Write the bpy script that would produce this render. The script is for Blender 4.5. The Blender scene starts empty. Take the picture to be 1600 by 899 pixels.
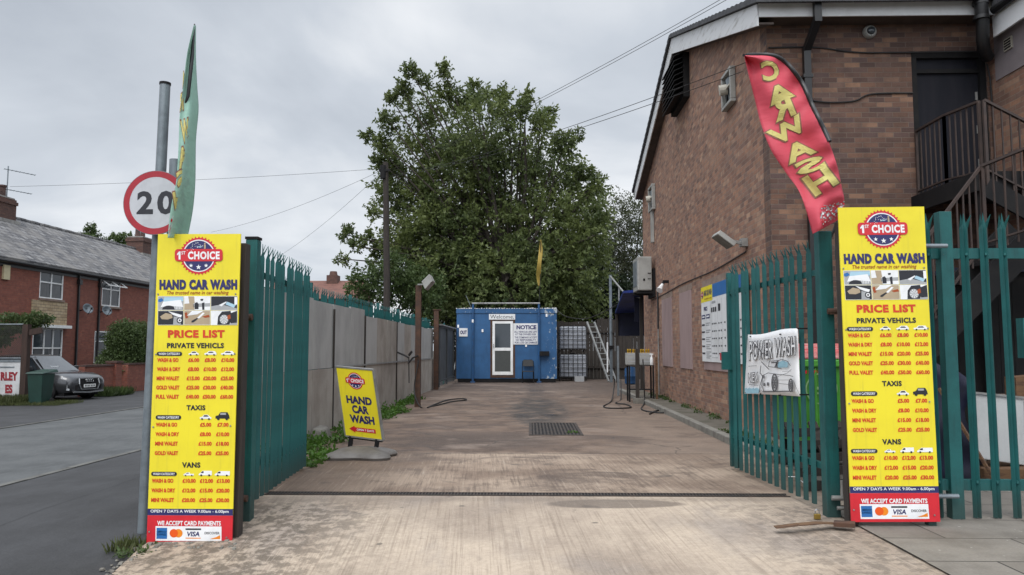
import bpy, bmesh, math, random
import numpy as np
from mathutils import Vector, Matrix
random.seed(7); rng = np.random.default_rng(11)
S = bpy.context.scene; COL = S.collection
R = math.radians
# ------------------------------------------------------------------ camera
PSI = math.atan(28/1200); PIT = math.atan(96.5/1200); CZ = 1.35
cd = bpy.data.cameras.new('camera'); cam = bpy.data.objects.new('camera', cd); COL.objects.link(cam)
cam.location = (0, 0, CZ); cam.rotation_euler = (R(90)+PIT, 0, PSI)
cd.sensor_width = 36; cd.lens = 27; cd.clip_start = .05; cd.clip_end = 2000
S.camera = cam
# ------------------------------------------------------------------ world: overcast sky
SUN_EL, SUN_AZ = R(52), R(200)          # azimuth clockwise from +Y: behind the camera, to its left
W = bpy.data.worlds.new('World'); S.world = W; W.use_nodes = True
def setup_world():
    nt = W.node_tree; N = nt.nodes; L = nt.links; N.clear()
    out = N.new('ShaderNodeOutputWorld'); bg = N.new('ShaderNodeBackground'); bg.inputs[1].default_value = .1
    sky = N.new('ShaderNodeTexSky'); sky.sky_type = 'NISHITA'; sky.sun_disc = False
    sky.sun_elevation = SUN_EL; sky.sun_rotation = SUN_AZ; sky.air_density = 1.5; sky.dust_density = 4
    tc = N.new('ShaderNodeTexCoord'); sp = N.new('ShaderNodeSeparateXYZ'); L.new(tc.outputs['Generated'], sp.inputs[0])
    def m(op, a, b=None, clamp=False):
        n = N.new('ShaderNodeMath'); n.operation = op; n.use_clamp = clamp
        for i, v in enumerate((a, b)):
            if v is None: continue
            if isinstance(v, (int, float)): n.inputs[i].default_value = v
            else: L.new(v, n.inputs[i])
        return n.outputs[0]
    zc = m('ADD', m('MAXIMUM', sp.outputs[2], 0.0), .32)
    cb = N.new('ShaderNodeCombineXYZ'); L.new(m('DIVIDE', sp.outputs[0], zc), cb.inputs[0]); L.new(m('DIVIDE', sp.outputs[1], zc), cb.inputs[1])
    def noise(sc, det, rough, dist):
        n = N.new('ShaderNodeTexNoise'); n.inputs['Scale'].default_value = sc; n.inputs['Detail'].default_value = det
        n.inputs['Roughness'].default_value = rough; n.inputs['Distortion'].default_value = dist; L.new(cb.outputs[0], n.inputs['Vector']); return n.outputs[0]
    n1 = noise(1.5, 7, .52, .35); n2 = noise(.62, 4, .5, .5)
    cl = m('ADD', m('MULTIPLY', n1, .58), m('MULTIPLY', n2, .58))
    rp = N.new('ShaderNodeValToRGB'); L.new(cl, rp.inputs[0]); e = rp.color_ramp.elements
    e[0].position = .41; e[0].color = (4.25, 4.68, 5.35, 1); e[1].position = .68; e[1].color = (8.6, 8.85, 9.2, 1)
    k = rp.color_ramp.elements.new(.56); k.color = (5.95, 6.4, 7.05, 1)
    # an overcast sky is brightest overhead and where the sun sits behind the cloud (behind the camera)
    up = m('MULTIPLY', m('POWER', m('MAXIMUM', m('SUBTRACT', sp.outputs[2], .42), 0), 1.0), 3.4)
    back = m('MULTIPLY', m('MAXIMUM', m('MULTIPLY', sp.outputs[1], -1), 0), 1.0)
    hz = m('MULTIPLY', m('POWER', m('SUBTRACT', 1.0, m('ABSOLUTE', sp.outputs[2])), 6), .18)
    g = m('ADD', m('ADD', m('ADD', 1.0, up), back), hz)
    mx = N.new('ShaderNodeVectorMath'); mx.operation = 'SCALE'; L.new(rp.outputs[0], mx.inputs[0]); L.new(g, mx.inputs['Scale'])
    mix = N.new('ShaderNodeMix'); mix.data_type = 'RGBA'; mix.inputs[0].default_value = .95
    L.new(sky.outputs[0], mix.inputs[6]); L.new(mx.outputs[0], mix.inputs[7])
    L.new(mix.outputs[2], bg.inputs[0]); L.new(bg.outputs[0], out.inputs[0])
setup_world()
sl = bpy.data.lights.new('sun', 'SUN'); sl.energy = 1.5; sl.angle = R(28); sl.color = (1, .965, .92)
sun = bpy.data.objects.new('sun', sl); COL.objects.link(sun)
sd = Vector((math.sin(SUN_AZ)*math.cos(SUN_EL), math.cos(SUN_AZ)*math.cos(SUN_EL), math.sin(SUN_EL)))
sun.rotation_euler = sd.to_track_quat('Z', 'Y').to_euler()
S.view_settings.view_transform = 'Standard'; S.view_settings.look = 'None'; S.view_settings.gamma = 1
S.view_settings.exposure = 0.06; S.view_settings.use_curve_mapping = False
S.render.engine = 'CYCLES'; S.cycles.max_bounces = 6; S.cycles.transparent_max_bounces = 12

# ------------------------------------------------------------------ calibrated rays
_fw = Vector((-math.sin(PSI)*math.cos(PIT), math.cos(PSI)*math.cos(PIT), math.sin(PIT)))
_rt = Vector((math.cos(PSI), math.sin(PSI), 0)); _up = _rt.cross(_fw); _C = Vector((0, 0, CZ))
def ray(x, y): return _fw + _rt*((x-800)/1200) + _up*((449.5-y)/1200)
def AY(x, y, Y): d = ray(x, y); return _C + d*(Y/d.y)
def AX(x, y, X): d = ray(x, y); return _C + d*(X/d.x)
def AZ(x, y, z): d = ray(x, y); return _C + d*((z-CZ)/d.z)
# ------------------------------------------------------------------ materials
class G:
    """small node-graph helper"""
    def __init__(s, name):
        s.m = bpy.data.materials.new(name); s.m.use_nodes = True; s.t = s.m.node_tree; s.N = s.t.nodes; s.L = s.t.links
        s.b = s.N['Principled BSDF']; s.tc = s.N.new('ShaderNodeTexCoord'); s.o = s.tc.outputs['Object']
    def put(s, v, sock):
        if v is None: return
        if hasattr(v, 'is_output'): s.L.new(v, sock)
        elif isinstance(v, (tuple, list)) and len(v) == 3 and sock.type == 'RGBA': sock.default_value = (*v, 1)
        else: sock.default_value = v
    def math(s, op, a, b=None, c=None, clamp=False):
        n = s.N.new('ShaderNodeMath'); n.operation = op; n.use_clamp = clamp
        for i, v in enumerate((a, b, c)): s.put(v, n.inputs[i])
        return n.outputs[0]
    def noise(s, sc, det=5, rough=.55, vec=None, dist=0):
        n = s.N.new('ShaderNodeTexNoise'); n.inputs['Scale'].default_value = sc; n.inputs['Detail'].default_value = det
        n.inputs['Roughness'].default_value = rough; n.inputs['Distortion'].default_value = dist
        s.L.new(vec or s.o, n.inputs['Vector']); return n.outputs[0]
    def scale(s, v3, vec=None):
        n = s.N.new('ShaderNodeMapping'); n.inputs['Scale'].default_value = v3; s.L.new(vec or s.o, n.inputs[0]); return n.outputs[0]
    def ss(s, v, a, b):
        n = s.N.new('ShaderNodeMapRange'); n.interpolation_type = 'SMOOTHSTEP'; s.put(v, n.inputs[0])
        n.inputs[1].default_value = a; n.inputs[2].default_value = b; return n.outputs[0]
    def mix(s, f, a, b, mode='MIX'):
        n = s.N.new('ShaderNodeMix'); n.data_type = 'RGBA'; n.blend_type = mode
        s.put(f, n.inputs[0]); s.put(a, n.inputs[6]); s.put(b, n.inputs[7]); return n.outputs[2]
    def sep(s, vec=None):
        n = s.N.new('ShaderNodeSeparateXYZ'); s.L.new(vec or s.o, n.inputs[0]); return n.outputs
    def comb(s, x=0, y=0, z=0):
        n = s.N.new('ShaderNodeCombineXYZ')
        for i, v in enumerate((x, y, z)): s.put(v, n.inputs[i])
        return n.outputs[0]
    def bump(s, h, st=.3, d=.01):
        n = s.N.new('ShaderNodeBump'); n.inputs['Strength'].default_value = st; n.inputs['Distance'].default_value = d
        s.L.new(h, n.inputs['Height']); s.L.new(n.outputs[0], s.b.inputs['Normal'])
    def end(s, col, rough=.7, metal=0, spec=None):
        s.put(col, s.b.inputs['Base Color']); s.put(rough, s.b.inputs['Roughness']); s.put(metal, s.b.inputs['Metallic'])
        if spec is not None: s.b.inputs['Specular IOR Level'].default_value = spec
        return s.m
def weathered(name, c1, c2=None, sc=3, rough=.6, metal=0, bump=.15, lo=.38, hi=.68, spec=None, fine=60, vec3=None):
    g = G(name); c2 = c2 or tuple(x*.7 for x in c1)
    v = g.scale(vec3) if vec3 else None
    n = g.noise(sc, 7, .62, v); f = g.noise(fine, 3, .6)
    col = g.mix(g.ss(n, lo, hi), c1, c2)
    col = g.mix(.14, col, g.mix(f, (.25, .25, .25), (.85, .85, .85)), 'OVERLAY')
    if bump: g.bump(g.math('ADD', g.math('MULTIPLY', n, .6), g.math('MULTIPLY', f, .4)), bump, .006)
    r = g.math('ADD', g.math('MULTIPLY', n, .25), rough-.12)
    return g.end(col, r, metal, spec)
def plain(name, c, rough=.5, metal=0, spec=None):
    g = G(name); n = g.noise(9, 4, .6)
    return g.end(g.mix(g.ss(n, .35, .75), c, tuple(x*.86 for x in c)), rough, metal, spec)
def glass_dark(name, c=(.02, .025, .03)):
    g = G(name); n = g.noise(1.3, 3)
    return g.end(g.mix(n, c, tuple(x*2.4 for x in c)), .06, 0, .6)
def brick(name, ax, reds, mortar, bw=.225, bh=.075, ms=.010, dark=.5, patch=None, soot=None):
    """ax: the two object axes the courses run in"""
    g = G(name); s = g.sep(); ge = g.N.new('ShaderNodeNewGeometry'); nx = g.math('GREATER_THAN', g.math('ABSOLUTE', g.sep(ge.outputs['True Normal'])[0]), .6)
    along = g.math('ADD', g.math('MULTIPLY', s[1], nx), g.math('MULTIPLY', s[0], g.math('SUBTRACT', 1.0, nx)))
    v = g.comb(along, s[2], 0)
    def tex(c1, c2, mo, bias=0):
        t = g.N.new('ShaderNodeTexBrick'); t.offset = .5; t.inputs['Scale'].default_value = 1
        t.inputs['Brick Width'].default_value = bw; t.inputs['Row Height'].default_value = bh
        t.inputs['Mortar Size'].default_value = ms/2; t.inputs['Mortar Smooth'].default_value = .3; t.inputs['Bias'].default_value = bias
        g.put(c1, t.inputs['Color1']); g.put(c2, t.inputs['Color2']); g.put(mo, t.inputs['Mortar']); g.L.new(v, t.inputs['Vector']); return t
    t = tex((0, 0, 0), (1, 1, 1), (.5, .5, .5))
    rp = g.N.new('ShaderNodeValToRGB'); rp.color_ramp.interpolation = 'LINEAR'; g.L.new(t.outputs[0], rp.inputs[0])
    e = rp.color_ramp.elements; n = len(reds); e[0].position = 0; e[0].color = (*reds[0], 1); e[1].position = 1; e[1].color = (*reds[-1], 1)
    for i in range(1, n-1): k = e.new(i/(n-1)); k.color = (*reds[i], 1)
    big = g.noise(.55, 4, .6); mid = g.noise(6, 4, .6); fi = g.noise(70, 3, .6)
    c = g.mix(g.math('MULTIPLY', g.ss(mid, .35, .75), .45), rp.outputs[0], tuple(x*.55 for x in reds[0]))
    c = g.mix(.25, c, g.mix(fi, (.2, .2, .2), (.9, .9, .9)), 'OVERLAY')
    if patch: c = g.mix(g.math('MULTIPLY', g.ss(big, .5, .72), .5), c, patch)
    c = g.mix(t.outputs['Fac'], c, g.mix(mid, mortar, tuple(x*.55 for x in mortar)))
    if soot: c = g.mix(g.math('MULTIPLY', g.ss(g.noise(.35, 3, .5), .45, .75), .55), c, soot)
    h = g.math('ADD', g.math('MULTIPLY', t.outputs['Fac'], -1.0), g.math('MULTIPLY', fi, .45))
    g.bump(h, .55, .012)
    return g.end(c, .88)
M = {}
def tealpaint():
    g = G('teal_paint'); s = g.sep(); n = g.noise(3, 6, .62); st = g.noise(5, 5, .6, g.scale((6, 6, .5))); ch = g.noise(38, 5, .7); f = g.noise(90, 3)
    c = g.mix(g.ss(n, .35, .68), (.012, .102, .100), (.008, .070, .072)); c = g.mix(g.math('MULTIPLY', g.ss(st, .5, .72), .5), c, (.012, .045, .046))
    c = g.mix(g.math('MULTIPLY', g.ss(g.math('ADD', s[2], g.math('MULTIPLY', n, .5)), .62, .25), .6), c, (.035, .042, .035))
    k = g.ss(g.math('ADD', ch, g.math('MULTIPLY', n, .15)), .765, .79); c = g.mix(g.math('MULTIPLY', k, .8), c, (.13, .10, .075))
    c = g.mix(.18, c, g.mix(f, (.25,)*3, (.85,)*3), 'OVERLAY'); g.bump(g.math('ADD', n, g.math('MULTIPLY', f, .3)), .12, .006)
    return g.end(c, g.math('ADD', g.math('MULTIPLY', n, .35), .36), 0, .35)
M['teal'] = tealpaint()
M['galv'] = weathered('galvanised', (.20, .23, .25), (.14, .16, .18), 6, .5, .4, .05)
M['black'] = weathered('black_paint', (.009, .009, .010), (.016, .015, .015), 4, .7, 0, .1, spec=.2)
M['blackplastic'] = plain('black_plastic', (.012, .012, .013), .4)
M['rubber'] = plain('black_rubber', (.016, .015, .015), .65)
M['rust'] = weathered('rusty_steel', (.055, .032, .024), (.10, .05, .03), 7, .85, .1, .3)
M['white'] = weathered('white_paint', (.72, .73, .74), (.6, .61, .61), 2, .5, 0, .03)
M['upvc'] = weathered('white_upvc', (.78, .79, .79), (.66, .66, .65), 3, .35, 0, .02)
M['oldwhite'] = weathered('peeling_white', (.62, .63, .64), (.36, .35, .33), 4, .7, 0, .2, .5, .72, vec3=(1, .4, 3))
def signyellow():
    g = G('sign_yellow'); n = g.noise(1.6, 5, .6); st = g.noise(4, 6, .65, g.scale((7, 7, .45))); sp = g.noise(55, 3, .6)
    c = g.mix(g.ss(n, .35, .7), (.80, .68, .028), (.71, .595, .024)); c = g.mix(g.math('MULTIPLY', g.ss(st, .52, .75), .30), c, (.42, .36, .06))
    c = g.mix(g.math('MULTIPLY', g.ss(sp, .70, .76), .5), c, (.35, .30, .10)); g.bump(g.noise(2.2, 2, .4), .10, .02)
    return g.end(c, g.math('ADD', g.math('MULTIPLY', n, .3), .25), 0, .45)
M['yellow'] = signyellow()
M['red'] = plain('sign_red', (.60, .018, .03), .4)
M['pred'] = plain('print_red', (.62, .05, .012), .45)
M['brownred'] = plain('print_brown_red', (.34, .06, .008), .45)
M['navy'] = plain('print_navy', (.022, .022, .115), .42)
M['ink'] = plain('print_dark', (.016, .017, .024), .45)
M['pwhite'] = plain('print_white', (.82, .83, .84), .42)
M['pgrey'] = plain('print_grey', (.36, .37, .38), .45)
M['pblue'] = plain('print_blue', (.02, .14, .40), .42)
M['orange'] = plain('print_orange', (.80, .24, .01), .42)
M['amber'] = plain('print_amber', (.75, .09, .005), .42)
M['sand'] = plain('print_sand', (.42, .33, .22), .5)
M['lightblue'] = plain('print_light_blue', (.38, .58, .70), .5)
M['glass'] = glass_dark('window_glass')
M['curtain'] = weathered('net_curtain', (.10, .105, .11), (.05, .05, .055), 4, .3, 0, 0, vec3=(6, 6, .5))
M['wood'] = weathered('weathered_wood', (.055, .040, .028), (.10, .075, .05), 5, .85, 0, .4, vec3=(6, 6, .6))
M['darkwood'] = weathered('dark_timber', (.026, .021, .018), (.045, .036, .03), 5, .9, 0, .4, vec3=(5, 5, .5))
M['plank'] = weathered('rusty_plank', (.14, .075, .035), (.07, .035, .02), 6, .85, 0, .3, vec3=(1, 5, 5))
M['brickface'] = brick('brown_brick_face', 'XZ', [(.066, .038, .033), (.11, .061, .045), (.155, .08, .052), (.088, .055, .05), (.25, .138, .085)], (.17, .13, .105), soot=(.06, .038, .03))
M['brickflank'] = brick('brown_brick_flank', 'YZ', [(.155, .086, .066), (.26, .135, .092), (.335, .178, .112), (.19, .112, .088), (.41, .25, .165)], (.30, .235, .18), patch=(.33, .19, .125))  # lighter copy of the face brick; the flank's brighter light is in the colour
M['brickred'] = brick('red_brick_terrace', 'YZ', [(.19, .062, .044), (.26, .082, .054), (.215, .07, .05), (.29, .10, .066)], (.22, .13, .10), soot=(.14, .055, .042))
M['brickredx'] = brick('chimney_brick', 'XZ', [(.09, .045, .036), (.12, .058, .044), (.075, .042, .036), (.14, .07, .05)], (.12, .085, .07))
M['buff'] = brick('buff_stone_cladding', 'YZ', [(.40, .30, .18), (.46, .36, .23), (.34, .25, .15), (.5, .4, .27)], (.2, .15, .1), .30, .12, .02)
M['render_'] = weathered('grey_render', (.21, .18, .185), (.17, .145, .15), 2, .9, 0, .2)
M['pinkboard'] = weathered('pinkish_board', (.30, .215, .205), (.24, .17, .165), 2.5, .75, 0, .08, vec3=(1, 1, .3))
M['lintel'] = weathered('concrete_lintel', (.24, .175, .14), (.17, .125, .10), 4, .9, 0, .2)
M['mortar'] = weathered('cement_flaunching', (.30, .29, .27), (.2, .19, .18), 4, .9)
M['clay'] = weathered('clay_pot', (.09, .05, .04), (.05, .03, .028), 6, .85)
def slate():
    g = G('slate_roof'); s = g.sep(); t = g.N.new('ShaderNodeTexBrick'); t.offset = .5
    for k, v in (('Scale', 1), ('Brick Width', .34), ('Row Height', .26), ('Mortar Size', .02), ('Mortar Smooth', .2)): t.inputs[k].default_value = v
    t.inputs['Color1'].default_value = (.06, .06, .066, 1); t.inputs['Color2'].default_value = (.21, .205, .205, 1); t.inputs['Mortar'].default_value = (.022, .022, .024, 1)
    g.L.new(g.comb(s[1], g.math('MULTIPLY', s[2], 1.6), 0), t.inputs[0])
    n = g.noise(.9, 5, .6); f = g.noise(14, 4)
    c = g.mix(g.ss(n, .4, .7), t.outputs[0], (.17, .16, .15)); c = g.mix(.3, c, g.mix(f, (.2, .2, .2), (.85, .85, .85)), 'OVERLAY')
    g.bump(t.outputs['Fac'], .6, -.02); return g.end(c, .75)
M['slate'] = slate()
M['tile'] = weathered('roof_tile', (.06, .062, .068), (.035, .036, .04), 6, .8)
M['redtile'] = weathered('red_roof_tile', (.16, .07, .05), (.11, .05, .04), 3, .85)
def cladding():
    g = G('concrete_sheet'); s = g.sep(); n = g.noise(1.6, 6, .6); st = g.noise(3, 5, .6, g.scale((5, 5, .35))); f = g.noise(45, 3)
    c = g.mix(g.ss(n, .35, .7), (.34, .315, .28), (.24, .213, .185)); c = g.mix(g.math('MULTIPLY', g.ss(st, .52, .75), .4), c, (.20, .17, .145))
    c = g.mix(.2, c, g.mix(f, (.25,)*3, (.85,)*3), 'OVERLAY'); g.bump(g.math('ADD', n, g.math('MULTIPLY', f, .4)), .25, .006); return g.end(c, .85)
M['sheet'] = cladding()
M['sheetlight'] = weathered('pale_sheet', (.375, .375, .362), (.28, .28, .27), 1.1, .6, 0, .1, vec3=(1.5, 1.5, .8))
M['greygate'] = weathered('grey_steel_sheet', (.055, .06, .062), (.035, .038, .04), 2, .6)
def cabinblue():
    g = G('cabin_blue_paint'); s = g.sep(); n = g.noise(2.2, 6, .62); p = g.noise(7, 8, .68, g.scale((1, 1, .55))); f = g.noise(50, 3)
    c = g.mix(g.ss(n, .35, .7), (.021, .098, .238), (.015, .074, .185))
    right = g.ss(s[0], 1.05, 1.9); low = g.ss(s[2], .55, .0); top = g.ss(s[2], 2.62, 2.9)
    w = g.math('ADD', g.math('MULTIPLY', right, .125), g.math('ADD', g.math('MULTIPLY', low, .10), g.math('MULTIPLY', top, .12)))
    k = g.ss(g.math('ADD', p, w), .70, .74)
    c = g.mix(k, c, g.mix(f, (.42, .46, .48), (.24, .29, .34)))
    st = g.noise(4, 5, .6, g.scale((5, 5, .3))); c = g.mix(g.math('MULTIPLY', g.ss(st, .52, .75), .4), c, (.012, .03, .06))
    g.bump(g.math('ADD', k, g.math('MULTIPLY', n, .6)), .3, .006); return g.end(c, .55)
M['cabin'] = cabinblue()
M['bluepaint'] = weathered('blue_pipe_paint', (.012, .075, .20), (.02, .06, .14), 5, .5)
M['greenbin'] = weathered('green_bin_plastic', (.065, .29, .03), (.05, .22, .026), 2, .45, 0, .05)
M['binred'] = weathered('red_bin_lid', (.45, .06, .06), (.55, .3, .28), 5, .5)
M['darkgreen'] = weathered('dark_green_plastic', (.006, .03, .022), (.008, .04, .03), 3, .45)
M['acgrey'] = weathered('ac_casing', (.34, .34, .32), (.25, .25, .235), 2, .5, 0, .05)
M['greyplastic'] = weathered('grey_base_plastic', (.15, .138, .127), (.10, .09, .08), 4, .55, 0, .12)
M['ibc'] = weathered('tank_plastic', (.42, .44, .48), (.30, .32, .36), 2, .45, 0, .05)
M['tarp'] = weathered('blue_tarpaulin', (.012, .035, .22), (.01, .02, .10), 2, .45)
M['darktarp'] = weathered('navy_tarpaulin', (.006, .008, .03), (.008, .01, .022), 2, .7)
M['alu'] = weathered('dull_aluminium', (.30, .30, .29), (.2, .2, .19), 6, .5, .4)
M['grate'] = weathered('cast_iron', (.035, .03, .027), (.07, .05, .04), 9, .7, .2)
M['chain'] = plain('wire_mesh', (.09, .09, .085), .5, .3)
def flagmat(name, c, c2, bands=False):
    g = G(name); n = g.noise(3, 4); g.bump(g.noise(5, 3, .5, g.scale((1.2, 1, 4))), .35, .02)
    m = g.end(g.mix(n, c, c2), .6)
    tr = g.N.new('ShaderNodeBsdfTranslucent'); g.put(c, tr.inputs[0]); mx = g.N.new('ShaderNodeMixShader'); mx.inputs[0].default_value = .3
    g.L.new(g.b.outputs[0], mx.inputs[1]); g.L.new(tr.outputs[0], mx.inputs[2]); g.L.new(mx.outputs[0], g.N['Material Output'].inputs[0]); return m
M['flagred'] = flagmat('red_flag_cloth', (.74, .105, .15), (.66, .08, .12))
M['flaggreen'] = flagmat('green_flag_cloth', (.40, .62, .52), (.32, .54, .45))
M['flagyellow'] = flagmat('yellow_flag_cloth', (.55, .40, .08), (.38, .27, .06))
M['flaglet'] = flagmat('flag_lettering', (.74, .66, .22), (.66, .60, .20))
def leafmat(name, a, b, c, tr=.35, sc=1.2):
    g = G(name); n = g.noise(sc, 4, .6); f = g.noise(11, 3)
    col = g.mix(g.ss(n, .36, .66), a, b); col = g.mix(g.math('MULTIPLY', g.ss(f, .5, .75), .6), col, c)
    m = g.end(col, .5, 0, .35); t = g.N.new('ShaderNodeBsdfTranslucent'); g.put(col, t.inputs[0])
    mx = g.N.new('ShaderNodeMixShader'); mx.inputs[0].default_value = tr
    g.L.new(g.b.outputs[0], mx.inputs[1]); g.L.new(t.outputs[0], mx.inputs[2]); g.L.new(mx.outputs[0], g.N['Material Output'].inputs[0]); return m
M['leaf'] = leafmat('cherry_leaf', (.135, .168, .052), (.072, .102, .036), (.21, .23, .075), .45, sc=.55)
M['leafpale'] = leafmat('pale_leaf', (.085, .095, .05), (.06, .075, .038), (.14, .14, .085))
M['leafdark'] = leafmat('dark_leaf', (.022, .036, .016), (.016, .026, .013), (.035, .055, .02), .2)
M['leafmid'] = leafmat('shrub_leaf', (.075, .115, .036), (.055, .085, .028), (.12, .16, .05))
M['weed'] = leafmat('weed_leaf', (.075, .17, .022), (.055, .12, .02), (.12, .22, .04))
M['drygrass'] = leafmat('verge_grass', (.10, .12, .04), (.075, .09, .035), (.17, .16, .08))
M['bark'] = weathered('bark', (.035, .028, .022), (.06, .05, .04), 5, .9, 0, .5)
M['carpaint'] = None
def carpaint():
    g = G('grey_car_paint'); n = g.noise(300, 2); g.b.inputs['Coat Weight'].default_value = .8; g.b.inputs['Coat Roughness'].default_value = .04
    return g.end(g.mix(n, (.045, .047, .052), (.065, .067, .072)), .35, .5)
M['carpaint'] = carpaint()
M['chrome'] = plain('satin_silver', (.45, .46, .47), .25, .8)
M['plate'] = plain('number_plate', (.72, .72, .70), .4)

# ------------------------------------------------------------------ mesh builder
def worg(o):
    v = Vector((0, 0, 0))
    while o: v = v + Vector(o.location); o = o.parent
    return v
def flat(n, name): return n
class MB:
    def __init__(s): s.v = []; s.f = []; s.mi = []; s.x = None; s.cur = 0
    def V(s, p):
        p = Vector(p); s.v.append(tuple(s.x @ p) if s.x else tuple(p)); return len(s.v)-1
    def F(s, *i): s.f.append(tuple(i)); s.mi.append(s.cur)
    def face(s, pts): s.F(*[s.V(p) for p in pts])
    def hexa(s, p):       # 8 points: bottom ring then top ring
        i = [s.V(q) for q in p]
        for f in ((3, 2, 1, 0), (4, 5, 6, 7), (0, 1, 5, 4), (1, 2, 6, 5), (2, 3, 7, 6), (3, 0, 4, 7)): s.F(*[i[k] for k in f])
    def box(s, x0, x1, y0, y1, z0, z1):
        s.hexa([(x0, y0, z0), (x1, y0, z0), (x1, y1, z0), (x0, y1, z0), (x0, y0, z1), (x1, y0, z1), (x1, y1, z1), (x0, y1, z1)])
    def bar(s, a, b, w, h, up=(0, 0, 1)):
        a = Vector(a); b = Vector(b); d = (b-a).normalized(); u = Vector(up)
        if abs(d.dot(u)) > .98: u = Vector((0, 1, 0))
        sd = d.cross(u).normalized(); u = sd.cross(d)
        o = [sd*(-w/2)+u*(-h/2), sd*(w/2)+u*(-h/2), sd*(w/2)+u*(h/2), sd*(-w/2)+u*(h/2)]
        s.hexa([a+q for q in o]+[b+q for q in o])
    def tube(s, pts, r, n=8, caps=True):
        pts = [Vector(p) for p in pts]; k = len(pts); rr = r if isinstance(r, (list, tuple)) else [r]*k
        prev = None; rings = []
        for i, p in enumerate(pts):
            d = (pts[min(i+1, k-1)]-pts[max(i-1, 0)]).normalized()
            if prev is None: prev = d.orthogonal().normalized()
            prev = (prev-d*prev.dot(d)).normalized(); b = d.cross(prev)
            rings.append([s.V(p+(prev*math.cos(2*math.pi*j/n)+b*math.sin(2*math.pi*j/n))*rr[i]) for j in range(n)])
        for a, b in zip(rings, rings[1:]):
            for j in range(n): s.F(a[j], a[(j+1) % n], b[(j+1) % n], b[j])
        if caps: s.F(*rings[0][::-1]); s.F(*rings[-1])
    def prism(s, poly, f, d0, d1):     # poly 2D, f(a,b,d)->3D, extruded from d0 to d1
        n = len(poly); A = [s.V(f(a, b, d0)) for a, b in poly]; B = [s.V(f(a, b, d1)) for a, b in poly]
        s.F(*A[::-1]); s.F(*B)
        for i in range(n): s.F(A[i], A[(i+1) % n], B[(i+1) % n], B[i])
    def poly(s, poly, f, d): s.face([f(a, b, d) for a, b in poly])
    def rect(s, a0, b0, a1, b1, f, d): s.poly([(a0, b0), (a1, b0), (a1, b1), (a0, b1)], f, d)
    def disc(s, ca, cb, r, f, d, n=32, asp=1): s.poly([(ca+r*math.cos(2*math.pi*i/n)*asp, cb+r*math.sin(2*math.pi*i/n)) for i in range(n)], f, d)
    def stroke(s, pts, w, f, d):
        pts = [Vector(p) for p in pts]
        for a, b in zip(pts, pts[1:]):
            t = (b-a)
            if t.length < 1e-6: continue
            t = t.normalized(); q = Vector((-t.y, t.x))*w/2; a = a-t*w*.3; b = b+t*w*.3
            s.face([f(*(a-q), d), f(*(b-q), d), f(*(b+q), d), f(*(a+q), d)])
    def lathe(s, prof, c, axis='Z', n=24):
        c = Vector(c); rings = []
        for r, h in prof:
            ring = []
            for j in range(n):
                t = 2*math.pi*j/n; x, y = r*math.cos(t), r*math.sin(t)
                ring.append(s.V(c+Vector({'Z': (x, y, h), 'Y': (x, h, y), 'X': (h, x, y)}[axis])))
            rings.append(ring)
        for a, b in zip(rings, rings[1:]):
            for j in range(n): s.F(a[j], a[(j+1) % n], b[(j+1) % n], b[j])
        s.F(*rings[0][::-1]); s.F(*rings[-1])
    def build(s, name, mats, parent=None, smooth=False, bevel=0, origin=None, solid=0):
        me = bpy.data.meshes.new(name)
        org = worg(parent) if parent else Vector(origin or (0, 0, 0))
        me.from_pydata([tuple(Vector(v)-org) for v in s.v], [], s.f)
        for m in (mats if isinstance(mats, (list, tuple)) else [mats]): me.materials.append(M[m] if isinstance(m, str) else m)
        me.polygons.foreach_set('material_index', s.mi)
        if smooth: me.polygons.foreach_set('use_smooth', [True]*len(s.f))
        bm = bmesh.new(); bm.from_mesh(me)
        bmesh.ops.remove_doubles(bm, verts=bm.verts, dist=1e-5) if smooth else None
        if s.closed: bmesh.ops.recalc_face_normals(bm, faces=bm.faces)
        bm.to_mesh(me); bm.free(); me.update()
        o = bpy.data.objects.new(name, me); COL.objects.link(o)
        if parent: o.parent = parent
        else: o.location = org
        if solid: k = o.modifiers.new('solidify', 'SOLIDIFY'); k.thickness = solid; k.offset = 0
        if bevel: k = o.modifiers.new('bevel', 'BEVEL'); k.width = bevel; k.segments = 2; k.limit_method = 'ANGLE'; k.angle_limit = R(40)
        if smooth and hasattr(me, 'set_sharp_from_angle'): me.set_sharp_from_angle(angle=R(45))
        return o
    closed = True
def tag(o, label, cat, group=None, kind=None):
    if label: o['label'] = label
    if cat: o['category'] = cat
    if group: o['group'] = group
    if kind: o['kind'] = kind
    return o
def thing(name, loc, label, cat, group=None):
    o = bpy.data.objects.new(name, None); COL.objects.link(o); o.location = loc; o.empty_display_size = .2
    return tag(o, label, cat, group)
def dup(o, parent=None):
    c = o.copy(); COL.objects.link(c)
    if parent: c.parent = parent
    for ch in o.children: dup(ch, c)
    return c
def struct(o): o['kind'] = 'structure'; return o
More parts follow.
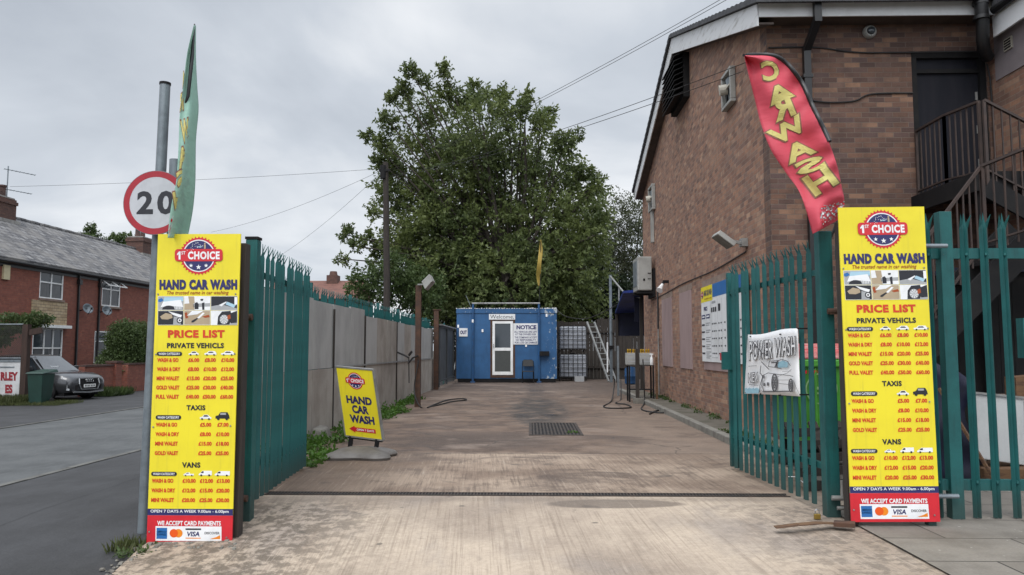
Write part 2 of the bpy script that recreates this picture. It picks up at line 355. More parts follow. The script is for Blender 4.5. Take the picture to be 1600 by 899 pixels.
# text: glyph outlines of the built-in font as flat triangles, cached
_tc = {}
def glyphs(body, off=0.0, shear=0.0, space=1.0):
    k = (body, off, shear, space)
    if k not in _tc:
        cu = bpy.data.curves.new('t', 'FONT'); cu.body = body; cu.offset = off; cu.shear = shear; cu.resolution_u = 3; cu.space_character = space
        ob = bpy.data.objects.new('t', cu); COL.objects.link(ob); dg = bpy.context.evaluated_depsgraph_get()
        me = ob.evaluated_get(dg).to_mesh(); vs = [(v.co.x, v.co.y) for v in me.vertices]; fs = [tuple(p.vertices) for p in me.polygons]
        ob.evaluated_get(dg).to_mesh_clear(); bpy.data.objects.remove(ob); bpy.data.curves.remove(cu)
        _tc[k] = (vs, fs)
    return _tc[k]
def text(mb, body, a0, b0, a1, b1, f, d, off=.02, shear=0, space=1.0, base=None):
    """fit body into the box (a0,b0 = left/top, a1,b1 = right/bottom of the glyphs) in the frame f"""
    vs, fs = glyphs(body, off, shear, space)
    xs = [v[0] for v in vs]; ys = [v[1] for v in vs]; x0, x1, y0, y1 = min(xs), max(xs), min(ys), max(ys)
    if base: x0, x1, y0, y1 = base
    idx = [mb.V(f(a0+(x-x0)/(x1-x0)*(a1-a0), b1+(y-y0)/(y1-y0)*(b0-b1), d)) for x, y in vs]
    for q in fs: mb.F(*[idx[i] for i in q])
def leafmesh(name, P, D, L, Wd, mat, parent=None, origin=(0, 0, 0)):
    """P base points, D directions, L lengths, Wd widths (numpy): one folded leaf each"""
    n = len(P); D = D/np.linalg.norm(D, axis=1)[:, None]
    r = rng.normal(size=(n, 3)); Sd = np.cross(D, r); Sd /= np.linalg.norm(Sd, axis=1)[:, None]; Nn = np.cross(Sd, D)
    L = L[:, None]; Wd = Wd[:, None]
    mid = P+D*L*.45+Nn*L*.06; tip = P+D*L-Nn*L*.10
    v = np.stack([P, mid+Sd*Wd*.5-Nn*Wd*.15, tip, mid-Sd*Wd*.5-Nn*Wd*.15], 1).reshape(-1, 3)
    org = np.array(worg(parent) if parent else origin); v = v-org
    me = bpy.data.meshes.new(name); me.vertices.add(4*n); me.vertices.foreach_set('co', v.astype(np.float32).ravel())
    b = np.arange(n)*4; tri = np.stack([b, b+1, b+2, b, b+2, b+3], 1).ravel()
    me.loops.add(6*n); me.loops.foreach_set('vertex_index', tri.astype(np.int32)); me.polygons.add(2*n)
    me.polygons.foreach_set('loop_start', (np.arange(2*n)*3).astype(np.int32)); me.update(calc_edges=True); me.validate()
    me.materials.append(M[mat]); o = bpy.data.objects.new(name, me); COL.objects.link(o)
    if parent: o.parent = parent
    else: o.location = org
    return o
def twigs(lobes, density, tl=(.5, 1.1), per=18, leaf=.15, up=.35, droop=.25, fill=.45):
    """lobes: (centre, radii); returns leaf arrays of leafy twigs pointing out of each lobe"""
    Ps, Ds = [], []
    for c, r in lobes:
        c = np.array(c); r = np.array(r if hasattr(r, '__len__') else (r, r, r)); n = max(4, int(density*(r[0]*r[2])))
        d = rng.normal(size=(n, 3)); d /= np.linalg.norm(d, axis=1)[:, None]
        u = fill+(1-fill)*rng.random(n)**.6
        st = c+d*r*(u*.85)[:, None]; dr = d+rng.normal(size=(n, 3))*.35; dr[:, 2] += up; dr /= np.linalg.norm(dr, axis=1)[:, None]
        ln = rng.uniform(*tl, n)*min(1, r.mean()/1.2)
        t = np.linspace(0.05, 1, per)
        pts = st[:, None, :]+dr[:, None, :]*(ln[:, None]*t)[:, :, None]; pts[:, :, 2] -= droop*(ln[:, None]*t**2)*.5
        Ps.append(pts.reshape(-1, 3)); q = np.repeat(dr, per, 0)*.6+rng.normal(size=(n*per, 3))*.7; q[:, 2] -= .35; Ds.append(q)
    P = np.concatenate(Ps); D = np.concatenate(Ds); n = len(P)
    P = P+rng.normal(size=P.shape)*.04
    L = rng.uniform(.7, 1.25, n)*leaf; return P, D, L, L*rng.uniform(.42, .6, n)
# ================================================================== SETTING
def clamp(v, a=0., b=1.): return max(a, min(b, v))
def h(x, y): return 0. if y >= 7.2 else -(7.2-y)*.11*clamp((2.4-x)/5.3)
def asphalt(name, c1, c2, sc=1.2, seams=False):
    g = G(name); s = g.sep(); n = g.noise(sc*.5, 6, .6); f = g.noise(90, 4, .7); m = g.noise(7, 5, .6, g.scale((1, .35, 1)))
    c = g.mix(g.ss(n, .35, .68), c1, c2); c = g.mix(g.math('MULTIPLY', g.ss(m, .45, .75), .5), c, tuple(x*1.35 for x in c1))
    c = g.mix(.55, c, g.mix(g.ss(f, .3, .72), (.12,)*3, (.95,)*3), 'OVERLAY')
    if seams:
        w = g.noise(.9, 3); k = g.math('ABSOLUTE', g.math('ADD', g.math('ADD', s[0], 4.55), g.math('MULTIPLY', g.math('SUBTRACT', w, .5), .18)))
        c = g.mix(g.math('MULTIPLY', g.ss(k, .022, .006), .8), c, (.008, .008, .009))
    g.bump(g.math('ADD', f, m), .5, .008); return g.end(c, g.math('ADD', g.math('MULTIPLY', n, .3), .58))
M['footway'] = asphalt('footway_asphalt', (.031, .031, .033), (.021, .021, .022), 2.4, seams=True)
M['road'] = asphalt('road_asphalt', (.078, .082, .082), (.050, .053, .054), 1.8)
M['earth'] = weathered('bare_earth', (.05, .045, .035), (.07, .065, .045), .5, .95, 0, .3)
M['kerb'] = weathered('kerb_concrete', (.20, .19, .165), (.13, .12, .105), 4, .85, 0, .25)
def concrete():
    g = G('yard_concrete'); s = g.sep(); X, Y = s[0], s[1]
    nb = g.noise(.55, 5, .6); nm = g.noise(2.6, 6, .62); nf = g.noise(26, 5, .65); nff = g.noise(120, 3, .6)
    wob = g.math('MULTIPLY', g.math('SUBTRACT', nm, .5), .5)
    # tamped lines: ridges run away from the camera, broken and uneven
    sk = g.math('ADD', X, g.math('MULTIPLY', Y, .07))
    lv = g.comb(g.math('MULTIPLY', sk, 24), g.math('MULTIPLY', Y, .5), 0); l1 = g.noise(1, 4, .6, lv, .6)
    lv2 = g.comb(g.math('MULTIPLY', sk, 58), g.math('MULTIPLY', Y, .9), 0); l2 = g.noise(1, 4, .6, lv2)
    lines = g.math('ADD', g.math('MULTIPLY', l1, .42), g.math('MULTIPLY', l2, .58))
    c = g.mix(g.ss(nb, .36, .64), (.455, .37, .285), (.275, .218, .17)); c = g.mix(g.math('MULTIPLY', g.ss(g.noise(.9, 5, .6, g.scale((1, .6, 1)), .4), .5, .68), .55), c, (.25, .215, .19))
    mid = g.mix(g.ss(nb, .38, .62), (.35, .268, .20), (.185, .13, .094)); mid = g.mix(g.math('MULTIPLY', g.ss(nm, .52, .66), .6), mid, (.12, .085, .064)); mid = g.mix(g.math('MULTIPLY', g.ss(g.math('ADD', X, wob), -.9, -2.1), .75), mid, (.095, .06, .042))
    yard = g.mix(g.ss(nm, .38, .64), (.145, .098, .070), (.078, .052, .039)); yard = g.mix(g.math('MULTIPLY', g.ss(nb, .5, .64), .5), yard, (.215, .155, .115))
    m1 = g.ss(g.math('ADD', Y, g.math('MULTIPLY', wob, .15)), 7.22, 7.34); m2 = g.ss(g.math('ADD', Y, g.math('MULTIPLY', wob, .5)), 9.95, 10.35)
    e2 = g.math('ADD', g.math('POWER', g.math('DIVIDE', g.math('ADD', X, g.math('ADD', .9, g.math('MULTIPLY', wob, 3.0))), 1.5), 2.0), g.math('POWER', g.math('DIVIDE', g.math('SUBTRACT', Y, 11.6), 1.3), 2.0))
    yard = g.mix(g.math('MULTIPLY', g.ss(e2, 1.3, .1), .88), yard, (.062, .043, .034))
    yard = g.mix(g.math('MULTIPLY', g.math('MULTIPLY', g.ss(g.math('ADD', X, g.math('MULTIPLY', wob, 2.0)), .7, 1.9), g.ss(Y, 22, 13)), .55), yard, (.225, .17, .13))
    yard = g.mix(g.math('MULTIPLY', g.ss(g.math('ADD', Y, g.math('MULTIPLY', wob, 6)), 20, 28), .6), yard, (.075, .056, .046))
    c = g.mix(m1, c, mid); c = g.mix(m2, c, yard)
    # run-off stains lying across the middle bay and the yard
    sv = g.scale((.8, 1.15, 1)); st = g.noise(.85, 7, .66, sv, .7)
    c = g.mix(g.math('MULTIPLY', g.math('MULTIPLY', g.ss(st, .5, .66), m1), .8), c, (.070, .045, .033))
    st2 = g.noise(.7, 7, .66, g.scale((.8, .9, 1)), .6)
    c = g.mix(g.math('MULTIPLY', g.math('MULTIPLY', g.ss(st2, .52, .68), m2), .6), c, (.26, .20, .16))
    # silt track worn down the middle of the yard to the drain
    tr = g.math('ABSOLUTE', g.math('ADD', g.math('SUBTRACT', X, g.math('ADD', .12, g.math('MULTIPLY', g.math('SUBTRACT', Y, 14), .004))), g.math('MULTIPLY', wob, 3.4)))
    ell = g.math('ADD', g.math('POWER', g.math('DIVIDE', g.math('ADD', g.math('SUBTRACT', X, .2), g.math('MULTIPLY', wob, 2.2)), .68), 2.0), g.math('POWER', g.math('DIVIDE', g.math('SUBTRACT', Y, 17.6), 4.4), 2.0)); trk = g.math('MAXIMUM', g.ss(ell, 1.3, .35), g.math('MULTIPLY', g.ss(tr, .42, .1), g.math('MULTIPLY', g.ss(Y, 19, 21), .6))); trk = g.math('MULTIPLY', trk, g.ss(nm, .28, .55))
    c = g.mix(g.math('MULTIPLY', trk, .88), c, (.034, .026, .021))
    # damp rim beside the drain and the puddle mark by the channel
    pd = g.math('ADD', g.math('POWER', g.math('DIVIDE', g.math('SUBTRACT', X, .75), .62), 2.0), g.math('POWER', g.math('DIVIDE', g.math('SUBTRACT', Y, 6.93), .17), 2.0))
    pud = g.ss(g.math('ADD', pd, wob), 1.15, .75); c = g.mix(g.math('MULTIPLY', pud, .75), c, (.115, .088, .068))
    # grime and algae on the left of the apron, by the pier
    lf = g.math('MULTIPLY', g.ss(g.math('ADD', X, g.math('MULTIPLY', wob, 1.6)), -.7, -2.1), g.ss(Y, 7.2, 6.8)); gr = g.noise(9, 6, .7)
    c = g.mix(g.math('MULTIPLY', g.math('MULTIPLY', g.ss(gr, .42, .56), lf), .8), c, (.078, .062, .046))
    rgm = g.math('MULTIPLY', g.ss(X, 1.0, 2.3), g.ss(Y, 7.1, 6.7)); c = g.mix(g.math('MULTIPLY', g.math('MULTIPLY', g.ss(gr, .45, .58), rgm), .65), c, (.12, .098, .08))
    ec = g.ss(g.math('ABSOLUTE', g.math('SUBTRACT', Y, 7.1)), .14, .02); c = g.mix(g.math('MULTIPLY', g.math('MULTIPLY', ec, g.ss(nf, .3, .6)), .55), c, (.15, .12, .095))
    # the tamped lines hold dirt in their hollows
    lm = g.math('SUBTRACT', 1.0, g.math('MULTIPLY', m2, .72))
    c = g.mix(g.math('MULTIPLY', g.math('MULTIPLY', g.ss(lines, .54, .36), g.math('MULTIPLY', lm, g.ss(nm, .22, .62))), .5), c, (.15, .11, .08))
    c = g.mix(g.math('MULTIPLY', g.ss(nff, .62, .72), .6), c, (.06, .05, .042)); c = g.mix(g.math('MULTIPLY', g.ss(nff, .40, .30), .35), c, (.55, .48, .40))
    vo = g.N.new('ShaderNodeTexVoronoi'); vo.feature = 'DISTANCE_TO_EDGE'; vo.inputs['Scale'].default_value = .42
    wv = g.N.new('ShaderNodeVectorMath'); wv.operation = 'ADD'; g.L.new(g.o, wv.inputs[0]); g.L.new(g.comb(g.math('MULTIPLY', nm, .35), g.math('MULTIPLY', nf, .03), 0), wv.inputs[1]); g.L.new(wv.outputs[0], vo.inputs['Vector'])
    crk = g.math('MULTIPLY', g.math('MULTIPLY', g.ss(vo.outputs['Distance'], .008, .002), g.ss(nb, .42, .52)), m2); c = g.mix(g.math('MULTIPLY', crk, .75), c, (.05, .04, .034))
    oil = g.noise(1.7, 3, .5, None, .3); c = g.mix(g.math('MULTIPLY', g.ss(oil, .66, .72), .5), c, (.05, .043, .038))
    c = g.mix(.45, c, g.mix(nf, (.2,)*3, (.86,)*3), 'OVERLAY')
    gv = g.noise(1, 5, .65, g.comb(g.math('MULTIPLY', sk, 34), g.math('MULTIPLY', Y, 1.1), 0)); mb_ = g.math('MULTIPLY', m1, g.math('SUBTRACT', 1.0, m2))
    c = g.mix(g.math('MULTIPLY', g.math('MULTIPLY', g.ss(gv, .52, .38), g.math('MULTIPLY', mb_, g.ss(nm, .25, .65))), .65), c, (.10, .07, .052)); c = g.mix(g.math('MULTIPLY', g.math('MULTIPLY', g.ss(gv, .58, .70), g.math('SUBTRACT', 1.0, m2)), .35), c, (.50, .42, .34))
    pit = g.noise(4.2, 2, .5); c = g.mix(g.math('MULTIPLY', g.math('MULTIPLY', g.ss(pit, .72, .75), g.math('SUBTRACT', 1.0, m1)), .7), c, (.09, .075, .06))
    # a construction joint across the yard and one down the apron
    j = g.math('ABSOLUTE', g.math('SUBTRACT', Y, 10.14)); c = g.mix(g.math('MULTIPLY', g.ss(j, .022, .008), .8), c, (.04, .033, .028))
    g.bump(g.math('ADD', g.math('MULTIPLY', lines, lm), g.math('MULTIPLY', nf, .35)), .7, .014)
    wet = g.math('MULTIPLY', g.ss(st, .45, .7), m1); r = g.math('SUBTRACT', .86, g.math('ADD', g.math('MULTIPLY', wet, .28), g.math('ADD', g.math('MULTIPLY', trk, .35), g.math('MULTIPLY', pud, .3))))
    return g.end(c, r)
M['concrete'] = concrete()
def flags_mat():
    g = G('flagstone_paving'); s = g.sep(); t = g.N.new('ShaderNodeTexBrick'); t.offset = .5
    for k, v in (('Scale', 1), ('Brick Width', .9), ('Row Height', .6), ('Mortar Size', .008), ('Mortar Smooth', .3)): t.inputs[k].default_value = v
    t.inputs['Color1'].default_value = (.155, .138, .118, 1); t.inputs['Color2'].default_value = (.205, .185, .16, 1); t.inputs['Mortar'].default_value = (.03, .027, .023, 1)
    g.L.new(g.comb(g.math('ADD', s[0], .2), g.math('ADD', s[1], .35), 0), t.inputs[0]); n = g.noise(2.2, 6, .62); f = g.noise(60, 4, .6)
    c = g.mix(g.math('MULTIPLY', g.ss(n, .4, .7), .6), t.outputs[0], (.10, .088, .074)); c = g.mix(.35, c, g.mix(f, (.2,)*3, (.85,)*3), 'OVERLAY')
    c = g.mix(g.math('MULTIPLY', g.ss(g.noise(14, 2), .70, .73), .7), c, (.42, .40, .37))
    g.bump(g.math('ADD', g.math('MULTIPLY', t.outputs['Fac'], -1.), g.math('MULTIPLY', f, .4)), .5, .01); return g.end(c, .85)
M['flagstone'] = flags_mat()

def sheet(name, mat, xs, ys, zf):
    mb = MB(); mb.closed = False
    id_ = [[mb.V((xf(y) if callable(xf) else xf, y, zf(xf(y) if callable(xf) else xf, y))) for xf in xs] for y in ys]
    for i in range(len(ys)-1):
        for j in range(len(xs)-1): mb.F(id_[i][j], id_[i][j+1], id_[i+1][j+1], id_[i+1][j])
    return struct(mb.build(name, mat))
def lin(a, b, n): return [a+(b-a)*i/(n-1) for i in range(n)]
sheet('ground', 'earth', lin(-500, 500, 11), lin(-300, 900, 13), lambda x, y: -.62)
def fz(x, y):
    t = clamp((x+6.1)/(3.15)); return (-.235)*(1-t)+(h(-2.95, y)-.035)*t
sheet('pavement', 'footway', [-6.1, -5, -4, -3.2, -2.6], lin(-3, 70, 60), fz)
sheet('road', 'road', [-11.2, -9.5, -8, -6.18], lin(-3, 140, 30), lambda x, y: -.245-.085*clamp((-6.18-x)/5))
sheet('far_verge', 'footway', [-19.9, -15, -11.25], lin(-3, 140, 30), lambda x, y: -.325-.095*clamp((-11.25-x)/3))
kb = MB()
for i in range(40):
    y0 = 2+i*.92; kb.box(-6.2, -6.10, y0, y0+.908, -.4, -.222+random.uniform(-.004, .004))
M['roadkerb'] = weathered('worn_kerb', (.12, .118, .108), (.07, .068, .062), 3, .85, 0, .3)
struct(kb.build('near_kerb', 'roadkerb'))
kb = MB()
for i in range(60):
    y0 = 4+i*.92; kb.box(-11.27, -11.18, y0, y0+.908, -.5, -.312)
struct(kb.build('far_kerb', 'roadkerb'))
def xl(y): return -2.93+.03*math.sin(y*5) if y < 7.05 else -3.36
ysl = lin(2.5, 6.1, 16)+lin(6.16, 7.2, 7)[0:]+lin(7.5, 37, 24)
tl = [0, .001]+lin(.06, 1, 15)
def slabx(t): return lambda y: xl(y)+((2.52 if y < 7 else 6.2)-xl(y))*t
sb = MB(); sb.closed = False
ids = [[sb.V((slabx(t)(y), y, h(slabx(t)(y), y)-(.10 if k == 0 else 0))) for k, t in enumerate(tl)] for y in ysl]
for i in range(len(ysl)-1):
    for j in range(len(tl)-1): sb.F(ids[i][j], ids[i][j+1], ids[i+1][j+1], ids[i+1][j])
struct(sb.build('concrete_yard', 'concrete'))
sheet('flagstone_paving', 'flagstone', [2.50, 3.5, 5, 7, 12], lin(2, 6.6, 8), lambda x, y: .012)
sheet('flagstone_paving', 'flagstone', [2.95, 3.5, 5, 7, 12], lin(6.6, 11.4, 8), lambda x, y: .012)
mb = MB(); mb.box(2.95, 3.5, 9.3, 24.4, -.1, .085); struct(mb.build('side_path', weathered('path_concrete', (.12, .105, .085), (.075, .07, .05), 2, .85, 0, .3)))
kb = MB()
for i in range(17):
    y0 = 9.3+i*.915; kb.box(2.82, 2.948, y0, y0+.905, -.1, .10)
struct(kb.build('path_kerb', 'kerb', bevel=.012))
# ------------------------------------------------------------------ drain channel and gully grate
t = thing('drain_channel', (0, 7.27, 0), 'long slotted drain channel crossing the drive between the two gates', 'drain')
mb = MB(); mb.box(-2.48, 2.36, 7.225, 7.345, -.05, .003); mb.build('channel_body', 'black', t)
mb = MB(); mb.box(-2.5, 2.38, 7.212, 7.228, -.03, .010); mb.box(-2.5, 2.38, 7.332, 7.348, -.03, .010)
for i in range(160):
    x = -2.47+i*.0303; mb.box(x, x+.013, 7.229, 7.331, .0035, .0085)
mb.build('slotted_grating', 'grate', t)
t = thing('gully_grate', (.4, 13.3, 0), 'square slatted drain grate set in the middle of the yard', 'drain')
mb = MB()
for a in ((-.02, .84, 12.22, 12.27), (-.02, .84, 14.2, 14.25), (-.02, .03, 12.27, 14.2), (.79, .84, 12.27, 14.2)): mb.box(*a, -.02, .011)
mb.build('grate_frame', 'grate', t)
mb = MB(); mb.box(.03, .79, 12.27, 14.2, -.02, .003); mb.build('sump', 'black', t)
mb = MB()
for i in range(13): mb.box(.045+i*.058, .045+i*.058+.03, 12.27, 14.2, .004, .009)
for i in range(3): mb.box(.03, .79, 12.7+i*.5, 12.73+i*.5, .0045, .0078)
mb.build('grate_bars', 'grate', t)

# ================================================================== BRICK BUILDING ON THE RIGHT
bld = thing('brick_building', (3.5, 11.35, 0), 'two-storey brown brick building with a white trimmed gable on the right of the yard', 'building')
XW, YN, YF, YR = 3.5, 11.1, 23.65, 17.2
SL = (8.46-6.28)/(YR-10.72)
def rz(y): return 6.28+SL*(min(y, 2*YR-y)-10.72)       # top edge of the bargeboard
mb = MB(); f = lambda a, b, d: (XW+d, a, b)
mb.prism([(YN+.3, -.1), (YF+.01, -.1), (YF+.01, rz(YF)-.1), (YR, rz(YR)-.1), (YN+.3, rz(YN+.3)-.1)], f, 0, .3)
mb.build('gable_wall', 'brickflank', bld)
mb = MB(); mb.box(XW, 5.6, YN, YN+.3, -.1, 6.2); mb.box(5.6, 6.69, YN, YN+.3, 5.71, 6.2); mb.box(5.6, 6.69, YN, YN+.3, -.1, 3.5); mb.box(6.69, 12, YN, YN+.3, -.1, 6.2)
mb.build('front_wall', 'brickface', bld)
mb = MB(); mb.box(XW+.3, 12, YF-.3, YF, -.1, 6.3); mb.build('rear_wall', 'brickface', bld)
# roof slabs over both slopes
for nm, ya, yb in (('roof', 10.55, YR), ('roof', 2*YR-10.55, YR)):
    mb = MB(); n = 26
    for k in range(n):
        y0 = ya+(yb-ya)*k/n; y1 = ya+(yb-ya)*(k+1)/n; z0, z1 = rz(y0), rz(y1); l = .035
        mb.hexa([(3.2, y0, z0+.012), (12, y0, z0+.012), (12, y1, z1+.012), (3.2, y1, z1+.012), (3.2, y0, z0+.075+l), (12, y0, z0+.075+l), (12, y1, z1+.075), (3.2, y1, z1+.075)])
    mb.build(nm, 'tile', bld)
for ya in (10.74, 2*YR-10.74):
    mb = MB(); f = lambda a, b, d: (3.26+d, a, b)
    mb.prism([(ya, rz(ya)-.32), (YR, rz(YR)-.36), (YR, rz(YR)), (ya, rz(ya))], f, 0, .025); mb.build('bargeboard', 'oldwhite', bld)
    mb = MB(); mb.prism([(ya, rz(ya)-.30), (YR, rz(YR)-.33), (YR, rz(YR)-.30), (ya, rz(ya)-.27)], f, .027, .238); mb.build('verge_soffit', weathered('brown_soffit', (.075, .055, .045), (.05, .038, .032), 3, .8), bld)
mb = MB(); mb.box(3.29, 12, 10.74, 10.765, 6.10, 6.40); mb.build('fascia', 'white', bld)
mb = MB(); mb.box(3.29, 12, 10.768, 11.098, 6.12, 6.14); mb.build('soffit', bpy.data.materials['brown_soffit'], bld)
mb = MB(); mb.prism([(10.61, 6.49), (10.61, 6.43), (10.65, 6.39), (10.70, 6.39), (10.736, 6.43), (10.736, 6.49)], lambda a, b, d: (d, a, b), 3.24, 12); mb.build('gutter', 'blackplastic', bld)
# upper fire door
d_ = MB(); 
for b in ((5.6, 5.69, 3.56, 5.71), (6.6, 6.69, 3.56, 5.71), (5.69, 6.6, 5.62, 5.71)): d_.box(b[0], b[1], YN+.03, YN+.2, b[2], b[3])
d_.box(5.69, 6.6, YN+.05, YN+.2, 5.40, 5.46)
dr = d_.build('door_frame', 'black', bld)
mb = MB(); mb.box(5.69, 6.6, YN+.09, YN+.14, 3.56, 5.40); mb.box(5.69, 6.6, YN+.09, YN+.12, 5.46, 5.62); door = mb.build('fire_door', weathered('black_door_paint', (.008, .009, .014), (.014, .014, .019), 2, .65, 0, .1, vec3=(3, 3, .4), spec=.2), bld)
mb = MB(); mb.box(6.55, 6.58, YN+.075, YN+.09, 5.0, 5.12); mb.box(6.55, 6.58, YN+.075, YN+.09, 4.0, 4.12); mb.box(6.55, 6.58, YN+.075, YN+.09, 4.5, 4.62); mb.build('hinge', 'alu', door)
mb = MB(); mb.box(5.56, 6.72, YN-.004, YN+.05, 5.715, 5.86)
mb.build('door_lintel', 'lintel' if False else 'brickface', bld)
# downpipes
mb = MB(); mb.box(4.04, 4.14, 10.62, 10.70, 5.98, 6.42); mb.bar((4.09, 10.66, 6.02), (4.06, 11.04, 5.72), .1, .08); mb.box(4.01, 4.11, 11.0, 11.085, .05, 5.76)
for z in (5.3, 3.6, 1.9): mb.box(3.99, 4.13, 10.99, 11.098, z, z+.05)
mb.build('downpipe', 'blackplastic', bld)
mb = MB(); mb.tube([(6.36, 10.62, 7), (6.36, 10.62, 6.25), (6.40, 10.66, 5.98), (6.42, 10.72, 5.74), (6.48, 10.8, 5.60), (6.62, 10.95, 5.56)], .085, 14)
for z in (6.62, 6.4, 6.2, 5.98): mb.tube([(6.37, 10.64, z), (6.37, 10.64, z+.05)], .105, 14)
mb.build('soil_pipe', 'blackplastic', bld, smooth=True)
# gable louvre
mb = MB(); mb.box(3.36, 3.498, 16.45, 17.95, 6.85, 7.85); lv = mb.build('gable_louvre', 'black', bld)
mb = MB()
for k in range(9):
    z = 6.86+k*.11; mb.hexa([(3.16, 16.43, z), (3.36, 16.43, z+.09), (3.36, 17.97, z+.09), (3.16, 17.97, z), (3.16, 16.43, z+.02), (3.36, 16.43, z+.11), (3.36, 17.97, z+.11), (3.16, 17.97, z+.02)])
mb.build('louvre_slats', 'black', lv)
# boarded windows
for y0, y1, z0, z1 in ((18.95, 20.34, .92, 2.64), (16.66, 17.95, .92, 2.64), (13.2, 15.5, .95, 2.58)):
    mb = MB(); mb.box(3.478, 3.499, y0, y1, z0, z1); w = mb.build('boarded_window', 'pinkboard', bld)
    mb = MB(); mb.box(3.488, 3.499, y0-.08, y1+.08, z1+.002, z1+.14); mb.build('lintel', 'lintel', w)
# the wing on the far right
mb = MB(); mb.box(6.73, 12, 10.0, YN-.003, -.1, 5.9); mb.build('wing_wall', 'brickflank', bld)
mb = MB(); mb.box(6.715, 6.728, 9.98, 10.95, 5.2, 5.9); mb.build('render_panel', 'render_', bld)
mb = MB(); mb.box(6.58, 6.61, 9.7, 10.735, 5.76, 6.07); mb.build('wing_fascia', 'white', bld)
mb = MB(); mb.tube([(6.53, 9.7, 6.10), (6.53, 10.6, 6.10)], .06, 12); mb.build('wing_gutter', 'blackplastic', bld)
mb = MB(); mb.hexa([(6.5, 9.65, 6.15), (12, 9.65, 7.75), (12, 10.6, 7.75), (6.5, 10.6, 6.15), (6.5, 9.65, 6.23), (12, 9.65, 7.83), (12, 10.6, 7.83), (6.5, 10.6, 6.23)]); mb.build('wing_roof', 'tile', bld)
mb = MB(); mb.box(6.695, 6.714, 10.52, 10.7, 5.53, 5.70); v_ = mb.build('wall_vent', weathered('vent_plastic', (.36, .33, .27)), bld)
mb = MB()
for k in range(4): mb.box(6.688, 6.694, 10.54, 10.68, 5.55+k*.037, 5.57+k*.037)
mb.build('vent_slots', 'black', v_)
# cables clipped to the walls
def cable(name, pts, r=.009, mat='rubber', label='', cat='cable', group=None, par=None, n=6):
    mb = MB(); P = [Vector(p) for p in pts]; out = []
    for i in range(len(P)-1):          # Catmull-Rom
        p0, p1, p2, p3 = P[max(i-1, 0)], P[i], P[i+1], P[min(i+2, len(P)-1)]
        for k in range(6):
            t = k/6; out.append(.5*((2*p1)+(p2-p0)*t+(2*p0-5*p1+4*p2-p3)*t*t+(3*p1-p0-3*p2+p3)*t**3))
    out.append(P[-1]); mb.tube(out, r, n); o = mb.build(name, mat, par, smooth=True, origin=None if par else tuple(P[0]))
    return o if par else tag(o, label, cat, group)
cable('wall_cable', [(3.52, 11.08, 5.78), (4.2, 11.085, 5.78), (4.8, 11.085, 5.70), (5.5, 11.08, 5.69), (6.6, 11.04, 5.68)], .011, 'rubber', par=bld)
cable('wall_cable', [(4.12, 11.085, 4.98), (4.4, 11.085, 4.95), (4.75, 11.085, 4.97), (5.0, 11.085, 5.07), (5.6, 11.085, 5.08)], .010, 'rubber', par=bld)
cable('wall_cable', [(6.66, 11.05, 5.5), (6.70, 11.05, 5.2), (6.71, 11.05, 4.4), (6.71, 11.05, 3.4)], .012, 'rubber', par=bld)
cable('wall_cable', [(3.485, 22.0, 2.75), (3.485, 19.8, 2.78), (3.485, 17.5, 2.84), (3.485, 14.6, 2.84), (3.485, 12.4, 2.92)], .012, 'rubber', par=bld)
cable('wall_pipe', [(3.47, 20.9, 1.9), (3.47, 20.9, 1.2), (3.47, 20.9, .1)], .018, 'alu', par=bld)
cable('wall_pipe', [(3.47, 20.9, 3.0), (3.47, 20.9, 2.5), (3.47, 20.9, 1.9)], .022, 'blackplastic', par=bld)

# wall equipment: things of their own
def extractor(Y, z, s, label, duct=False):
    t = thing('extractor_fan', (3.49, Y, z), label, 'fan', 'extractor fans on the gable wall')
    mb = MB()
    for a in ((-s, s, s*.82, s), (-s, s, -s, -s*.82), (-s, -s*.82, -s*.82, s*.82), (s*.82, s, -s*.82, s*.82)): mb.box(3.40, 3.497, Y+a[0], Y+a[1], z+a[2], z+a[3])
    mb.build('fan_frame', 'acgrey', t, bevel=.01)
    mb = MB(); mb.box(3.47, 3.496, Y-s*.82, Y+s*.82, z-s*.82, z+s*.82); mb.build('back_plate', 'black', t)
    mb = MB()
    for k in range(6):
        a = k*math.pi/3; c_ = Vector((3.435, Y, z)); e1 = Vector((0, math.cos(a), math.sin(a))); e2 = Vector((0, math.cos(a+.5), math.sin(a+.5)))
        mb.face([c_, c_+e1*s*.75, c_+e2*s*.75+Vector((.025, 0, 0)), c_+Vector((.012, 0, 0))])
    mb.closed = False; mb.build('fan_blades', 'galv', t, solid=.004)
    mb = MB(); mb.tube([(3.30, Y+.02, z-.02), (3.43, Y, z)], .09, 12); mb.bar((3.40, Y-s*.9, z-.01), (3.40, Y+s*.9, z-.01), .03, .03); mb.build('fan_motor', plain('cream_plastic', (.5, .47, .4)), t)
    if duct: mb = MB(); mb.box(3.42, 3.49, Y-.09, Y+.09, z-1.25, z-s*.99); mb.build('vent_duct', 'acgrey', t)
extractor(13.1, 5.85, .31, 'larger white square extractor fan beside the top of the red flag')
extractor(21.55, 5.6, .36, 'far white extractor fan with a vertical duct under it near the building corner', True)
t = thing('flood_light', (3.45, 12.320, 3.06), 'grey rectangular floodlight on a bracket on the gable wall above the price board', 'floodlight')
mb = MB(); a = Vector((3.08, 12.470, 3.10)); mb.hexa([(2.98, 12.170, 3.18), (3.24, 12.170, 2.98), (3.24, 12.600, 2.98), (2.98, 12.600, 3.18), (3.03, 12.170, 3.24), (3.29, 12.170, 3.04), (3.29, 12.600, 3.04), (3.03, 12.600, 3.24)]); mb.build('lamp_housing', 'acgrey', t, bevel=.01)
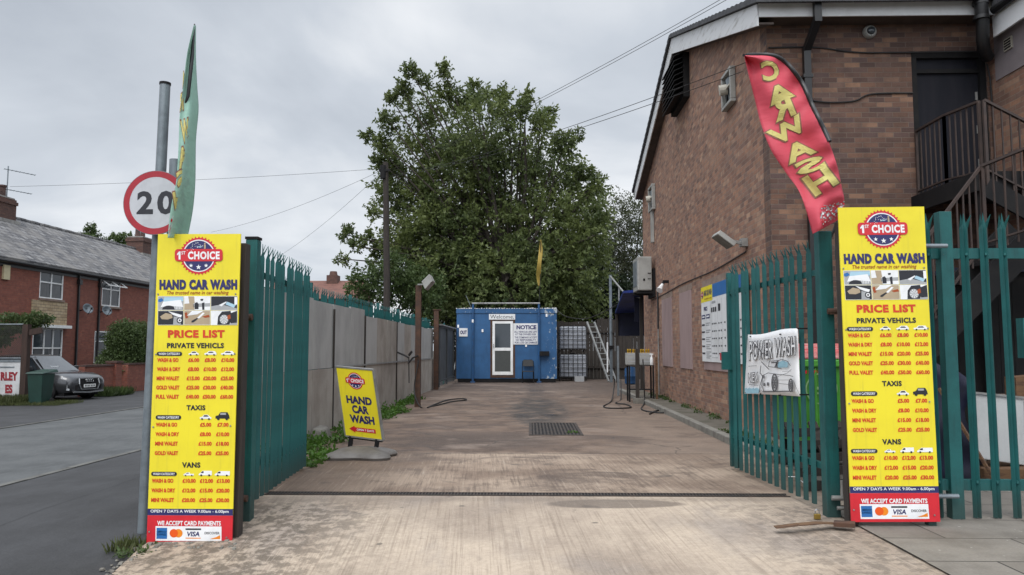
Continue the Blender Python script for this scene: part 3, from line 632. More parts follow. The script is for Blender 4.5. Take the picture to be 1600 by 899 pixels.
mb = MB(); mb.hexa([(2.985, 12.200, 3.168), (3.225, 12.200, 2.984), (3.225, 12.570, 2.984), (2.985, 12.570, 3.168), (2.99, 12.200, 3.174), (3.23, 12.200, 2.99), (3.23, 12.570, 2.99), (2.99, 12.570, 3.174)]); mb.build('lamp_glass', weathered('led_glass', (.16, .155, .13)), t)
mb = MB(); mb.bar((3.2, 12.380, 3.1), (3.42, 12.380, 3.06), .05, .05); mb.box(3.40, 3.497, 12.300, 12.460, 3.0, 3.13); mb.build('bracket', 'alu', t)
t = thing('spot_light', (3.45, 19.400, 2.98), 'small white spot lamp on a black bracket between the boarded windows and air conditioner', 'spotlight')
mb = MB(); mb.bar((3.498, 19.400, 3.05), (3.36, 19.400, 3.05), .10, .07); mb.bar((3.38, 19.400, 3.05), (3.33, 19.350, 2.95), .05, .05); mb.build('bracket', 'black', t)
mb = MB(); mb.tube([(3.34, 19.350, 2.98), (3.28, 19.300, 2.88), (3.24, 19.250, 2.82)], [.035, .06, .085], 12); mb.build('lamp_head', 'upvc', t)
t = thing('security_camera', (5.0, 11.05, 6.0), 'round dome security camera high on the front brick wall', 'camera')
mb = MB(); mb.lathe([(.095, 0), (.095, -.05), (.075, -.075)], (5.0, 11.098, 6.0), 'Y'); mb.build('camera_body', 'acgrey', t, smooth=True)
mb = MB(); mb.lathe([(.06, -.074), (.05, -.105), (.02, -.12)], (5.0, 11.098, 6.0), 'Y'); mb.build('camera_dome', 'glass', t, smooth=True)
t = thing('air_conditioner', (3.3, 21.900, 2.95), 'pale grey air conditioning unit hung near the far corner of the brick wall', 'air conditioner')
mb = MB(); mb.box(3.0, 3.4, 21.350, 22.350, 2.98, 3.93); mb.build('casing', 'acgrey', t, bevel=.03)
mb = MB(); mb.box(2.985, 3.0, 21.500, 22.200, 3.12, 3.82); mb.build('fan_grille', 'galv', t)
mb = MB(); mb.box(2.98, 3.495, 21.400, 21.460, 2.90, 2.978); mb.box(2.98, 3.495, 22.200, 22.260, 2.90, 2.978); mb.box(3.43, 3.497, 21.380, 22.300, 2.8, 3.6); mb.build('bracket', 'black', t)
mb = MB(); mb.box(3.15, 3.2, 21.335, 21.349, 3.25, 3.31); mb.box(3.28, 3.37, 21.335, 21.349, 3.45, 3.47); mb.box(3.28, 3.36, 21.335, 21.349, 3.30, 3.315); mb.build('side_handle', 'black', t)

# ================================================================== steel fire stair
st = thing('fire_staircase', (5.6, 9.4, 0), 'black steel fire staircase with railings below the upper black door', 'staircase')
mb = MB(); mb.box(5.55, 6.70, 9.5, 11.09, 3.44, 3.53); mb.box(5.51, 5.55, 9.48, 11.09, 3.30, 3.54); mb.box(5.55, 6.7, 9.46, 9.5, 3.30, 3.54)
mb.build('landing', 'black', st)
def railing(pts, hgt, name='railing', sp=.115, low=.12):
    mb = MB(); pts = [Vector(p) for p in pts]; u = Vector((0, 0, 1))
    for a, b in zip(pts, pts[1:]):
        mb.bar(a+u*hgt, b+u*hgt, .045, .03); mb.bar(a+u*low, b+u*low, .035, .02); n = max(2, int((b-a).length/sp))
        for k in range(n+1):
            p = a.lerp(b, k/n); r = .016 if 0 < k < n else .034; mb.bar(p+u*(low-.1 if 0 < k < n else -.1), p+u*hgt, r, r)
    return mb.build(name, 'railbrown', st)
M['railbrown'] = weathered('dark_steel_rail', (.032, .021, .018), (.055, .034, .027), 6, .7)
railing([(5.6, 11.05, 3.5), (5.6, 10.3, 3.5), (5.6, 9.5, 3.43)], 1.0)
railing([(5.63, 9.44, 3.43), (7.4, 9.44, 2.45)], 1.0)
mb = MB()
mb.bar((5.6, 9.44, 3.34), (7.4, 9.44, 2.28), .04, .24); mb.build('stringer', 'black', st)
mb = MB(); mb.box(7.3, 8.4, 8.5, 9.9, 2.3, 2.4); mb.build('half_landing', 'black', st)
mb = MB(); mb.bar((3.15, 9.4, .1), (5.9, 9.4, 2.8), .05, .30); mb.bar((3.15, 8.75, .1), (5.9, 8.75, 2.8), .05, .30); mb.build('lower_stringer', 'black', st)
for k in range(12):
    x = 3.25+k*.22; z = .14+k*.22; mb = MB(); mb.box(x-.12, x+.14, 8.78, 9.37, z, z+.03); mb.build('tread', 'black', st)
mb = MB(); mb.box(5.8, 7.35, 8.7, 9.4, 2.42, 2.5); mb.build('lower_landing', 'black', st)
railing([(3.3, 8.70, .1), (5.12, 8.70, 2.42)], 1.0)
railing([(5.12, 8.68, 2.42), (5.37, 8.3, 2.52), (6.9, 7.9, 2.62)], 1.0)
for x, y in ((5.6, 9.55), (6.65, 9.55), (7.3, 8.6)):
    mb = MB(); mb.box(x-.04, x+.04, y-.04, y+.04, 0, 3.45 if y > 9 else 2.4); mb.build('support_post', 'black', st)
t = thing('stair_shade_infill', (6.5, 9.8, 0), 'added black board store built under the fire staircase', 'infill')  # added black boxing; its colour makes the darkness under the stair
mb = MB()
for k in range(16): mb.box(5.3+k*.17, 5.3+k*.17+.165, 9.65, 9.68, .02, 2.3-.1*(k % 2)*.1)
mb.build('boarding', 'black', t)
mb = MB(); mb.box(5.25, 8.0, 9.6, 11.0, 2.305, 2.36); mb.build('infill_roof', 'darktarp', t)
mb = MB(); mb.box(5.3, 5.33, 9.681, 11.0, .02, 2.3); mb.build('side_boarding', 'black', t)
# ================================================================== palisade fences and gates
def pale_builder(d, nrm, z0, z1, w=.066, dep=.024, splay=.045):
    """one steel pale standing at the world origin: W profile with a triple pointed splayed head"""
    d = Vector((d[0], d[1], 0)).normalized(); q = Vector((nrm[0], nrm[1], 0)).normalized(); u = Vector((0, 0, 1))
    pr = [(-w/2, 0), (-w*.22, dep), (0, dep*.25), (w*.22, dep), (w/2, 0)]
    mb = MB(); mb.closed = False
    lo = [mb.V(d*a+q*b+u*z0) for a, b in pr]; hi = [mb.V(d*a+q*b+u*(z1-.13)) for a, b in pr]
    for k in range(4): mb.F(lo[k], lo[k+1], hi[k+1], hi[k])
    c = mb.V(d*0+q*(dep*.4)+u*z1); l = mb.V(d*(-w*.62)+q*(splay)+u*(z1-.015)); r = mb.V(d*(w*.62)+q*(splay)+u*(z1-.02))
    nl = mb.V(d*(-w*.2)+q*(dep*.6)+u*(z1-.085)); nr = mb.V(d*(w*.2)+q*(dep*.6)+u*(z1-.085))
    mb.F(hi[0], hi[1], nl, l); mb.F(hi[1], hi[2], nl); mb.F(hi[2], c, nl); mb.F(hi[2], nr, c); mb.F(hi[2], hi[3], nr); mb.F(hi[3], hi[4], r, nr)
    for z in (.3, z1-.34):
        c_ = q*(dep*.3)+u*z; mb.hexa([c_+d*a+u*b for a, b in ((-.012, -.012), (.012, -.012), (.012, .012), (-.012, .012))]+[c_+q*.02+d*a+u*b for a, b in ((-.009, -.009), (.009, -.009), (.009, .009), (-.009, .009))])
    return mb
def pales(root, pts, d, nrm, z0, z1, split=None):
    pr = pale_builder(d, nrm, z0, z1); o = None
    for k, p in enumerate(pts):
        if o is None: o = pr.build('pale', 'teal', root, origin=None, solid=.004); base = o.location.copy(); off = worg(root)
        c = o if k == 0 else o.copy()
        if k: COL.objects.link(c); c.parent = root
        # mesh is stored about the root; shift each copy to its own foot
        c.location = Vector((p[0], p[1], p[2] if len(p) > 2 else 0))
        c.rotation_euler = (random.uniform(-.006, .006), random.uniform(-.006, .006), 0)
    # the shared mesh was stored relative to the root's origin: undo that shift
    o.data.transform(Matrix.Translation(off))
    for c in root.children:
        if c.data is o.data: c.location = c.location-off
# left gate, standing open along the drive
A, B = Vector((-2.405, 6.52, 0)), Vector((-2.56, 8.72, 0)); dv = (B-A).normalized(); nv = Vector((dv.y, -dv.x, 0))
t = thing('palisade_gate', A, 'green palisade gate folded open on the left behind the lower price sign', 'gate', 'green entrance gates')
pales(t, [A+dv*(.24+k*.155)-nv*.0+nv*.03 for k in range(13)], dv, nv, .05, 2.29)
for z in (.35, 2.02):
    mb = MB(); mb.bar(A+Vector((0, 0, z)), B+Vector((0, 0, z)), .04, .05); mb.build('rail', 'teal', t)
mb = MB(); mb.bar(B+Vector((0, 0, .04)), B+Vector((0, 0, 2.19)), .06, .06); mb.build('end_stile', 'teal', t)
mb = MB(); mb.bar(A+dv*.1+Vector((0, 0, .04)), A+dv*.1+Vector((0, 0, 2.2)), .05, .05); mb.build('hinge_stile', 'teal', t)
t = thing('gate_post', (-2.37, 6.5, 0), 'square green gate post on the left beside the lower price sign', 'post', 'green gate posts')
mb = MB(); mb.box(-2.425, -2.325, 6.45, 6.55, -.1, 2.285); mb.build('post_shaft', 'teal', t, bevel=.006)
mb = MB(); mb.box(-2.43, -2.32, 6.445, 6.555, 2.288, 2.31); mb.build('post_cap', 'black', t)
for z in (1.62, .12): mb = MB(); mb.tube([(-2.47, 6.42, z), (-2.34, 6.42, z)], .028, 10); mb.build('hinge', 'rust', t)
# right gate
A, B = Vector((2.455, 6.48, 0)), Vector((2.29, 8.82, 0)); dv = (B-A).normalized(); nv = Vector((-dv.y, dv.x, 0))
t = thing('palisade_gate', A, 'green palisade gate open on the right with a white hand drawn poster tied on', 'gate', 'green entrance gates')
GA, GD, GN = A.copy(), dv.copy(), nv.copy()
pales(t, [A+dv*(.20+k*.163)+nv*.03 for k in range(13)], dv, nv, .05, 2.30)
for z in (.38, 2.0):
    mb = MB(); mb.bar(A+dv*.06+Vector((0, 0, z)), B+Vector((0, 0, z)), .04, .05); mb.build('rail', 'teal', t)
mb = MB(); mb.bar(B+Vector((0, 0, .04)), B+Vector((0, 0, 2.22)), .07, .07); mb.bar(B-dv*.11+Vector((0, 0, .04)), B-dv*.11+Vector((0, 0, 2.15)), .03, .05); mb.build('end_stile', 'teal', t)
mb = MB(); mb.bar(B-dv*.03+nv*.04+Vector((0, 0, 1.12)), B-dv*.03+nv*.04+Vector((0, 0, 1.32)), .16, .05); mb.build('lock_box', 'teal', t)
t = thing('gate_post', (2.46, 6.43, 0), 'square green gate post on the right beside the higher price sign', 'post', 'green gate posts')
mb = MB(); mb.box(2.395, 2.505, 6.375, 6.485, -.05, 2.33); mb.build('post_shaft', 'teal', t, bevel=.006)
mb = MB(); mb.tube([(2.44, 6.35, 1.66), (2.58, 6.34, 1.66)], .025, 10); mb.box(2.45, 2.6, 6.33, 6.36, 1.635, 1.655); mb.build('hinge', 'rust', t)
mb = MB(); mb.tube([(2.42, 6.34, .16), (2.58, 6.33, .16)], .02, 8); mb.tube([(2.50, 6.33, .16), (2.50, 6.33, .30)], .012, 8); mb.tube([(2.46, 6.34, .08), (2.56, 6.33, .08)], .016, 8); mb.build('latch_bolt', 'alu', t)
# right fence
t = thing('palisade_fence', (3.4, 6.3, 0), 'green palisade fence with pointed pales right of the higher price sign', 'fence')
xs = [2.62+.157*k for k in range(5)]+[3.545+.157*k for k in range(16)]
pales(t, [(x, 6.30, .0) for x in xs if abs(x-4.02) > .05 and not (4.0 < x < 4.02)], (1, 0), (0, -1), .02, 2.46)
for z in (.27, 2.13):
    mb = MB(); mb.bar((2.52, 6.335, z), (5.95, 6.335, z), .05, .085); mb.build('rail', 'teal', t)
mb = MB(); mb.box(3.335, 3.435, 6.27, 6.36, 0, 2.47); mb.build('fence_post', 'teal', t, bevel=.004)
mb = MB(); mb.box(5.95, 6.05, 6.27, 6.36, 0, 2.47); mb.build('fence_post', 'teal', t, bevel=.004)
mb = MB(); mb.box(3.95, 4.36, 6.25, 6.34, 1.54, 1.60); mb.box(3.95, 4.36, 6.25, 6.34, 1.28, 1.34); mb.box(3.95, 4.0, 6.25, 6.34, 1.34, 1.54); mb.build('lock_surround', 'teal', t)
for z in (2.18, .2): mb = MB(); mb.tube([(3.12, 6.22, z), (3.36, 6.22, z)], .018, 8); mb.build('hinge_bar', 'galv', t)
# left boundary: teal palisade behind a skin of sheets
t = thing('palisade_fence', (-3.42, 18, 0), 'long green palisade fence showing its tips above the sheeted left boundary', 'fence')
pales(t, [(-3.42, 10.4+k*.158, 0) for k in range(100)], (0, 1), (1, 0), .05, 2.36)
for z in (.35, 2.1):
    mb = MB(); mb.box(-3.50, -3.455, 8.9, 32.5, z, z+.06); mb.build('rail', 'teal', t)
for k in range(9):
    y = 9.5+k*2.75; mb = MB(); mb.box(-3.56, -3.50, y-.03, y+.03, -.1, 2.42); mb.build('fence_post', 'teal', t)
t = thing('sheet_wall', (-3.3, 16, 0), 'patched wall of grey and beige sheets lining the left side of the yard', 'wall')
y = 6.7; k = 0
while y < 25.6:
    w = 1.22; top = 2.12 if y < 15 else 2.03
    mb = MB(); o = random.uniform(-.012, .012); mb.box(-3.33+o, -3.295+o, y+.006, y+w-.006, 1.045, top+random.uniform(-.02, .02)); mb.build('upper_sheet', 'sheetlight' if k not in (8, 9, 11) else 'sheet', t)
    o = random.uniform(-.012, .006); mb = MB(); mb.box(-3.34+o, -3.28+o, y+.006, y+w-.006, -.02, 1.035); mb.build('lower_sheet', 'sheet', t)
    y += w; k += 1
for y in (9.13, 12.8, 15.23, 18.9, 22.5):
    mb = MB(); mb.box(-3.292, -3.262, y-.012, y+.012, .0, 2.02); mb.build('cover_strip', 'darkwood', t)
mb = MB(); mb.box(-3.275, -3.255, 12.9, 25.5, 1.03, 1.06); mb.build('cover_rail', 'alu', t)
mb = MB(); mb.box(-3.25, -3.16, 15.8, 15.95, 0, .62); mb.build('stub_post', 'rust', t)
mb = MB(); mb.hexa([(-3.24, 11.3, -.01), (-3.02, 11.35, -.01), (-3.02, 11.85, -.01), (-3.24, 11.8, -.01), (-3.2, 11.35, .2), (-3.06, 11.4, .16), (-3.06, 11.8, .17), (-3.2, 11.75, .21)]); tag(mb.build('concrete_block', 'kerb', bevel=.03, origin=(-3.1, 11.5, 0)), 'rough concrete block lying in weeds at the foot of the left wall', 'block')
t = thing('yard_gate', (-3.1, 26, 0), 'dark grey sheet steel gate panel at the far end of the left wall', 'gate')
mb = MB(); mb.box(-3.16, -3.12, 26.2, 31.2, .22, 2.12); mb.build('steel_sheet', 'greygate', t)
mb = MB()
for y0 in (26.2, 28.6, 31.1): mb.box(-3.118, -3.07, y0, y0+.06, .06, 2.16)
for z in (.24, 2.1): mb.box(-3.117, -3.075, 26.26, 31.1, z, z+.055)
mb.build('gate_frame', 'greygate', t)
mb = MB(); mb.box(-3.15, -3.0, 26.1, 31.3, 2.165, 2.21); mb.build('top_rail', 'alu', t)
def rustpost(x, y, z, label, w=.13):
    t = thing('steel_post', (x, y, 0), label, 'post')
    mb = MB(); mb.box(x-w/2, x+w/2, y-w/2, y-w/2+.02, -.05, z); mb.box(x-w/2, x+w/2, y+w/2-.02, y+w/2, -.05, z); mb.box(x-.012, x+.012, y-w/2+.021, y+w/2-.021, -.05, z); mb.build('beam', 'rust', t); return t
t = rustpost(-2.65, 18.2, 2.87, 'tall rusty steel post with a floodlight on top in front of the left wall')
mb = MB(); mb.tube([(-2.63, 18.1, 1.2), (-2.75, 18.05, 1.15), (-2.85, 18.0, 1.02)], .02, 8); mb.build('hose_hook', 'black', t)
t = rustpost(-3.16, 25.9, 2.66, 'shorter rusty steel post where the sheeted wall meets the dark gate', .16)
mb = MB(); mb.box(-3.28, -3.0, 25.8, 26.0, 2.662, 2.69); mb.build('cap_plate', 'rust', t)
t = thing('flood_light', (-2.6, 18.1, 2.87), 'slanted grey floodlight on top of the rusty post by the left wall', 'floodlight')
mb = MB(); mb.hexa([(-2.52, 17.75, 2.92), (-2.34, 17.75, 3.10), (-2.34, 18.25, 3.10), (-2.52, 18.25, 2.92), (-2.44, 17.75, 2.74), (-2.26, 17.75, 2.94), (-2.26, 18.25, 2.94), (-2.44, 18.25, 2.74)])
mb.x = None; mb.build('lamp_housing', 'acgrey', t, bevel=.01)
mb = MB(); mb.bar((-2.65, 18.1, 2.88), (-2.40, 18.0, 2.88), .05, .035); mb.build('bracket', 'alu', t)
t = thing('pressure_lance', (-2.85, 18.3, .5), 'black pressure washer lance hanging on the left wall beside the rusty post', 'lance')
mb = MB(); mb.tube([(-2.9, 18.4, 1.15), (-2.88, 18.35, .55)], .012, 8); mb.build('lance_tube', 'black', t)
mb = MB(); mb.tube([(-3.2, 18.5, 1.28), (-3.0, 18.45, 1.2), (-2.9, 18.4, 1.15)], .022, 8); mb.bar((-2.9, 18.4, 1.2), (-2.82, 18.35, 1.3), .03, .05); mb.build('handle', 'rubber', t)

# ================================================================== price signs
SM = ['yellow', 'red', 'pwhite', 'navy', 'ink', 'brownred', 'pred', 'orange', 'amber', 'pblue', 'pgrey', 'sand', 'lightblue']
IX = {k: i for i, k in enumerate(SM)}
def badge(mb, cx, cy, r, f, d, st=.0012):
    """serrated red seal with a ribbon; b runs downwards"""
    n = 34; k = math.pi*2/n; mb.cur = IX['red']; pts = []
    for i in range(n):
        a = i*k
        for q, rr in ((0, .90), (.28, .93), (.5, 1.0), (.72, .93)): pts.append((cx+math.cos(a+q*k)*r*rr, cy+math.sin(a+q*k)*r*rr))
    mb.poly(pts, f, d)
    mb.cur = IX['pwhite']; mb.disc(cx, cy, r*.82, f, d+st, 40); mb.cur = IX['navy']; mb.disc(cx, cy, r*.765, f, d+2*st, 40)
    mb.cur = IX['red']; w, hh, c = r*1.21, r*.31, r*.16; p = []
    for sx, sy, a0 in ((1, 1, 0), (-1, 1, 90), (-1, -1, 180), (1, -1, 270)):
        for q in range(5): a = R(a0+q*22.5); p.append((cx+sx*(w-c)+math.cos(a)*c, cy+sy*(hh-c)+math.sin(a)*c-r*.03))
    mb.poly(p, f, d+3*st)
    mb.cur = IX['pwhite']
    mb.poly([(cx+a*r, cy+b*r) for a, b in ((-1.09, -.09), (-.99, -.22), (-.91, -.22), (-.91, .19), (-1.01, .19), (-1.01, -.07), (-1.09, -.02))], f, d+4*st); text(mb, 'ST', cx-r*.87, cy-r*.23, cx-r*.66, cy-r*.06, f, d+4*st, .02)
    text(mb, 'CHOICE', cx-r*.54, cy-r*.22, cx+r*1.06, cy+r*.19, f, d+4*st, .045, space=1.12)
    for sx, sy, sr in ((-.38, .50, .11), (0, .58, .14), (.38, .50, .11)):
        q = []
        for i in range(10): a = -math.pi/2+i*math.pi/5; rr = sr*r*(1 if i % 2 == 0 else .42); q.append((cx+sx*r+math.cos(a)*rr, cy+sy*r+math.sin(a)*rr))
        mb.poly(q, f, d+4*st)
    rs = random.Random(3)          # spray of drops and the small figure with a lance
    for i in range(26):
        a = rs.uniform(-2.7, -1.2); rr = rs.uniform(.42, .7)*r; mb.rect(cx+math.cos(a)*rr, cy+math.sin(a)*rr, cx+math.cos(a)*rr+r*.025, cy+math.sin(a)*rr+r*.03, f, d+4*st)
    mb.cur = IX['lightblue']; mb.poly([(cx-r*.1, cy-r*.46), (cx+r*.1, cy-r*.48), (cx+r*.22, cy-r*.45), (cx+r*.06, cy-r*.41)], f, d+4*st)
    mb.cur = IX['sand']; mb.rect(cx+.27*r, cy-.56*r, cx+.36*r, cy-.35*r, f, d+4*st); mb.disc(cx+.315*r, cy-.61*r, .045*r, f, d+4.2*st, 10)
def carshape(mb, x0, y0, x1, y1, f, d, kind):
    W_, H_ = x1-x0, y1-y0; q = lambda pts: [(x0+a*W_, y0+b*H_) for a, b in pts]
    sh = {'car': [(0, .55), (.2, .45), (.35, .1), (.7, .1), (.88, .45), (1, .55), (1, .8), (0, .8)],
          'suv': [(0, .5), (.2, .4), (.35, .03), (.85, .03), (.97, .42), (1, .8), (0, .8)],
          'van': [(0, .6), (.1, .45), (.28, .05), (1, .05), (1, .82), (0, .82)],
          'small': [(0, .5), (.15, .35), (.3, .1), (.6, .1), (.62, .4), (1, .42), (1, .8), (0, .8)]}[kind]
    mb.poly(q(sh), f, d); c = mb.cur; mb.cur = IX['ink']
    if kind != 'van': mb.poly(q([(.28, .42), (.39, .17), (.66, .17), (.78, .42)] if kind != 'small' else [(.22, .36), (.33, .18), (.5, .18), (.5, .36)]), f, d+.0008)
    else: mb.poly(q([(.14, .45), (.27, .14), (.38, .14), (.38, .45)]), f, d+.0008)
    for a in (.2, .8): mb.disc(x0+a*W_, y0+.82*H_, H_*.17, f, d+.0012, 14)
    mb.cur = c
def price_sign(x0, y0, ztop, label):
    t = thing('price_sign', (x0+.33, y0, ztop-2.4), label, 'sign', 'tall yellow price signs')
    def f(a, b, d): return Vector((x0+(a-246+14*(b-366)/482)/132*.665, y0-d, ztop-(b-366)/482*2.41))
    mb = MB(); mb.box(x0, x0+.665, y0, y0+.012, ztop-2.19, ztop); mb.build('panel', 'yellow', t)
    mb = MB(); mb.box(x0, x0+.665, y0, y0+.012, ztop-2.197, ztop-2.191); mb.build('separator', 'sheetlight', t)
    zb = lambda b: ztop-(b-366)/482*2.41
    mb = MB(); mb.box(x0, x0+.665, y0-.0005, y0+.012, zb(805), zb(793.5)-.008); mb.build('opening_hours_band', 'navy', t)
    mb = MB(); mb.box(x0, x0+.665, y0-.0005, y0+.012, zb(848), zb(805)-.001); mb.build('payment_footer', 'red', t)
    mb = MB(); mb.closed = False; badge(mb, 311.5, 401, 31.5, f, .002); mb.build('badge', SM, t)
    mb = MB(); mb.closed = False; d = .0025
    def T(c, s, a0, b0, a1, b1, **k): mb.cur = IX[c]; text(mb, s, a0, b0, a1, b1, f, d, **k)
    T('navy', 'HAND CAR WASH', 249, 438.8, 372.5, 455.2, off=.075, space=1.14)
    mb.build('heading_lettering', SM, t); mb = MB(); mb.closed = False
    T('brownred', 'The trusted name in car washing', 261, 456.7, 359, 464.2, off=.012, shear=.25)
    mb.build('slogan_lettering', SM, t); mb = MB(); mb.closed = False
    T('pred', 'PRICE LIST', 263, 518.6, 352.7, 531, off=.055, space=1.12)
    T('ink', 'PRIVATE VEHICLS', 261.7, 539, 351.6, 547.3, off=.045, space=1.1)
    T('ink', 'TAXIS', 293, 636, 322.6, 644, off=.045, space=1.1); T('ink', 'VANS', 286.5, 724, 315, 732.4, off=.045, space=1.1)
    def pill(b0, b1, a0):
        mb.cur = IX['ink']; r = (b1-b0)/2; c = (b0+b1)/2; a1 = a0+40; mb.poly([(a0+r+math.cos(R(q))*r, c+math.sin(R(q))*r) for q in range(90, 271, 20)]+[(a1-r+math.cos(R(q))*r, c+math.sin(R(q))*r) for q in range(-90, 91, 20)], f, d)
        mb.cur = IX['pwhite']; text(mb, 'WASH CATEGORY', a0+3, c-1.9, a1-3, c+1.9, f, d+.001, .02)
    pill(552.8, 559.4, 245.7); pill(651.6, 658.6, 244.8); pill(738.8, 745.2, 238.5)
    mb.cur = IX['pwhite']
    for a0, a1, k in ((296, 312, 'car'), (321, 340, 'suv'), (347, 368, 'suv')): carshape(mb, a0, 551.5, a1, 559, f, d, k)
    carshape(mb, 314, 650, 332, 659, f, d, 'car'); mb.cur = IX['ink']; carshape(mb, 338.5, 646.5, 360.5, 659.3, f, d, 'suv'); mb.cur = IX['pgrey']; mb.rect(346, 648, 355, 651, f, d+.001)
    mb.cur = IX['pwhite']; carshape(mb, 289, 739, 305, 745.5, f, d, 'small'); carshape(mb, 312.5, 736.5, 333, 745.5, f, d, 'van'); carshape(mb, 337.5, 737, 361, 745.5, f, d, 'van')
    def rows(b0, dy, names, prices, la, pa, hh=6.3):
        for i, (n, pr) in enumerate(zip(names, prices)):
            b = b0+i*dy-i*0; sh = -14*(b-366)/482+5.8
            wl = {'WASH & GO': 33.5, 'WASH & DRY': 37, 'MINI WALET': 35.5, 'GOLD VALET': 36.5, 'FULL VALET': 36}[n]
            T('pred', n, la+sh, b-hh/2, la+sh+wl, b+hh/2, off=.045)
            for p, q in zip(pr, pa): w = 17.6 if len(p) == 5 else 20.6; T('pred', p, q+sh-w/2, b-hh/2, q+sh+w/2, b+hh/2, off=.045)
    N5 = ['WASH & GO', 'WASH & DRY', 'MINI WALET', 'GOLD VALET', 'FULL VALET']
    rows(565.8, 14.3, N5, [['£6.00', '£8.00', '£10.00'], ['£8.00', '£10.00', '£12.00'], ['£15.00', '£20.00', '£25.00'], ['£25.00', '£30.00', '£40.00'], ['£40.00', '£50.00', '£60.00']], 246.5, (304, 330, 357.5))
    rows(666.3, 14.6, N5[:4], [['£5.00', '£7.00'], ['£8.00', '£10.00'], ['£15.00', '£18.00'], ['£25.00', '£25.00']], 248, (326, 353))
    rows(752.4, 14.7, N5[:3], [['£10.00', '£12.00', '£13.00'], ['£12.00', '£15.00', '£20.00'], ['£20.00', '£25.00', '£30.00']], 245, (303, 330, 356))
    mb.build('price_lettering', SM, t); mb = MB(); mb.closed = False
    T('pwhite', 'OPEN 7 DAYS A WEEK 9.00am - 6.00pm', 238, 796.4, 359, 802.3, off=.015); T('pwhite', 'WE ACCEPT CARD PAYMENTS', 248.5, 813.3, 347, 820.3, off=.03)
    mb.build('footer_lettering', SM, t); mb = MB(); mb.closed = False
    mb.cur = IX['pwhite']; mb.rect(246, 821.5, 348, 843.5, f, d-.001)
    mb.cur = IX['pblue']; mb.rect(247.6, 824, 264, 840.6, f, d); T('pwhite', 'AMERICAN', 248.5, 828.5, 263, 831.5, off=.02); T('pwhite', 'EXPRESS', 248.8, 832.6, 262.8, 835.6, off=.02)
    mb.cur = IX['amber']; mb.disc(274.4, 832, 6.4, f, d+.0006, 24); mb.cur = IX['orange']; mb.disc(281.6, 832, 6.4, f, d, 24)
    mb.cur = IX['ink']; mb.rect(292.5, 824.6, 316.5, 827, f, d); mb.cur = IX['orange']; mb.rect(292.5, 838.6, 316, 840, f, d); T('navy', 'VISA', 295, 829.4, 314.2, 836.8, off=.03, shear=.2)
    T('ink', 'DISCOVER', 322, 829.6, 345, 833.4, off=.02); mb.cur = IX['orange']; mb.poly([(346, 834.5), (346, 840.5), (330, 840.5), (340, 837.5)], f, d)
    mb.build('card_logos', SM, t)
    cols = [(247.3, 287.3), (289, 329.6), (331.3, 372.3)]
    for r_, (b0, b1) in enumerate(((465.7, 486.9), (488.6, 510.5))):
        for c_, (a0, a1) in enumerate(cols):
            mb = MB(); mb.closed = False; w, hh = a1-a0, b1-b0; q = lambda a, b: (a0+a*w, b0+b*hh)
            def P(c, pts, dd=.0032): mb.cur = IX[c]; mb.poly([q(*p) for p in pts], f, dd)
            k = r_*3+c_
            mb.cur = IX[('pgrey', 'pwhite', 'ink', 'ink', 'sand', 'pwhite')[k]]; mb.rect(a0, b0, a1, b1, f, .0025)
            if k == 0:
                P('lightblue', [(.25, .05), (1, .05), (1, .35), (.2, .45)]); P('pwhite', [(.2, .4), (.9, .25), (1, .8), (.5, .7), (.1, .8)], .0034); P('pblue', [(0, .2), (.15, .12), (.22, .3), (.1, .42), (0, .4)], .0036)
                mb.cur = IX['ink']; mb.poly([q(.42+.26*math.cos(a), .98-.3*math.sin(a)) for a in [i*math.pi/10 for i in range(11)]], f, .0037)
                for i in range(5): P('pwhite', [(.65+i*.06, .45), (.67+i*.06, .45), (.68+i*.06, .95), (.66+i*.06, .95)], .0038)
                P('pgrey', [(.72, .8), (.85, .75), (1, .8), (1, 1), (.7, 1)], .0036)
            elif k == 1:
                P('sand', [(0, .55), (.35, .5), (.4, 1), (0, 1)]); P('sand', [(.15, 0), (.38, .0), (.4, .5), (.2, .6)], .0033); P('pgrey', [(.35, .55), (1, .5), (1, .75), (.35, .8)])
                P('ink', [(.4, .5), (.5, .42), (.56, .6), (.55, .95), (.4, .95)], .0035); P('ink', [(.68, .5), (.78, .45), (.78, 1), (.7, 1)], .0035); P('ink', [(.62, .2), (.74, .18), (.72, .32), (.64, .33)], .0035)
            elif k == 2:
                P('pgrey', [(0, .75), (.4, .6), (1, .9), (1, 1), (0, 1)]); P('lightblue', [(.55, .6), (.62, .4), (.95, .65), (.88, .85)], .0034); P('pwhite', [(.9, .05), (1, .05), (1, .6), (.9, .65)], .0034); P('pwhite', [(.3, .65), (.58, .38), (.6, .45), (.4, .75)], .0035)
            elif k == 3:
                P('pwhite', [(.4, .02), (.95, .3), (.9, .5), (.6, .3)]); P('sand', [(.08, .4), (.3, .15), (.55, .25), (.58, .5), (.4, .62), (.15, .6)], .0034); P('pgrey', [(.62, .4), (.95, .5), (.9, 1), (.6, 1)], .0034)
                mb.cur = IX['ink']; mb.disc(*q(.86, .68), hh*.22, f, .0036, 18); mb.cur = IX['pwhite']; mb.disc(*q(.86, .68), hh*.14, f, .0038, 18); mb.cur = IX['ink']; mb.disc(*q(.86, .68), hh*.07, f, .004, 12)
            elif k == 4:
                P('brownred', [(0, .15), (.1, .1), (.15, .5), (.05, .55)]); P('pwhite', [(.3, 0), (.75, 0), (.5, .25), (.1, .35)], .0033); P('ink', [(.28, .72), (.5, .5), (.54, .56), (.36, .82), (.28, .84)], .0036); P('amber' if False else 'brownred', [(.7, .4), (.95, .28), (1, .45), (.8, .5)], .0035); P('pwhite', [(.5, .5), (.72, .12), (.8, .16), (.58, .55)], .0035)
            else:
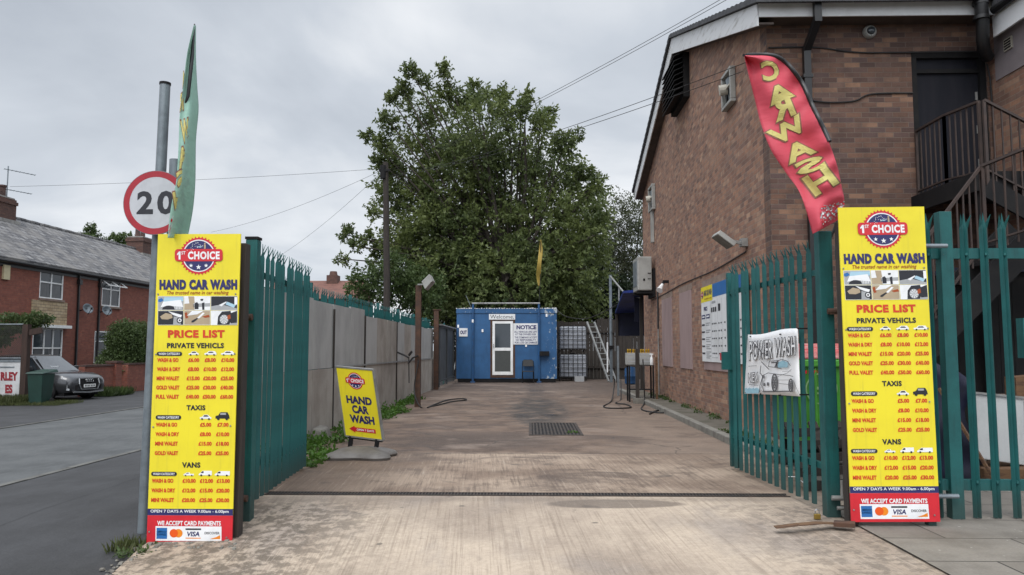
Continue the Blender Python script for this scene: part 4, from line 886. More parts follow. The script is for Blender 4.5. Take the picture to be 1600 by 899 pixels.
                P('ink', [(.24, 1), (.27, .4), (.42, .05), (.75, .0), (.8, .6), (.7, 1)]); P('ink', [(.7, .2), (1, .0), (1, .85), (.75, .9)], .0030)
                mb.cur = IX['pgrey']; mb.poly([q(.5+.17*math.cos(a), .62+.34*math.sin(a)) for a in [i*math.pi/10 for i in range(20)]], f, .0036)
                mb.cur = IX['pwhite']
                for i in range(9): a = i*math.pi*2/9; mb.poly([q(.5+.02*math.cos(a+1.5), .62+.04*math.sin(a+1.5)), q(.5+.15*math.cos(a), .62+.31*math.sin(a)), q(.5+.15*math.cos(a+.22), .62+.31*math.sin(a+.22))], f, .0038)
                P('brownred', [(.62, .35), (.74, .25), (.76, .55), (.64, .65)], .004); P('weed' if False else 'pgrey', [(.72, .92), (1, .85), (1, 1), (.7, 1)], .0036)
            mb.cur = IX['pwhite']
            for e in ((a0-.5, b0-.5, a1+.5, b0), (a0-.5, b1, a1+.5, b1+.5), (a0-.5, b0, a0, b1), (a1, b0, a1+.5, b1)): mb.rect(*e, f, .0026)
            mb.build('photo_print', SM, t)
    mb = MB()
    for a, b in ((248, 462), (374, 462), (246, 557), (374, 556), (240, 670), (366, 668), (237, 830), (360, 838)):
        p = f(a-4+(0), b, 0); mb.lathe([(.007, -.005), (.005, -.008)], (clamp(p.x, x0+.02, x0+.645), y0, p.z), 'Y', 10)
    mb.build('fixing_screws', 'alu', t)
    return t
ps1 = price_sign(-2.962, 6.0, 2.265, 'lower yellow price sign on the left, beside the leaning grey pole and the road')
ps2 = dup(ps1); ps2.location = (2.432+.33, 6.0, 2.458-2.4); ps2.rotation_euler = (0, R(-.45), 0)
ps2['label'] = 'higher yellow price sign on the right, between the open gate and the green fence'
# timbers the signs are fixed to
mb = MB(); mb.box(-2.37, -2.272, 6.06, 6.16, -.12, 2.2); tag(mb.build('timber_post', 'darkwood', origin=(-2.34, 6.1, -.1), bevel=.008), 'weathered timber post behind the right edge of the lower price sign', 'post')
mb = MB(); mb.box(-2.95, -2.86, 6.03, 6.1, -.25, 2.1); tag(mb.build('steel_post', 'teal', origin=(-2.9, 6.06, -.2)), 'dark green steel post ending just under the lower price sign', 'post')
mb = MB(); mb.box(2.436, 2.52, 6.06, 6.15, 0, 2.36); tag(mb.build('timber_post', 'darkwood', origin=(2.46, 6.1, 0), bevel=.008), 'weathered timber post behind the left edge of the higher price sign', 'post')
mb = MB(); mb.box(3.03, 3.09, 6.04, 6.1, 0, 2.3); tag(mb.build('steel_post', 'teal', origin=(3.06, 6.06, 0)), 'dark green steel post behind the right edge of the higher price sign', 'post')

# ================================================================== speed limit sign, pole
p0 = AZ(223, 838, -.17); p1 = AY(258, 133, p0.y+.05)
t = thing('lamp_column', p0, 'tall leaning grey pole behind the lower price sign with the speed limit disc on it', 'pole')
mb = MB(); mb.tube([p0-Vector((0, 0, .2)), p0.lerp(p1, .5), p1], [.044, .044, .043], 20); mb.build('pole_shaft', 'galv', t, smooth=True)
mb = MB(); mb.tube([p1, p1+(p1-p0).normalized()*.02], .047, 20); mb.build('pole_cap', 'black', t)
c = AY(243, 317, p0.y-.12); rr = 52/1200*c.y
t = thing('speed_limit_sign', c, 'round white 20 speed limit disc with a red ring', 'road sign')
f = lambda a, b, d: Vector((c.x+a, c.y-d, c.z+b))
mb = MB(); mb.lathe([(rr, .004), (rr, -.004)], c, 'Y', 48); mb.build('disc', 'galv', t)
mb = MB(); mb.closed = False; n = 56
for i in range(n):
    a0, a1 = 2*math.pi*i/n, 2*math.pi*(i+1)/n; mb.poly([(math.cos(a)*r_, math.sin(a)*r_) for a, r_ in ((a0, rr*.985), (a1, rr*.985), (a1, rr*.80), (a0, rr*.80))], f, .0056)
mb.build('red_ring', plain('road_sign_red', (.36, .012, .025), .4), t)
mb = MB(); mb.closed = False; mb.disc(0, 0, rr*.805, f, .005, 48); mb.build('white_face', plain('road_sign_white', (.50, .51, .54), .4), t)
mb = MB(); mb.closed = False; text(mb, '2', -rr*.57, rr*.36, -rr*.06, -rr*.36, f, .006, .035); text(mb, '0', rr*.06, rr*.37, rr*.60, -rr*.37, f, .006, .035); mb.build('numerals', 'ink', t)
mb = MB(); mb.box(c.x-.1, c.x+.1, c.y+.006, c.y+.06, c.z+.1, c.z+.14); mb.box(c.x-.1, c.x+.1, c.y+.006, c.y+.06, c.z-.14, c.z-.1); mb.build('clamp', 'galv', t)
mb = MB(); mb.tube([(c.x+.115, c.y+.09, -.2), (c.x+.115, c.y+.09, AY(263, 250, c.y+.09).z)], .05, 18); tag(mb.build('sign_post', 'galv', smooth=True, origin=(c.x+.115, c.y+.09, -.2)), 'short thick grey post standing right behind the speed limit disc', 'post')

# ================================================================== feather flags
def cloth(name, L, Rr, fy, mat, parent, nu=14, nv=60, thick=.003):
    """L, Rr: edge curves as (px,py) lists, same length; fy(u,v) gives the distance"""
    def ip(C, v):
        s = v*(len(C)-1); i = min(int(s), len(C)-2); t = s-i
        p0, p1, p2, p3 = [Vector(C[max(0, min(len(C)-1, i+q))]) for q in (-1, 0, 1, 2)]
        return .5*((2*p1)+(p2-p0)*t+(2*p0-5*p1+4*p2-p3)*t*t+(3*p1-p0-3*p2+p3)*t**3)
    def f(u, v, d=0):
        v = clamp(v); a = ip(L, v); b = ip(Rr, v); p = a.lerp(b, u); q = AY(p.x, p.y, fy(u, v)); return q+Vector((0, -d, 0))
    mb = MB(); mb.closed = False
    g = [[mb.V(f(i/nu, j/nv)) for i in range(nu+1)] for j in range(nv+1)]
    for j in range(nv):
        for i in range(nu): mb.F(g[j][i], g[j][i+1], g[j+1][i+1], g[j+1][i])
    mb.build(name, mat, parent, smooth=True, solid=thick)
    return f
def dense(mb, cuts=1):          # split big letter triangles so that letters follow the cloth
    pass
def letter_on(mb, ch, cu, cv, w, hh, rot, f, d, mirror=True, off=.05, asp=1):
    vs, fs = glyphs(ch, off); xs = [v[0] for v in vs]; ys = [v[1] for v in vs]; x0, x1, y0, y1 = min(xs), max(xs), min(ys), max(ys)
    bm = bmesh.new(); bv = [bm.verts.new(((x-(x0+x1)/2)/(x1-x0), (y-(y0+y1)/2)/(y1-y0), 0)) for x, y in vs]
    for q in fs:
        try: bm.faces.new([bv[i] for i in q])
        except ValueError: pass
    bmesh.ops.triangulate(bm, faces=bm.faces)
    for _ in range(3):
        es = [e for e in bm.edges if e.calc_length() > .16]
        if es: bmesh.ops.subdivide_edges(bm, edges=es, cuts=1); bmesh.ops.triangulate(bm, faces=bm.faces)
    co, si = math.cos(rot), math.sin(rot); idx = {}
    for v in bm.verts:
        x, y = v.co.x*w*(-1 if mirror else 1), v.co.y*hh
        x, y = x*co-y*si, x*si+y*co
        idx[v] = mb.V(f(cu+x, cv-y*asp, d))
    for q in bm.faces: mb.F(*[idx[v] for v in q.verts])
    bm.free()
# red flag
t = thing('feather_flag', (2.3, 6.35, 2.2), 'red feather flag with yellow mirrored lettering above the right gate post', 'flag')
RL = [(1163, 88), (1171, 122), (1180, 158), (1190, 197), (1205, 235), (1228, 270), (1248, 298), (1260, 330), (1270, 366)]
RR_ = [(1165, 87), (1214, 90), (1248, 124), (1269, 168), (1292, 215), (1307, 256), (1314, 288), (1319, 316), (1313, 342)]
fyr = lambda u, v: 6.25+.10*math.sin(v*5+u*2.2)*(.3+v)+.05*math.sin(u*6+v*9)+.018*math.sin(u*4+v*62)*(u**1.5)+.02*math.sin(u*7-v*17)
fr = cloth('flag_cloth', RL, RR_, fyr, 'flagred', t, 20, 170)
mb = MB(); mb.tube([fr(min(1, .995), v)+Vector((.008, 0, .004)) for v in lin(.0, .52, 26)], [.018]*26, 8); 
mb.tube([fr(0.0, .0)+Vector((-.004, 0, .008)), fr(.4, .02)+Vector((0, 0, .012)), fr(.995, .06)+Vector((.006, 0, .006))], .012, 8)
mb.build('pole_sleeve', 'blackplastic', t, smooth=True)
mb = MB(); mb.tube([fr(.99, v)+Vector((.0, .025, 0)) for v in lin(.4, .97, 20)]+[Vector((2.47, 6.40, 2.2)), Vector((2.50, 6.44, 1.2))], .012, 8); mb.build('flag_pole', 'blackplastic', t, smooth=True)
def flag_letters(mb, spec, L, Rr, fy, grow, off, d):
    """letters laid on the printed cloth: each is centre, baseline direction and up direction, mirrored as seen from the back"""
    N_ = 160; grid = []
    def ip(C, v):
        s_ = v*(len(C)-1); i = min(int(s_), len(C)-2); return Vector(C[i]).lerp(Vector(C[i+1]), s_-i)
    tab = [(ip(L, j/N_), ip(Rr, j/N_), j/N_) for j in range(N_+1)]
    def locate(p):
        best = None
        for a, b, v in tab:
            ab = b-a; t = clamp((p-a).dot(ab)/max(1e-6, ab.length_squared)); e = (a+ab*t-p).length
            if best is None or e < best[0]: best = (e, t, v)
        return best[1], best[2]
    for ch, cx, cy, bx, by, ux, uy in spec:
        vs, fs = glyphs(ch, off); x_ = [v[0] for v in vs]; y_ = [v[1] for v in vs]; x0, x1, y0, y1 = min(x_), max(x_), min(y_), max(y_); bm = bmesh.new()
        bv = [bm.verts.new(((x-(x0+x1)/2)/(x1-x0)*grow, (y-(y0+y1)/2)/(y1-y0)*grow, 0)) for x, y in vs]
        for q in fs:
            try: bm.faces.new([bv[i] for i in q])
            except ValueError: pass
        bmesh.ops.triangulate(bm, faces=bm.faces)
        for _ in range(3):
            es = [e for e in bm.edges if e.calc_length() > .15]
            if es: bmesh.ops.subdivide_edges(bm, edges=es, cuts=1); bmesh.ops.triangulate(bm, faces=bm.faces)
        idx = {}
        for v in bm.verts:
            p = Vector((cx-v.co.x*bx+v.co.y*ux, cy-v.co.x*by+v.co.y*uy)); u_, v_ = locate(p); q = AY(p.x, p.y, fy(u_, v_)); idx[v] = mb.V(q+Vector((0, -d, 0)))
        for q in bm.faces: mb.F(*[idx[v] for v in q.verts])
        bm.free()
Z_ = lambda ch, x, y, bx, by, ux, uy: (ch, 1140+x/2.9, 70+y/2.9, bx/2.9, by/2.9, ux/2.9, uy/2.9)
LT = [Z_('C', 183, 120, 66, -8, -14, -78), Z_('A', 225, 222, 98, -42, -26, -62), Z_('R', 236, 288, 82, -34, -34, -84), Z_('W', 262, 388, 132, -76, -44, -56), Z_('A', 312, 482, 112, -52, -34, -62), Z_('S', 362, 548, 112, -40, -30, -48), Z_('H', 410, 618, 96, -56, -56, -72)]
for nm, mt, of, d, gw in (('letter_outline', 'ink', .06, .006, 1.27), ('flag_lettering', 'flaglet', .035, .010, 1.13)):
    mb = MB(); mb.closed = False; flag_letters(mb, LT, RL, RR_, fyr, gw, of, d)
    mb.build(nm, mt if nm != 'letter_outline' else plain('flag_outline', (.22, .10, .06), .6), t)
mb = MB(); mb.closed = False; rs = random.Random(5)
for i in range(150):
    u, v = rs.uniform(.32, .98), rs.uniform(.865, .965); v = v-.05*(u-.5)*0+.0; s_ = rs.uniform(.02, .06); mb.cur = rs.choice([0, 0, 1, 2, 0])
    k = rs.uniform(.006, .014); mb.face([fr(u, v, .008+.002*mb.cur), fr(min(1, u+s_), v+k*.3, .008+.002*mb.cur), fr(min(1, u+s_*.8), v+k, .008+.002*mb.cur), fr(u-.01, v+k*.8, .008+.002*mb.cur)])
mb.build('printed_car_scene', ['pgrey', 'pwhite', 'red'], t)
# green flag, seen nearly edge on
t = thing('feather_flag', (-2.8, 6.2, 2.2), 'green feather flag seen nearly edge on in front of the speed limit disc', 'flag')
GL = [(303, 40), (293, 82), (287, 130), (281, 180), (279, 230), (275, 285), (267, 325), (262, 372)]
GR = [(306, 40), (306, 90), (308, 135), (310, 172), (306, 220), (305, 285), (301, 330), (293, 372)]
fyg = lambda u, v: 5.9+.30*u+.04*math.sin(v*8)+.05*math.sin(u*5+v*4)
fg = cloth('flag_cloth', GL, GR, fyg, 'flaggreen', t, 16, 70)
mb = MB(); mb.tube([AY(304, 38, 6.1), AY(300, 90, 6.03), AY(294, 150, 6.0), AY(288, 165, 6.0)], [.006, .016, .014, .004], 8); mb.build('pole_sleeve', 'blackplastic', t, smooth=True)
mb = MB(); mb.tube([AY(304, 45, 6.22), AY(302, 150, 6.3), AY(296, 260, 6.32), AY(291, 380, 6.3), AY(287, 620, 6.28)], .012, 8); mb.build('flag_pole', 'blackplastic', t, smooth=True)
LG = [('W', 290, 205, 12, -4, -3, -34), ('A', 287, 246, 15, -8, -3, -30), ('S', 285, 280, 16, -6, -4, -26), ('H', 280, 312, 15, -5, -4, -26), ('R', 284, 160, 6, -3, -1, -26), ('A', 288, 125, 5, -2, -1, -24)]
for nm, mt, of, d, gw in (('letter_outline', bpy.data.materials['flag_outline'], .06, .006, 1.18), ('flag_lettering', 'flaglet', .035, .010, 1)):
    mb = MB(); mb.closed = False; flag_letters(mb, LG, GL, GR, fyg, gw, of, d); mb.build(nm, mt, t)
mb = MB(); mb.closed = False
for i in range(70):
    u, v = rs.uniform(.05, .6), rs.uniform(.89, .985); mb.cur = rs.choice([0, 1, 2]); mb.face([fg(u, v, .008), fg(u+.12, v, .008), fg(u+.1, v+.014, .008), fg(u-.02, v+.012, .008)])
mb.build('printed_car_scene', ['pgrey', 'pwhite', 'red'], t)
# yellow flag on the cabin roof
t = thing('feather_flag', AY(843, 440, 32.4), 'limp narrow yellow feather flag above the blue cabin roof', 'flag')
fyy = lambda u, v: 32.3+.12*math.sin(v*9)+.1*u
fyf = cloth('flag_cloth', [(844, 375), (842, 392), (840, 410), (838, 430), (841, 447)], [(846, 375), (848, 392), (846, 412), (845, 430), (843, 447)], fyy, 'flagyellow', t, 6, 24)
mb = MB(); mb.tube([AY(845, 376, 32.42), AY(844, 440, 32.42), AY(842, 478, 32.42)], .012, 8); mb.build('flag_pole', 'blackplastic', t)

# ================================================================== poster on the right gate
def AP(x, y, off):
    d = ray(x, y); n = GN; p = GA+n*off; return _C+d*((p-_C).dot(n)/d.dot(n))
fp = lambda a, b, d: AP(1150+a/7.19, 505+b/7.19, .098+d)
t = thing('paper_poster', AP(1207, 570, .07), 'white hand drawn car wash poster tied to the right gate', 'poster')
def quadgrid(TL, TR, BR, BL, n=12):
    mb = MB(); mb.closed = False; g = []
    for j in range(n+1):
        row = []
        for i in range(n+1):
            u, v = i/n, j/n; a = Vector(TL).lerp(Vector(TR), u); b = Vector(BL).lerp(Vector(BR), u); p = a.lerp(b, v); sag = 26*math.sin(u*math.pi*2.0)*(1-v)-16*math.sin(u*math.pi)*v*.6; row.append(mb.V(fp(p.x, p.y+sag*.5, -.012+.008*math.sin(u*9+v*4)-.004*math.sin(v*11+u*3))))
        g.append(row)
    for j in range(n):
        for i in range(n): mb.F(g[j][i], g[j][i+1], g[j+1][i+1], g[j+1][i])
    return mb
M['paper'] = weathered('poster_sheet', (.88, .885, .89), (.80, .81, .83), 4, .5, 0, .35, fine=25)
quadgrid((135, 130), (695, 62), (722, 825), (95, 795)).build('sheet', 'paper', t, smooth=True, solid=.002)
mb = MB(); mb.closed = False
for i in range(12):
    u = i/12; mb.cur = 0; k = .5+.5*math.sin(i*2.1); mb.poly([(100+i*13, 740-k*20), (113+i*13, 735), (112+i*13, 790), (99+i*13, 792)], fp, .002)
for i in range(8): mb.poly([(470+i*14, 420+abs(i-4)*6), (484+i*14, 420+abs(i-3)*6), (480+i*14, 500), (468+i*14, 500)], fp, .002)
mb.build('blue_wash', plain('poster_blue', (.30, .52, .62), .6), t)
mb = MB(); mb.closed = False
fpw = lambda a, b, d: fp(a, b+(a-415)*-.10, d)
def outl(s, a0, b0, a1, b1, o1=.07, o2=.0):
    mb.cur = 0; text(mb, s, a0-6, b0-8, a1+6, b1+8, fpw, .0045, o1, space=1.08); mb.cur = 1; text(mb, s, a0, b0, a1, b1, fpw, .006, o2, space=1.08)
outl('POWER', 150, 185, 405, 395); outl('WASH', 430, 175, 665, 385); outl('NEX', 140, 540, 245, 640)
mb.cur = 0
S_ = lambda pts, w=7: mb.stroke(pts, w, fp, .007)
S_([(180, 205), (300, 345), (345, 360)], 9); S_([(285, 435), (370, 520)], 9); S_([(280, 480), (270, 560), (300, 600), (270, 700), (265, 770)], 9)
S_([(375, 430), (470, 420), (520, 410), (580, 430), (610, 480)]); S_([(375, 430), (365, 490), (460, 500), (510, 515)]); S_([(470, 425), (440, 495)], 18); S_([(400, 445), (450, 440), (460, 490)], 14)
S_([(300, 590), (360, 560), (420, 570), (600, 590), (640, 600)]); S_([(300, 590), (290, 700), (310, 760)], 8); S_([(300, 770), (420, 770), (640, 765)], 12); S_([(480, 680), (600, 690)], 5); S_([(470, 640), (610, 640)], 4); S_([(470, 600), (580, 560), (620, 520)], 4)
for cx, cy, rx, ry in ((432, 670, 30, 95), (615, 700, 22, 70)):
    pts = [(cx+rx*math.cos(a), cy+ry*math.sin(a)) for a in [i*math.pi/10 for i in range(21)]]; S_(pts, 13); pts = [(cx+rx*.5*math.cos(a), cy+ry*.6*math.sin(a)) for a in [i*math.pi/7 for i in range(15)]]; S_(pts, 7)
    for i in range(6): a = i*math.pi/3; S_([(cx, cy), (cx+rx*.8*math.cos(a), cy+ry*.8*math.sin(a))], 6)
for a, b in ((312, 605), (320, 690), (360, 685)): S_([(a-8, b-15), (a-8, b+15)], 10); S_([(a+4, b-15), (a+4, b+15)], 10); S_([(a-10, b), (a+10, b)], 6)
S_([(140, 485), (230, 480)], 5); S_([(150, 690), (250, 700)], 5); S_([(640, 640), (700, 780)], 4); S_([(520, 545), (620, 540)], 3)
mb.build('drawing', [plain('marker_black', (.10, .10, .11), .6), 'paper'], t)
mb = MB()
for a, b in ((155, 150), (488, 126), (690, 62), (102, 780), (715, 805), (270, 795), (478, 812)): p = fp(a, b, .004); mb.bar(p, p+GN*-.09, .012, .012)
mb.build('cable_ties', 'black', t)
mb = MB(); p = AP(1232, 745, .05); mb.tube([p, p+Vector((.03, -.1, .015)), p+Vector((.06, -.25, -.02))], .004, 6); tag(mb.build('cable_tie', 'white', origin=tuple(p)), 'loose white plastic tie low on the right gate', 'cable tie')
# ================================================================== terraced houses across the road
XH = -20.0
def house(y0, y1, label, bay):
    t = thing('terraced_house', (XH, (y0+y1)/2, -.42), label, 'house')
    ez, rz_ = 4.86, 7.2
    op = [(w[0], w[1], w[2], w[3]) for w in bay]        # openings y0,y1,z0,z1
    mb = MB(); ys = sorted({y0, y1, *[o[0] for o in op], *[o[1] for o in op]}); zs = sorted({-.6, ez, *[o[2] for o in op], *[o[3] for o in op]})
    for a, b in zip(ys, ys[1:]):
        for c, d in zip(zs, zs[1:]):
            if any(o[0] <= a+1e-6 and b <= o[1]+1e-6 and o[2] <= c+1e-6 and d <= o[3]+1e-6 for o in op): continue
            mb.box(XH-.25, XH, a, b, c, d)
    mb.build('front_wall', 'brickred', t)
    mb = MB(); mb.box(XH-6.8, XH-.26, y0, y0+.2, -.6, ez); mb.box(XH-6.8, XH-.26, y1-.2, y1, -.6, ez); mb.box(XH-7, XH-6.8, y0, y1, -.6, ez); mb.box(XH-6.7, XH-.3, y0+.2, y1-.2, 1.95, 2.1); mb.build('side_wall', 'brickred', t)
    mb = MB(); f = lambda a, b, d: (a, d, b)
    mb.prism([(XH+.25, ez-.14), (XH-3.5, rz_), (XH-7.25, ez-.14), (XH-7.25, ez-.02), (XH-3.5, rz_+.12), (XH+.25, ez-.02)], f, y0+.003, y1-.003); rf = mb.build('roof', 'slate', t)
    mb = MB()
    for k in range(int((y1-y0)/.45)): yy = y0+k*.45; mb.tube([(XH-3.5, yy, rz_+.10+.01*(k % 2)), (XH-3.5, yy+.43, rz_+.10+.01*(k % 2))], .10, 8)
    mb.build('ridge_tiles', 'slate', rf)
    mb = MB(); mb.box(XH+.003, XH+.03, y0, y1, ez-.36, ez-.10); mb.tube([(XH+.2, y0, ez-.16), (XH+.2, y1, ez-.16)], .07, 8); mb.box(XH+.003, XH+.14, y0, y1, ez-.24, ez-.2); mb.build('gutter', 'blackplastic', t)
    return t
def window(t, y0, y1, z0, z1, mull, trans, open_=(), x=None, sill=True):
    """mull: fractions across of the mullions, trans: fraction up of the transom"""
    x = XH-.06 if x is None else x; g = .055
    mb = MB(); mb.box(x, x+.06, y0, y1, z0, z0+g); mb.box(x, x+.06, y0, y1, z1-g, z1); mb.box(x, x+.06, y0, y0+g, z0+g, z1-g); mb.box(x, x+.06, y1-g, y1, z0+g, z1-g)
    zt = z0+(z1-z0)*trans
    if trans: mb.box(x+.001, x+.059, y0+g, y1-g, zt-g/2, zt+g/2)
    for m_ in mull: yy = y0+(y1-y0)*m_; mb.box(x+.002, x+.058, yy-g/2, yy+g/2, z0+g, z1-g)
    w = mb.build('window', 'upvc', t)
    mb = MB(); mb.box(x+.015, x+.022, y0+g, y1-g, z0+g, z1-g); mb.build('pane', 'glass', w)
    mb = MB()
    for k in range(2):
        a = y0+g+(y1-y0-2*g)*(.06 if k == 0 else .56); b = a+(y1-y0)*.36; mb.box(x+.022, x+.025, a, b, z0+g, (zt if trans else z1)-g*.6)
    mb.build('curtain', 'curtain', w)
    for a, b in open_:      # top lights swung out
        ya, yb = y0+(y1-y0)*a, y0+(y1-y0)*b; mb = MB(); L_ = z1-zt; o = Vector((x+.065, 0, z1-.02)); e = Vector((x+.065+L_*.80, 0, z1-L_*.62))
        for yy in (ya+.03, yb-.03): mb.bar(o+Vector((0, yy, 0)), e+Vector((0, yy, 0)), .05, .04)
        mb.bar(o+Vector((0, ya, 0)), o+Vector((0, yb, 0)), .05, .05); mb.bar(e+Vector((0, ya, 0)), e+Vector((0, yb, 0)), .05, .05); s_ = mb.build('open_sash', 'upvc', w)
    if sill: mb = MB(); mb.box(x+.061, XH+.08, y0-.06, y1+.06, z0-.09, z0-.002); mb.build('sill', 'upvc' if z0 > 9 else 'lintel', w)
    return w
def hy(px): return AX(px, 546, XH).y
def hz(px, py): return AX(px, py, XH).z
WA = (hy(57), hy(94), hz(75, 467), min(4.6, hz(75, 421))); WB = (hy(155.5), hy(184), hz(170, 479), min(4.6, hz(170, 437))); WC = (hy(50), hy(97), -.35, hz(75, 513)); WD = (hy(147), hy(183), hz(165, 567), hz(165, 518))
PY = 33.1
hA = house(22.0, PY, 'left red brick terraced house with a pale stone panel above its tall bay window', [WA, WC])
hB = house(PY, 46.0, 'red brick terraced house with two windows ajar, behind the hedge and garden wall', [WB, WD])
window(hA, *WA, (.5,), .58); window(hB, *WB, (.5,), .66, ((.0, .5), (.5, 1)))
w = window(hA, *WC, (.38, .68), .68, (), None, False); window(hB, *WD, (.5,), .68, ((.5, 1.0),))
mb = MB(); mb.box(XH+.004, XH+.05, hy(45), hy(100.5), WC[3]+.14, WA[2]-.1); mb.build('stone_panel', 'buff', hA)
mb = MB(); mb.box(XH+.003, XH+.28, hy(48), hy(101), WC[3]+.01, WC[3]+.135); mb.build('bay_hood', 'upvc', hA)
for hh_, yy in ((hA, hy(117)), (hB, hy(150))):
    mb = MB(); mb.box(XH+.02, XH+.10, yy-.04, yy+.04, -.4, 4.6); mb.box(XH+.02, XH+.16, yy-.1, yy+.1, 4.2, 4.42); mb.build('downpipe', 'blackplastic', hh_)
def chimney(par, y, n, ztop, wide):
    mb = MB(); mb.box(-24.0, -23.0, y-wide/2, y+wide/2, 6.6, ztop); mb.box(-24.05, -22.95, y-wide/2-.05, y+wide/2+.05, ztop-.25, ztop-.1); ch = mb.build('chimney', 'brickredx', par)
    mb = MB(); mb.box(-23.1, -22.88, y-wide/2-.15, y+wide/2+.15, 6.55, 7.05); mb.build('flaunching', 'mortar', ch); mb = MB(); mb.box(-23.95, -23.05, y-wide/2+.05, y+wide/2-.05, ztop+.003, ztop+.07); mb.build('flaunching', 'mortar', ch)
    for k in range(n): mb = MB(); yy = y-wide/2+wide*(k+.5)/n; mb.lathe([(.17, 0), (.14, .1), (.13, .5), (.16, .52), (.16, .6)], (-23.5, yy, ztop+.05), 'Z', 14); mb.build('chimney_pot', 'clay', ch, smooth=True)
    return ch
ch = chimney(hA, 32.75, 3, 8.0, 1.5); chimney(hB, 45.4, 2, 8.0, 1.2)
t = thing('television_aerial', (-23.4, 33.35, 8.2), 'thin rooftop television aerial fixed to the left chimney', 'aerial')
mb = MB(); mb.tube([(-23.4, 33.4, 7.6), (-23.4, 33.4, 9.55)], .025, 6); mb.build('mast', 'galv', t)
for z, l in ((9.4, 1.1), (8.5, 1.0)):
    mb = MB(); a = Vector((-23.5, 33.3, z)); b = a+Vector((.75, .8, -.08))*l; mb.tube([a, b], .018, 5)
    for k in range(9): p = a.lerp(b, k/8); mb.tube([p+Vector((-.09, .09, 0)), p+Vector((.09, -.09, 0))], .01, 4)
    mb.build('aerial_array', 'galv', t)
for px, py, lb in ((121.5, 482, 'grey satellite dish on the brick wall beside the upper bay window'), (152, 485, 'grey satellite dish just below the upper window that stands ajar')):
    Y = hy(px); z = hz(px, py); t = thing('satellite_dish', (XH, Y, z), lb, 'satellite dish')
    mb = MB(); c = Vector((XH+.38, Y, z)); ax = Vector((.8, -.55, .25)).normalized(); e1 = ax.orthogonal().normalized(); e2 = ax.cross(e1); rings = []
    for q in range(5): r_ = .21*q/4+.005; rings.append([mb.V(c+ax*(-.09*(1-(r_/.21)**2))+e1*r_*math.cos(a)+e2*r_*1.1*math.sin(a)) for a in [i*math.pi/9 for i in range(18)]])
    for A_, B_ in zip(rings, rings[1:]):
        for j in range(18): mb.F(A_[j], A_[(j+1) % 18], B_[(j+1) % 18], B_[j])
    mb.closed = False; mb.build('dish', 'galv', t, smooth=True, solid=.012)
    mb = MB(); mb.tube([(XH+.003, Y, z-.1), (XH+.3, Y, z-.02)], .025, 6); mb.tube([c-e2*.0+Vector((0, 0, -.28)), c+ax*.32+Vector((0, 0, -.1))], .012, 6); mb.lathe([(.04, -.05), (.04, .05)], c+ax*.33+Vector((0, 0, -.1))); mb.build('dish_arm', 'black', t)
mb = MB(); Y = hy(2); mb.box(XH+.004, XH+.09, Y-.2, Y+.15, 4.0, 4.55); tag(mb.build('alarm_box', plain('alarm_cream', (.55, .48, .30)), origin=(XH, Y, 4.2)), 'cream alarm box high on the left terraced house wall', 'alarm box')
# garden wall, hedge
t = thing('garden_wall', (-16.6, 31, -.42), 'low red brick garden wall with piers in front of the hedge', 'wall')
mb = MB(); mb.box(-16.95, -16.7, 28.6, 30.6, -.5, .68); mb.box(-17.0, -16.6, 30.6, 31.05, -.5, .80); mb.box(-16.95, -16.7, 31.7, 33.6, -.5, .70); mb.build('brickwork', 'brickred', t)
mb = MB(); mb.box(-16.98, -16.67, 28.6, 30.59, .685, .76); mb.box(-17.04, -16.56, 30.56, 31.09, .805, .88); mb.box(-16.98, -16.67, 31.7, 33.6, .705, .775); mb.build('coping', 'clay', t)
t = thing('hedge', (-17, 32.4, -.4), 'tall clipped dark green hedge behind the red brick garden wall', 'hedge')
P_, D_, L_, W_ = twigs([((-17.5, 32.1, .6), (.7, .8, 1.0)), ((-17.4, 33.6, .6), (.7, .95, 1.05)), ((-17.4, 32.6, 1.8), (.7, .95, .85)), ((-17.4, 33.8, 1.75), (.7, .9, .9)), ((-17.4, 33.0, 1.1), (.7, 1.1, 1.2))], 1500, (.12, .3), 9, .085, .2, .1, .45)
leafmesh('foliage', P_, D_, L_, W_, 'leafmid', t)
mb = MB(); mb.tube([(-17.4, 32.4, -.45), (-17.4, 32.4, 1.9)], [.07, .03], 8); mb.tube([(-17.4, 33.4, -.45), (-17.4, 33.5, 1.9)], [.07, .03], 8); mb.build('stems', 'bark', t)
# tyre-yard frontage: timber post, white board, mesh fence
FY = 25.6
pxl, pxr = AY(35.5, 560, FY).x, AY(44, 560, FY).x; pt = AY(40, 507, FY).z
t = thing('timber_post', (pxl, FY, -.4), 'dark brown timber gate post beside the white lettered board', 'post')
mb = MB(); mb.box(pxl, pxr, FY-.1, FY+.1, -.5, pt); mb.build('post_shaft', weathered('brown_stained_wood', (.045, .024, .018), (.03, .018, .014), 3, .8, 0, .2, vec3=(4, 4, .5)), t)
mb = MB(); mb.bar((pxr, FY, pt-.28), (pxr+.42, FY, pt-.2), .1, .2); mb.build('post_bracket', bpy.data.materials['brown_stained_wood'], t)
fx1 = AY(32.5, 530, FY).x; fx0 = fx1-2.6; ft = AY(20, 507, FY).z; fm = AY(20, 560, FY).z
t = thing('chain_link_fence', (fx0, FY+.1, fm), 'grey framed chain link panel above the white lettered board', 'fence')
mb = MB(); yy = FY+.1
for a, b in (((fx0, yy, ft), (fx1, yy, ft)), ((fx1, yy, fm), (fx1, yy, ft)), ((fx0, yy, fm), (fx1, yy, fm)), ((fx0, yy, -.4), (fx0, yy, ft))): mb.tube([a, b], .025, 8)
mb.build('fence_frame', 'galv', t)
mb = MB(); hh_ = ft-fm-.02
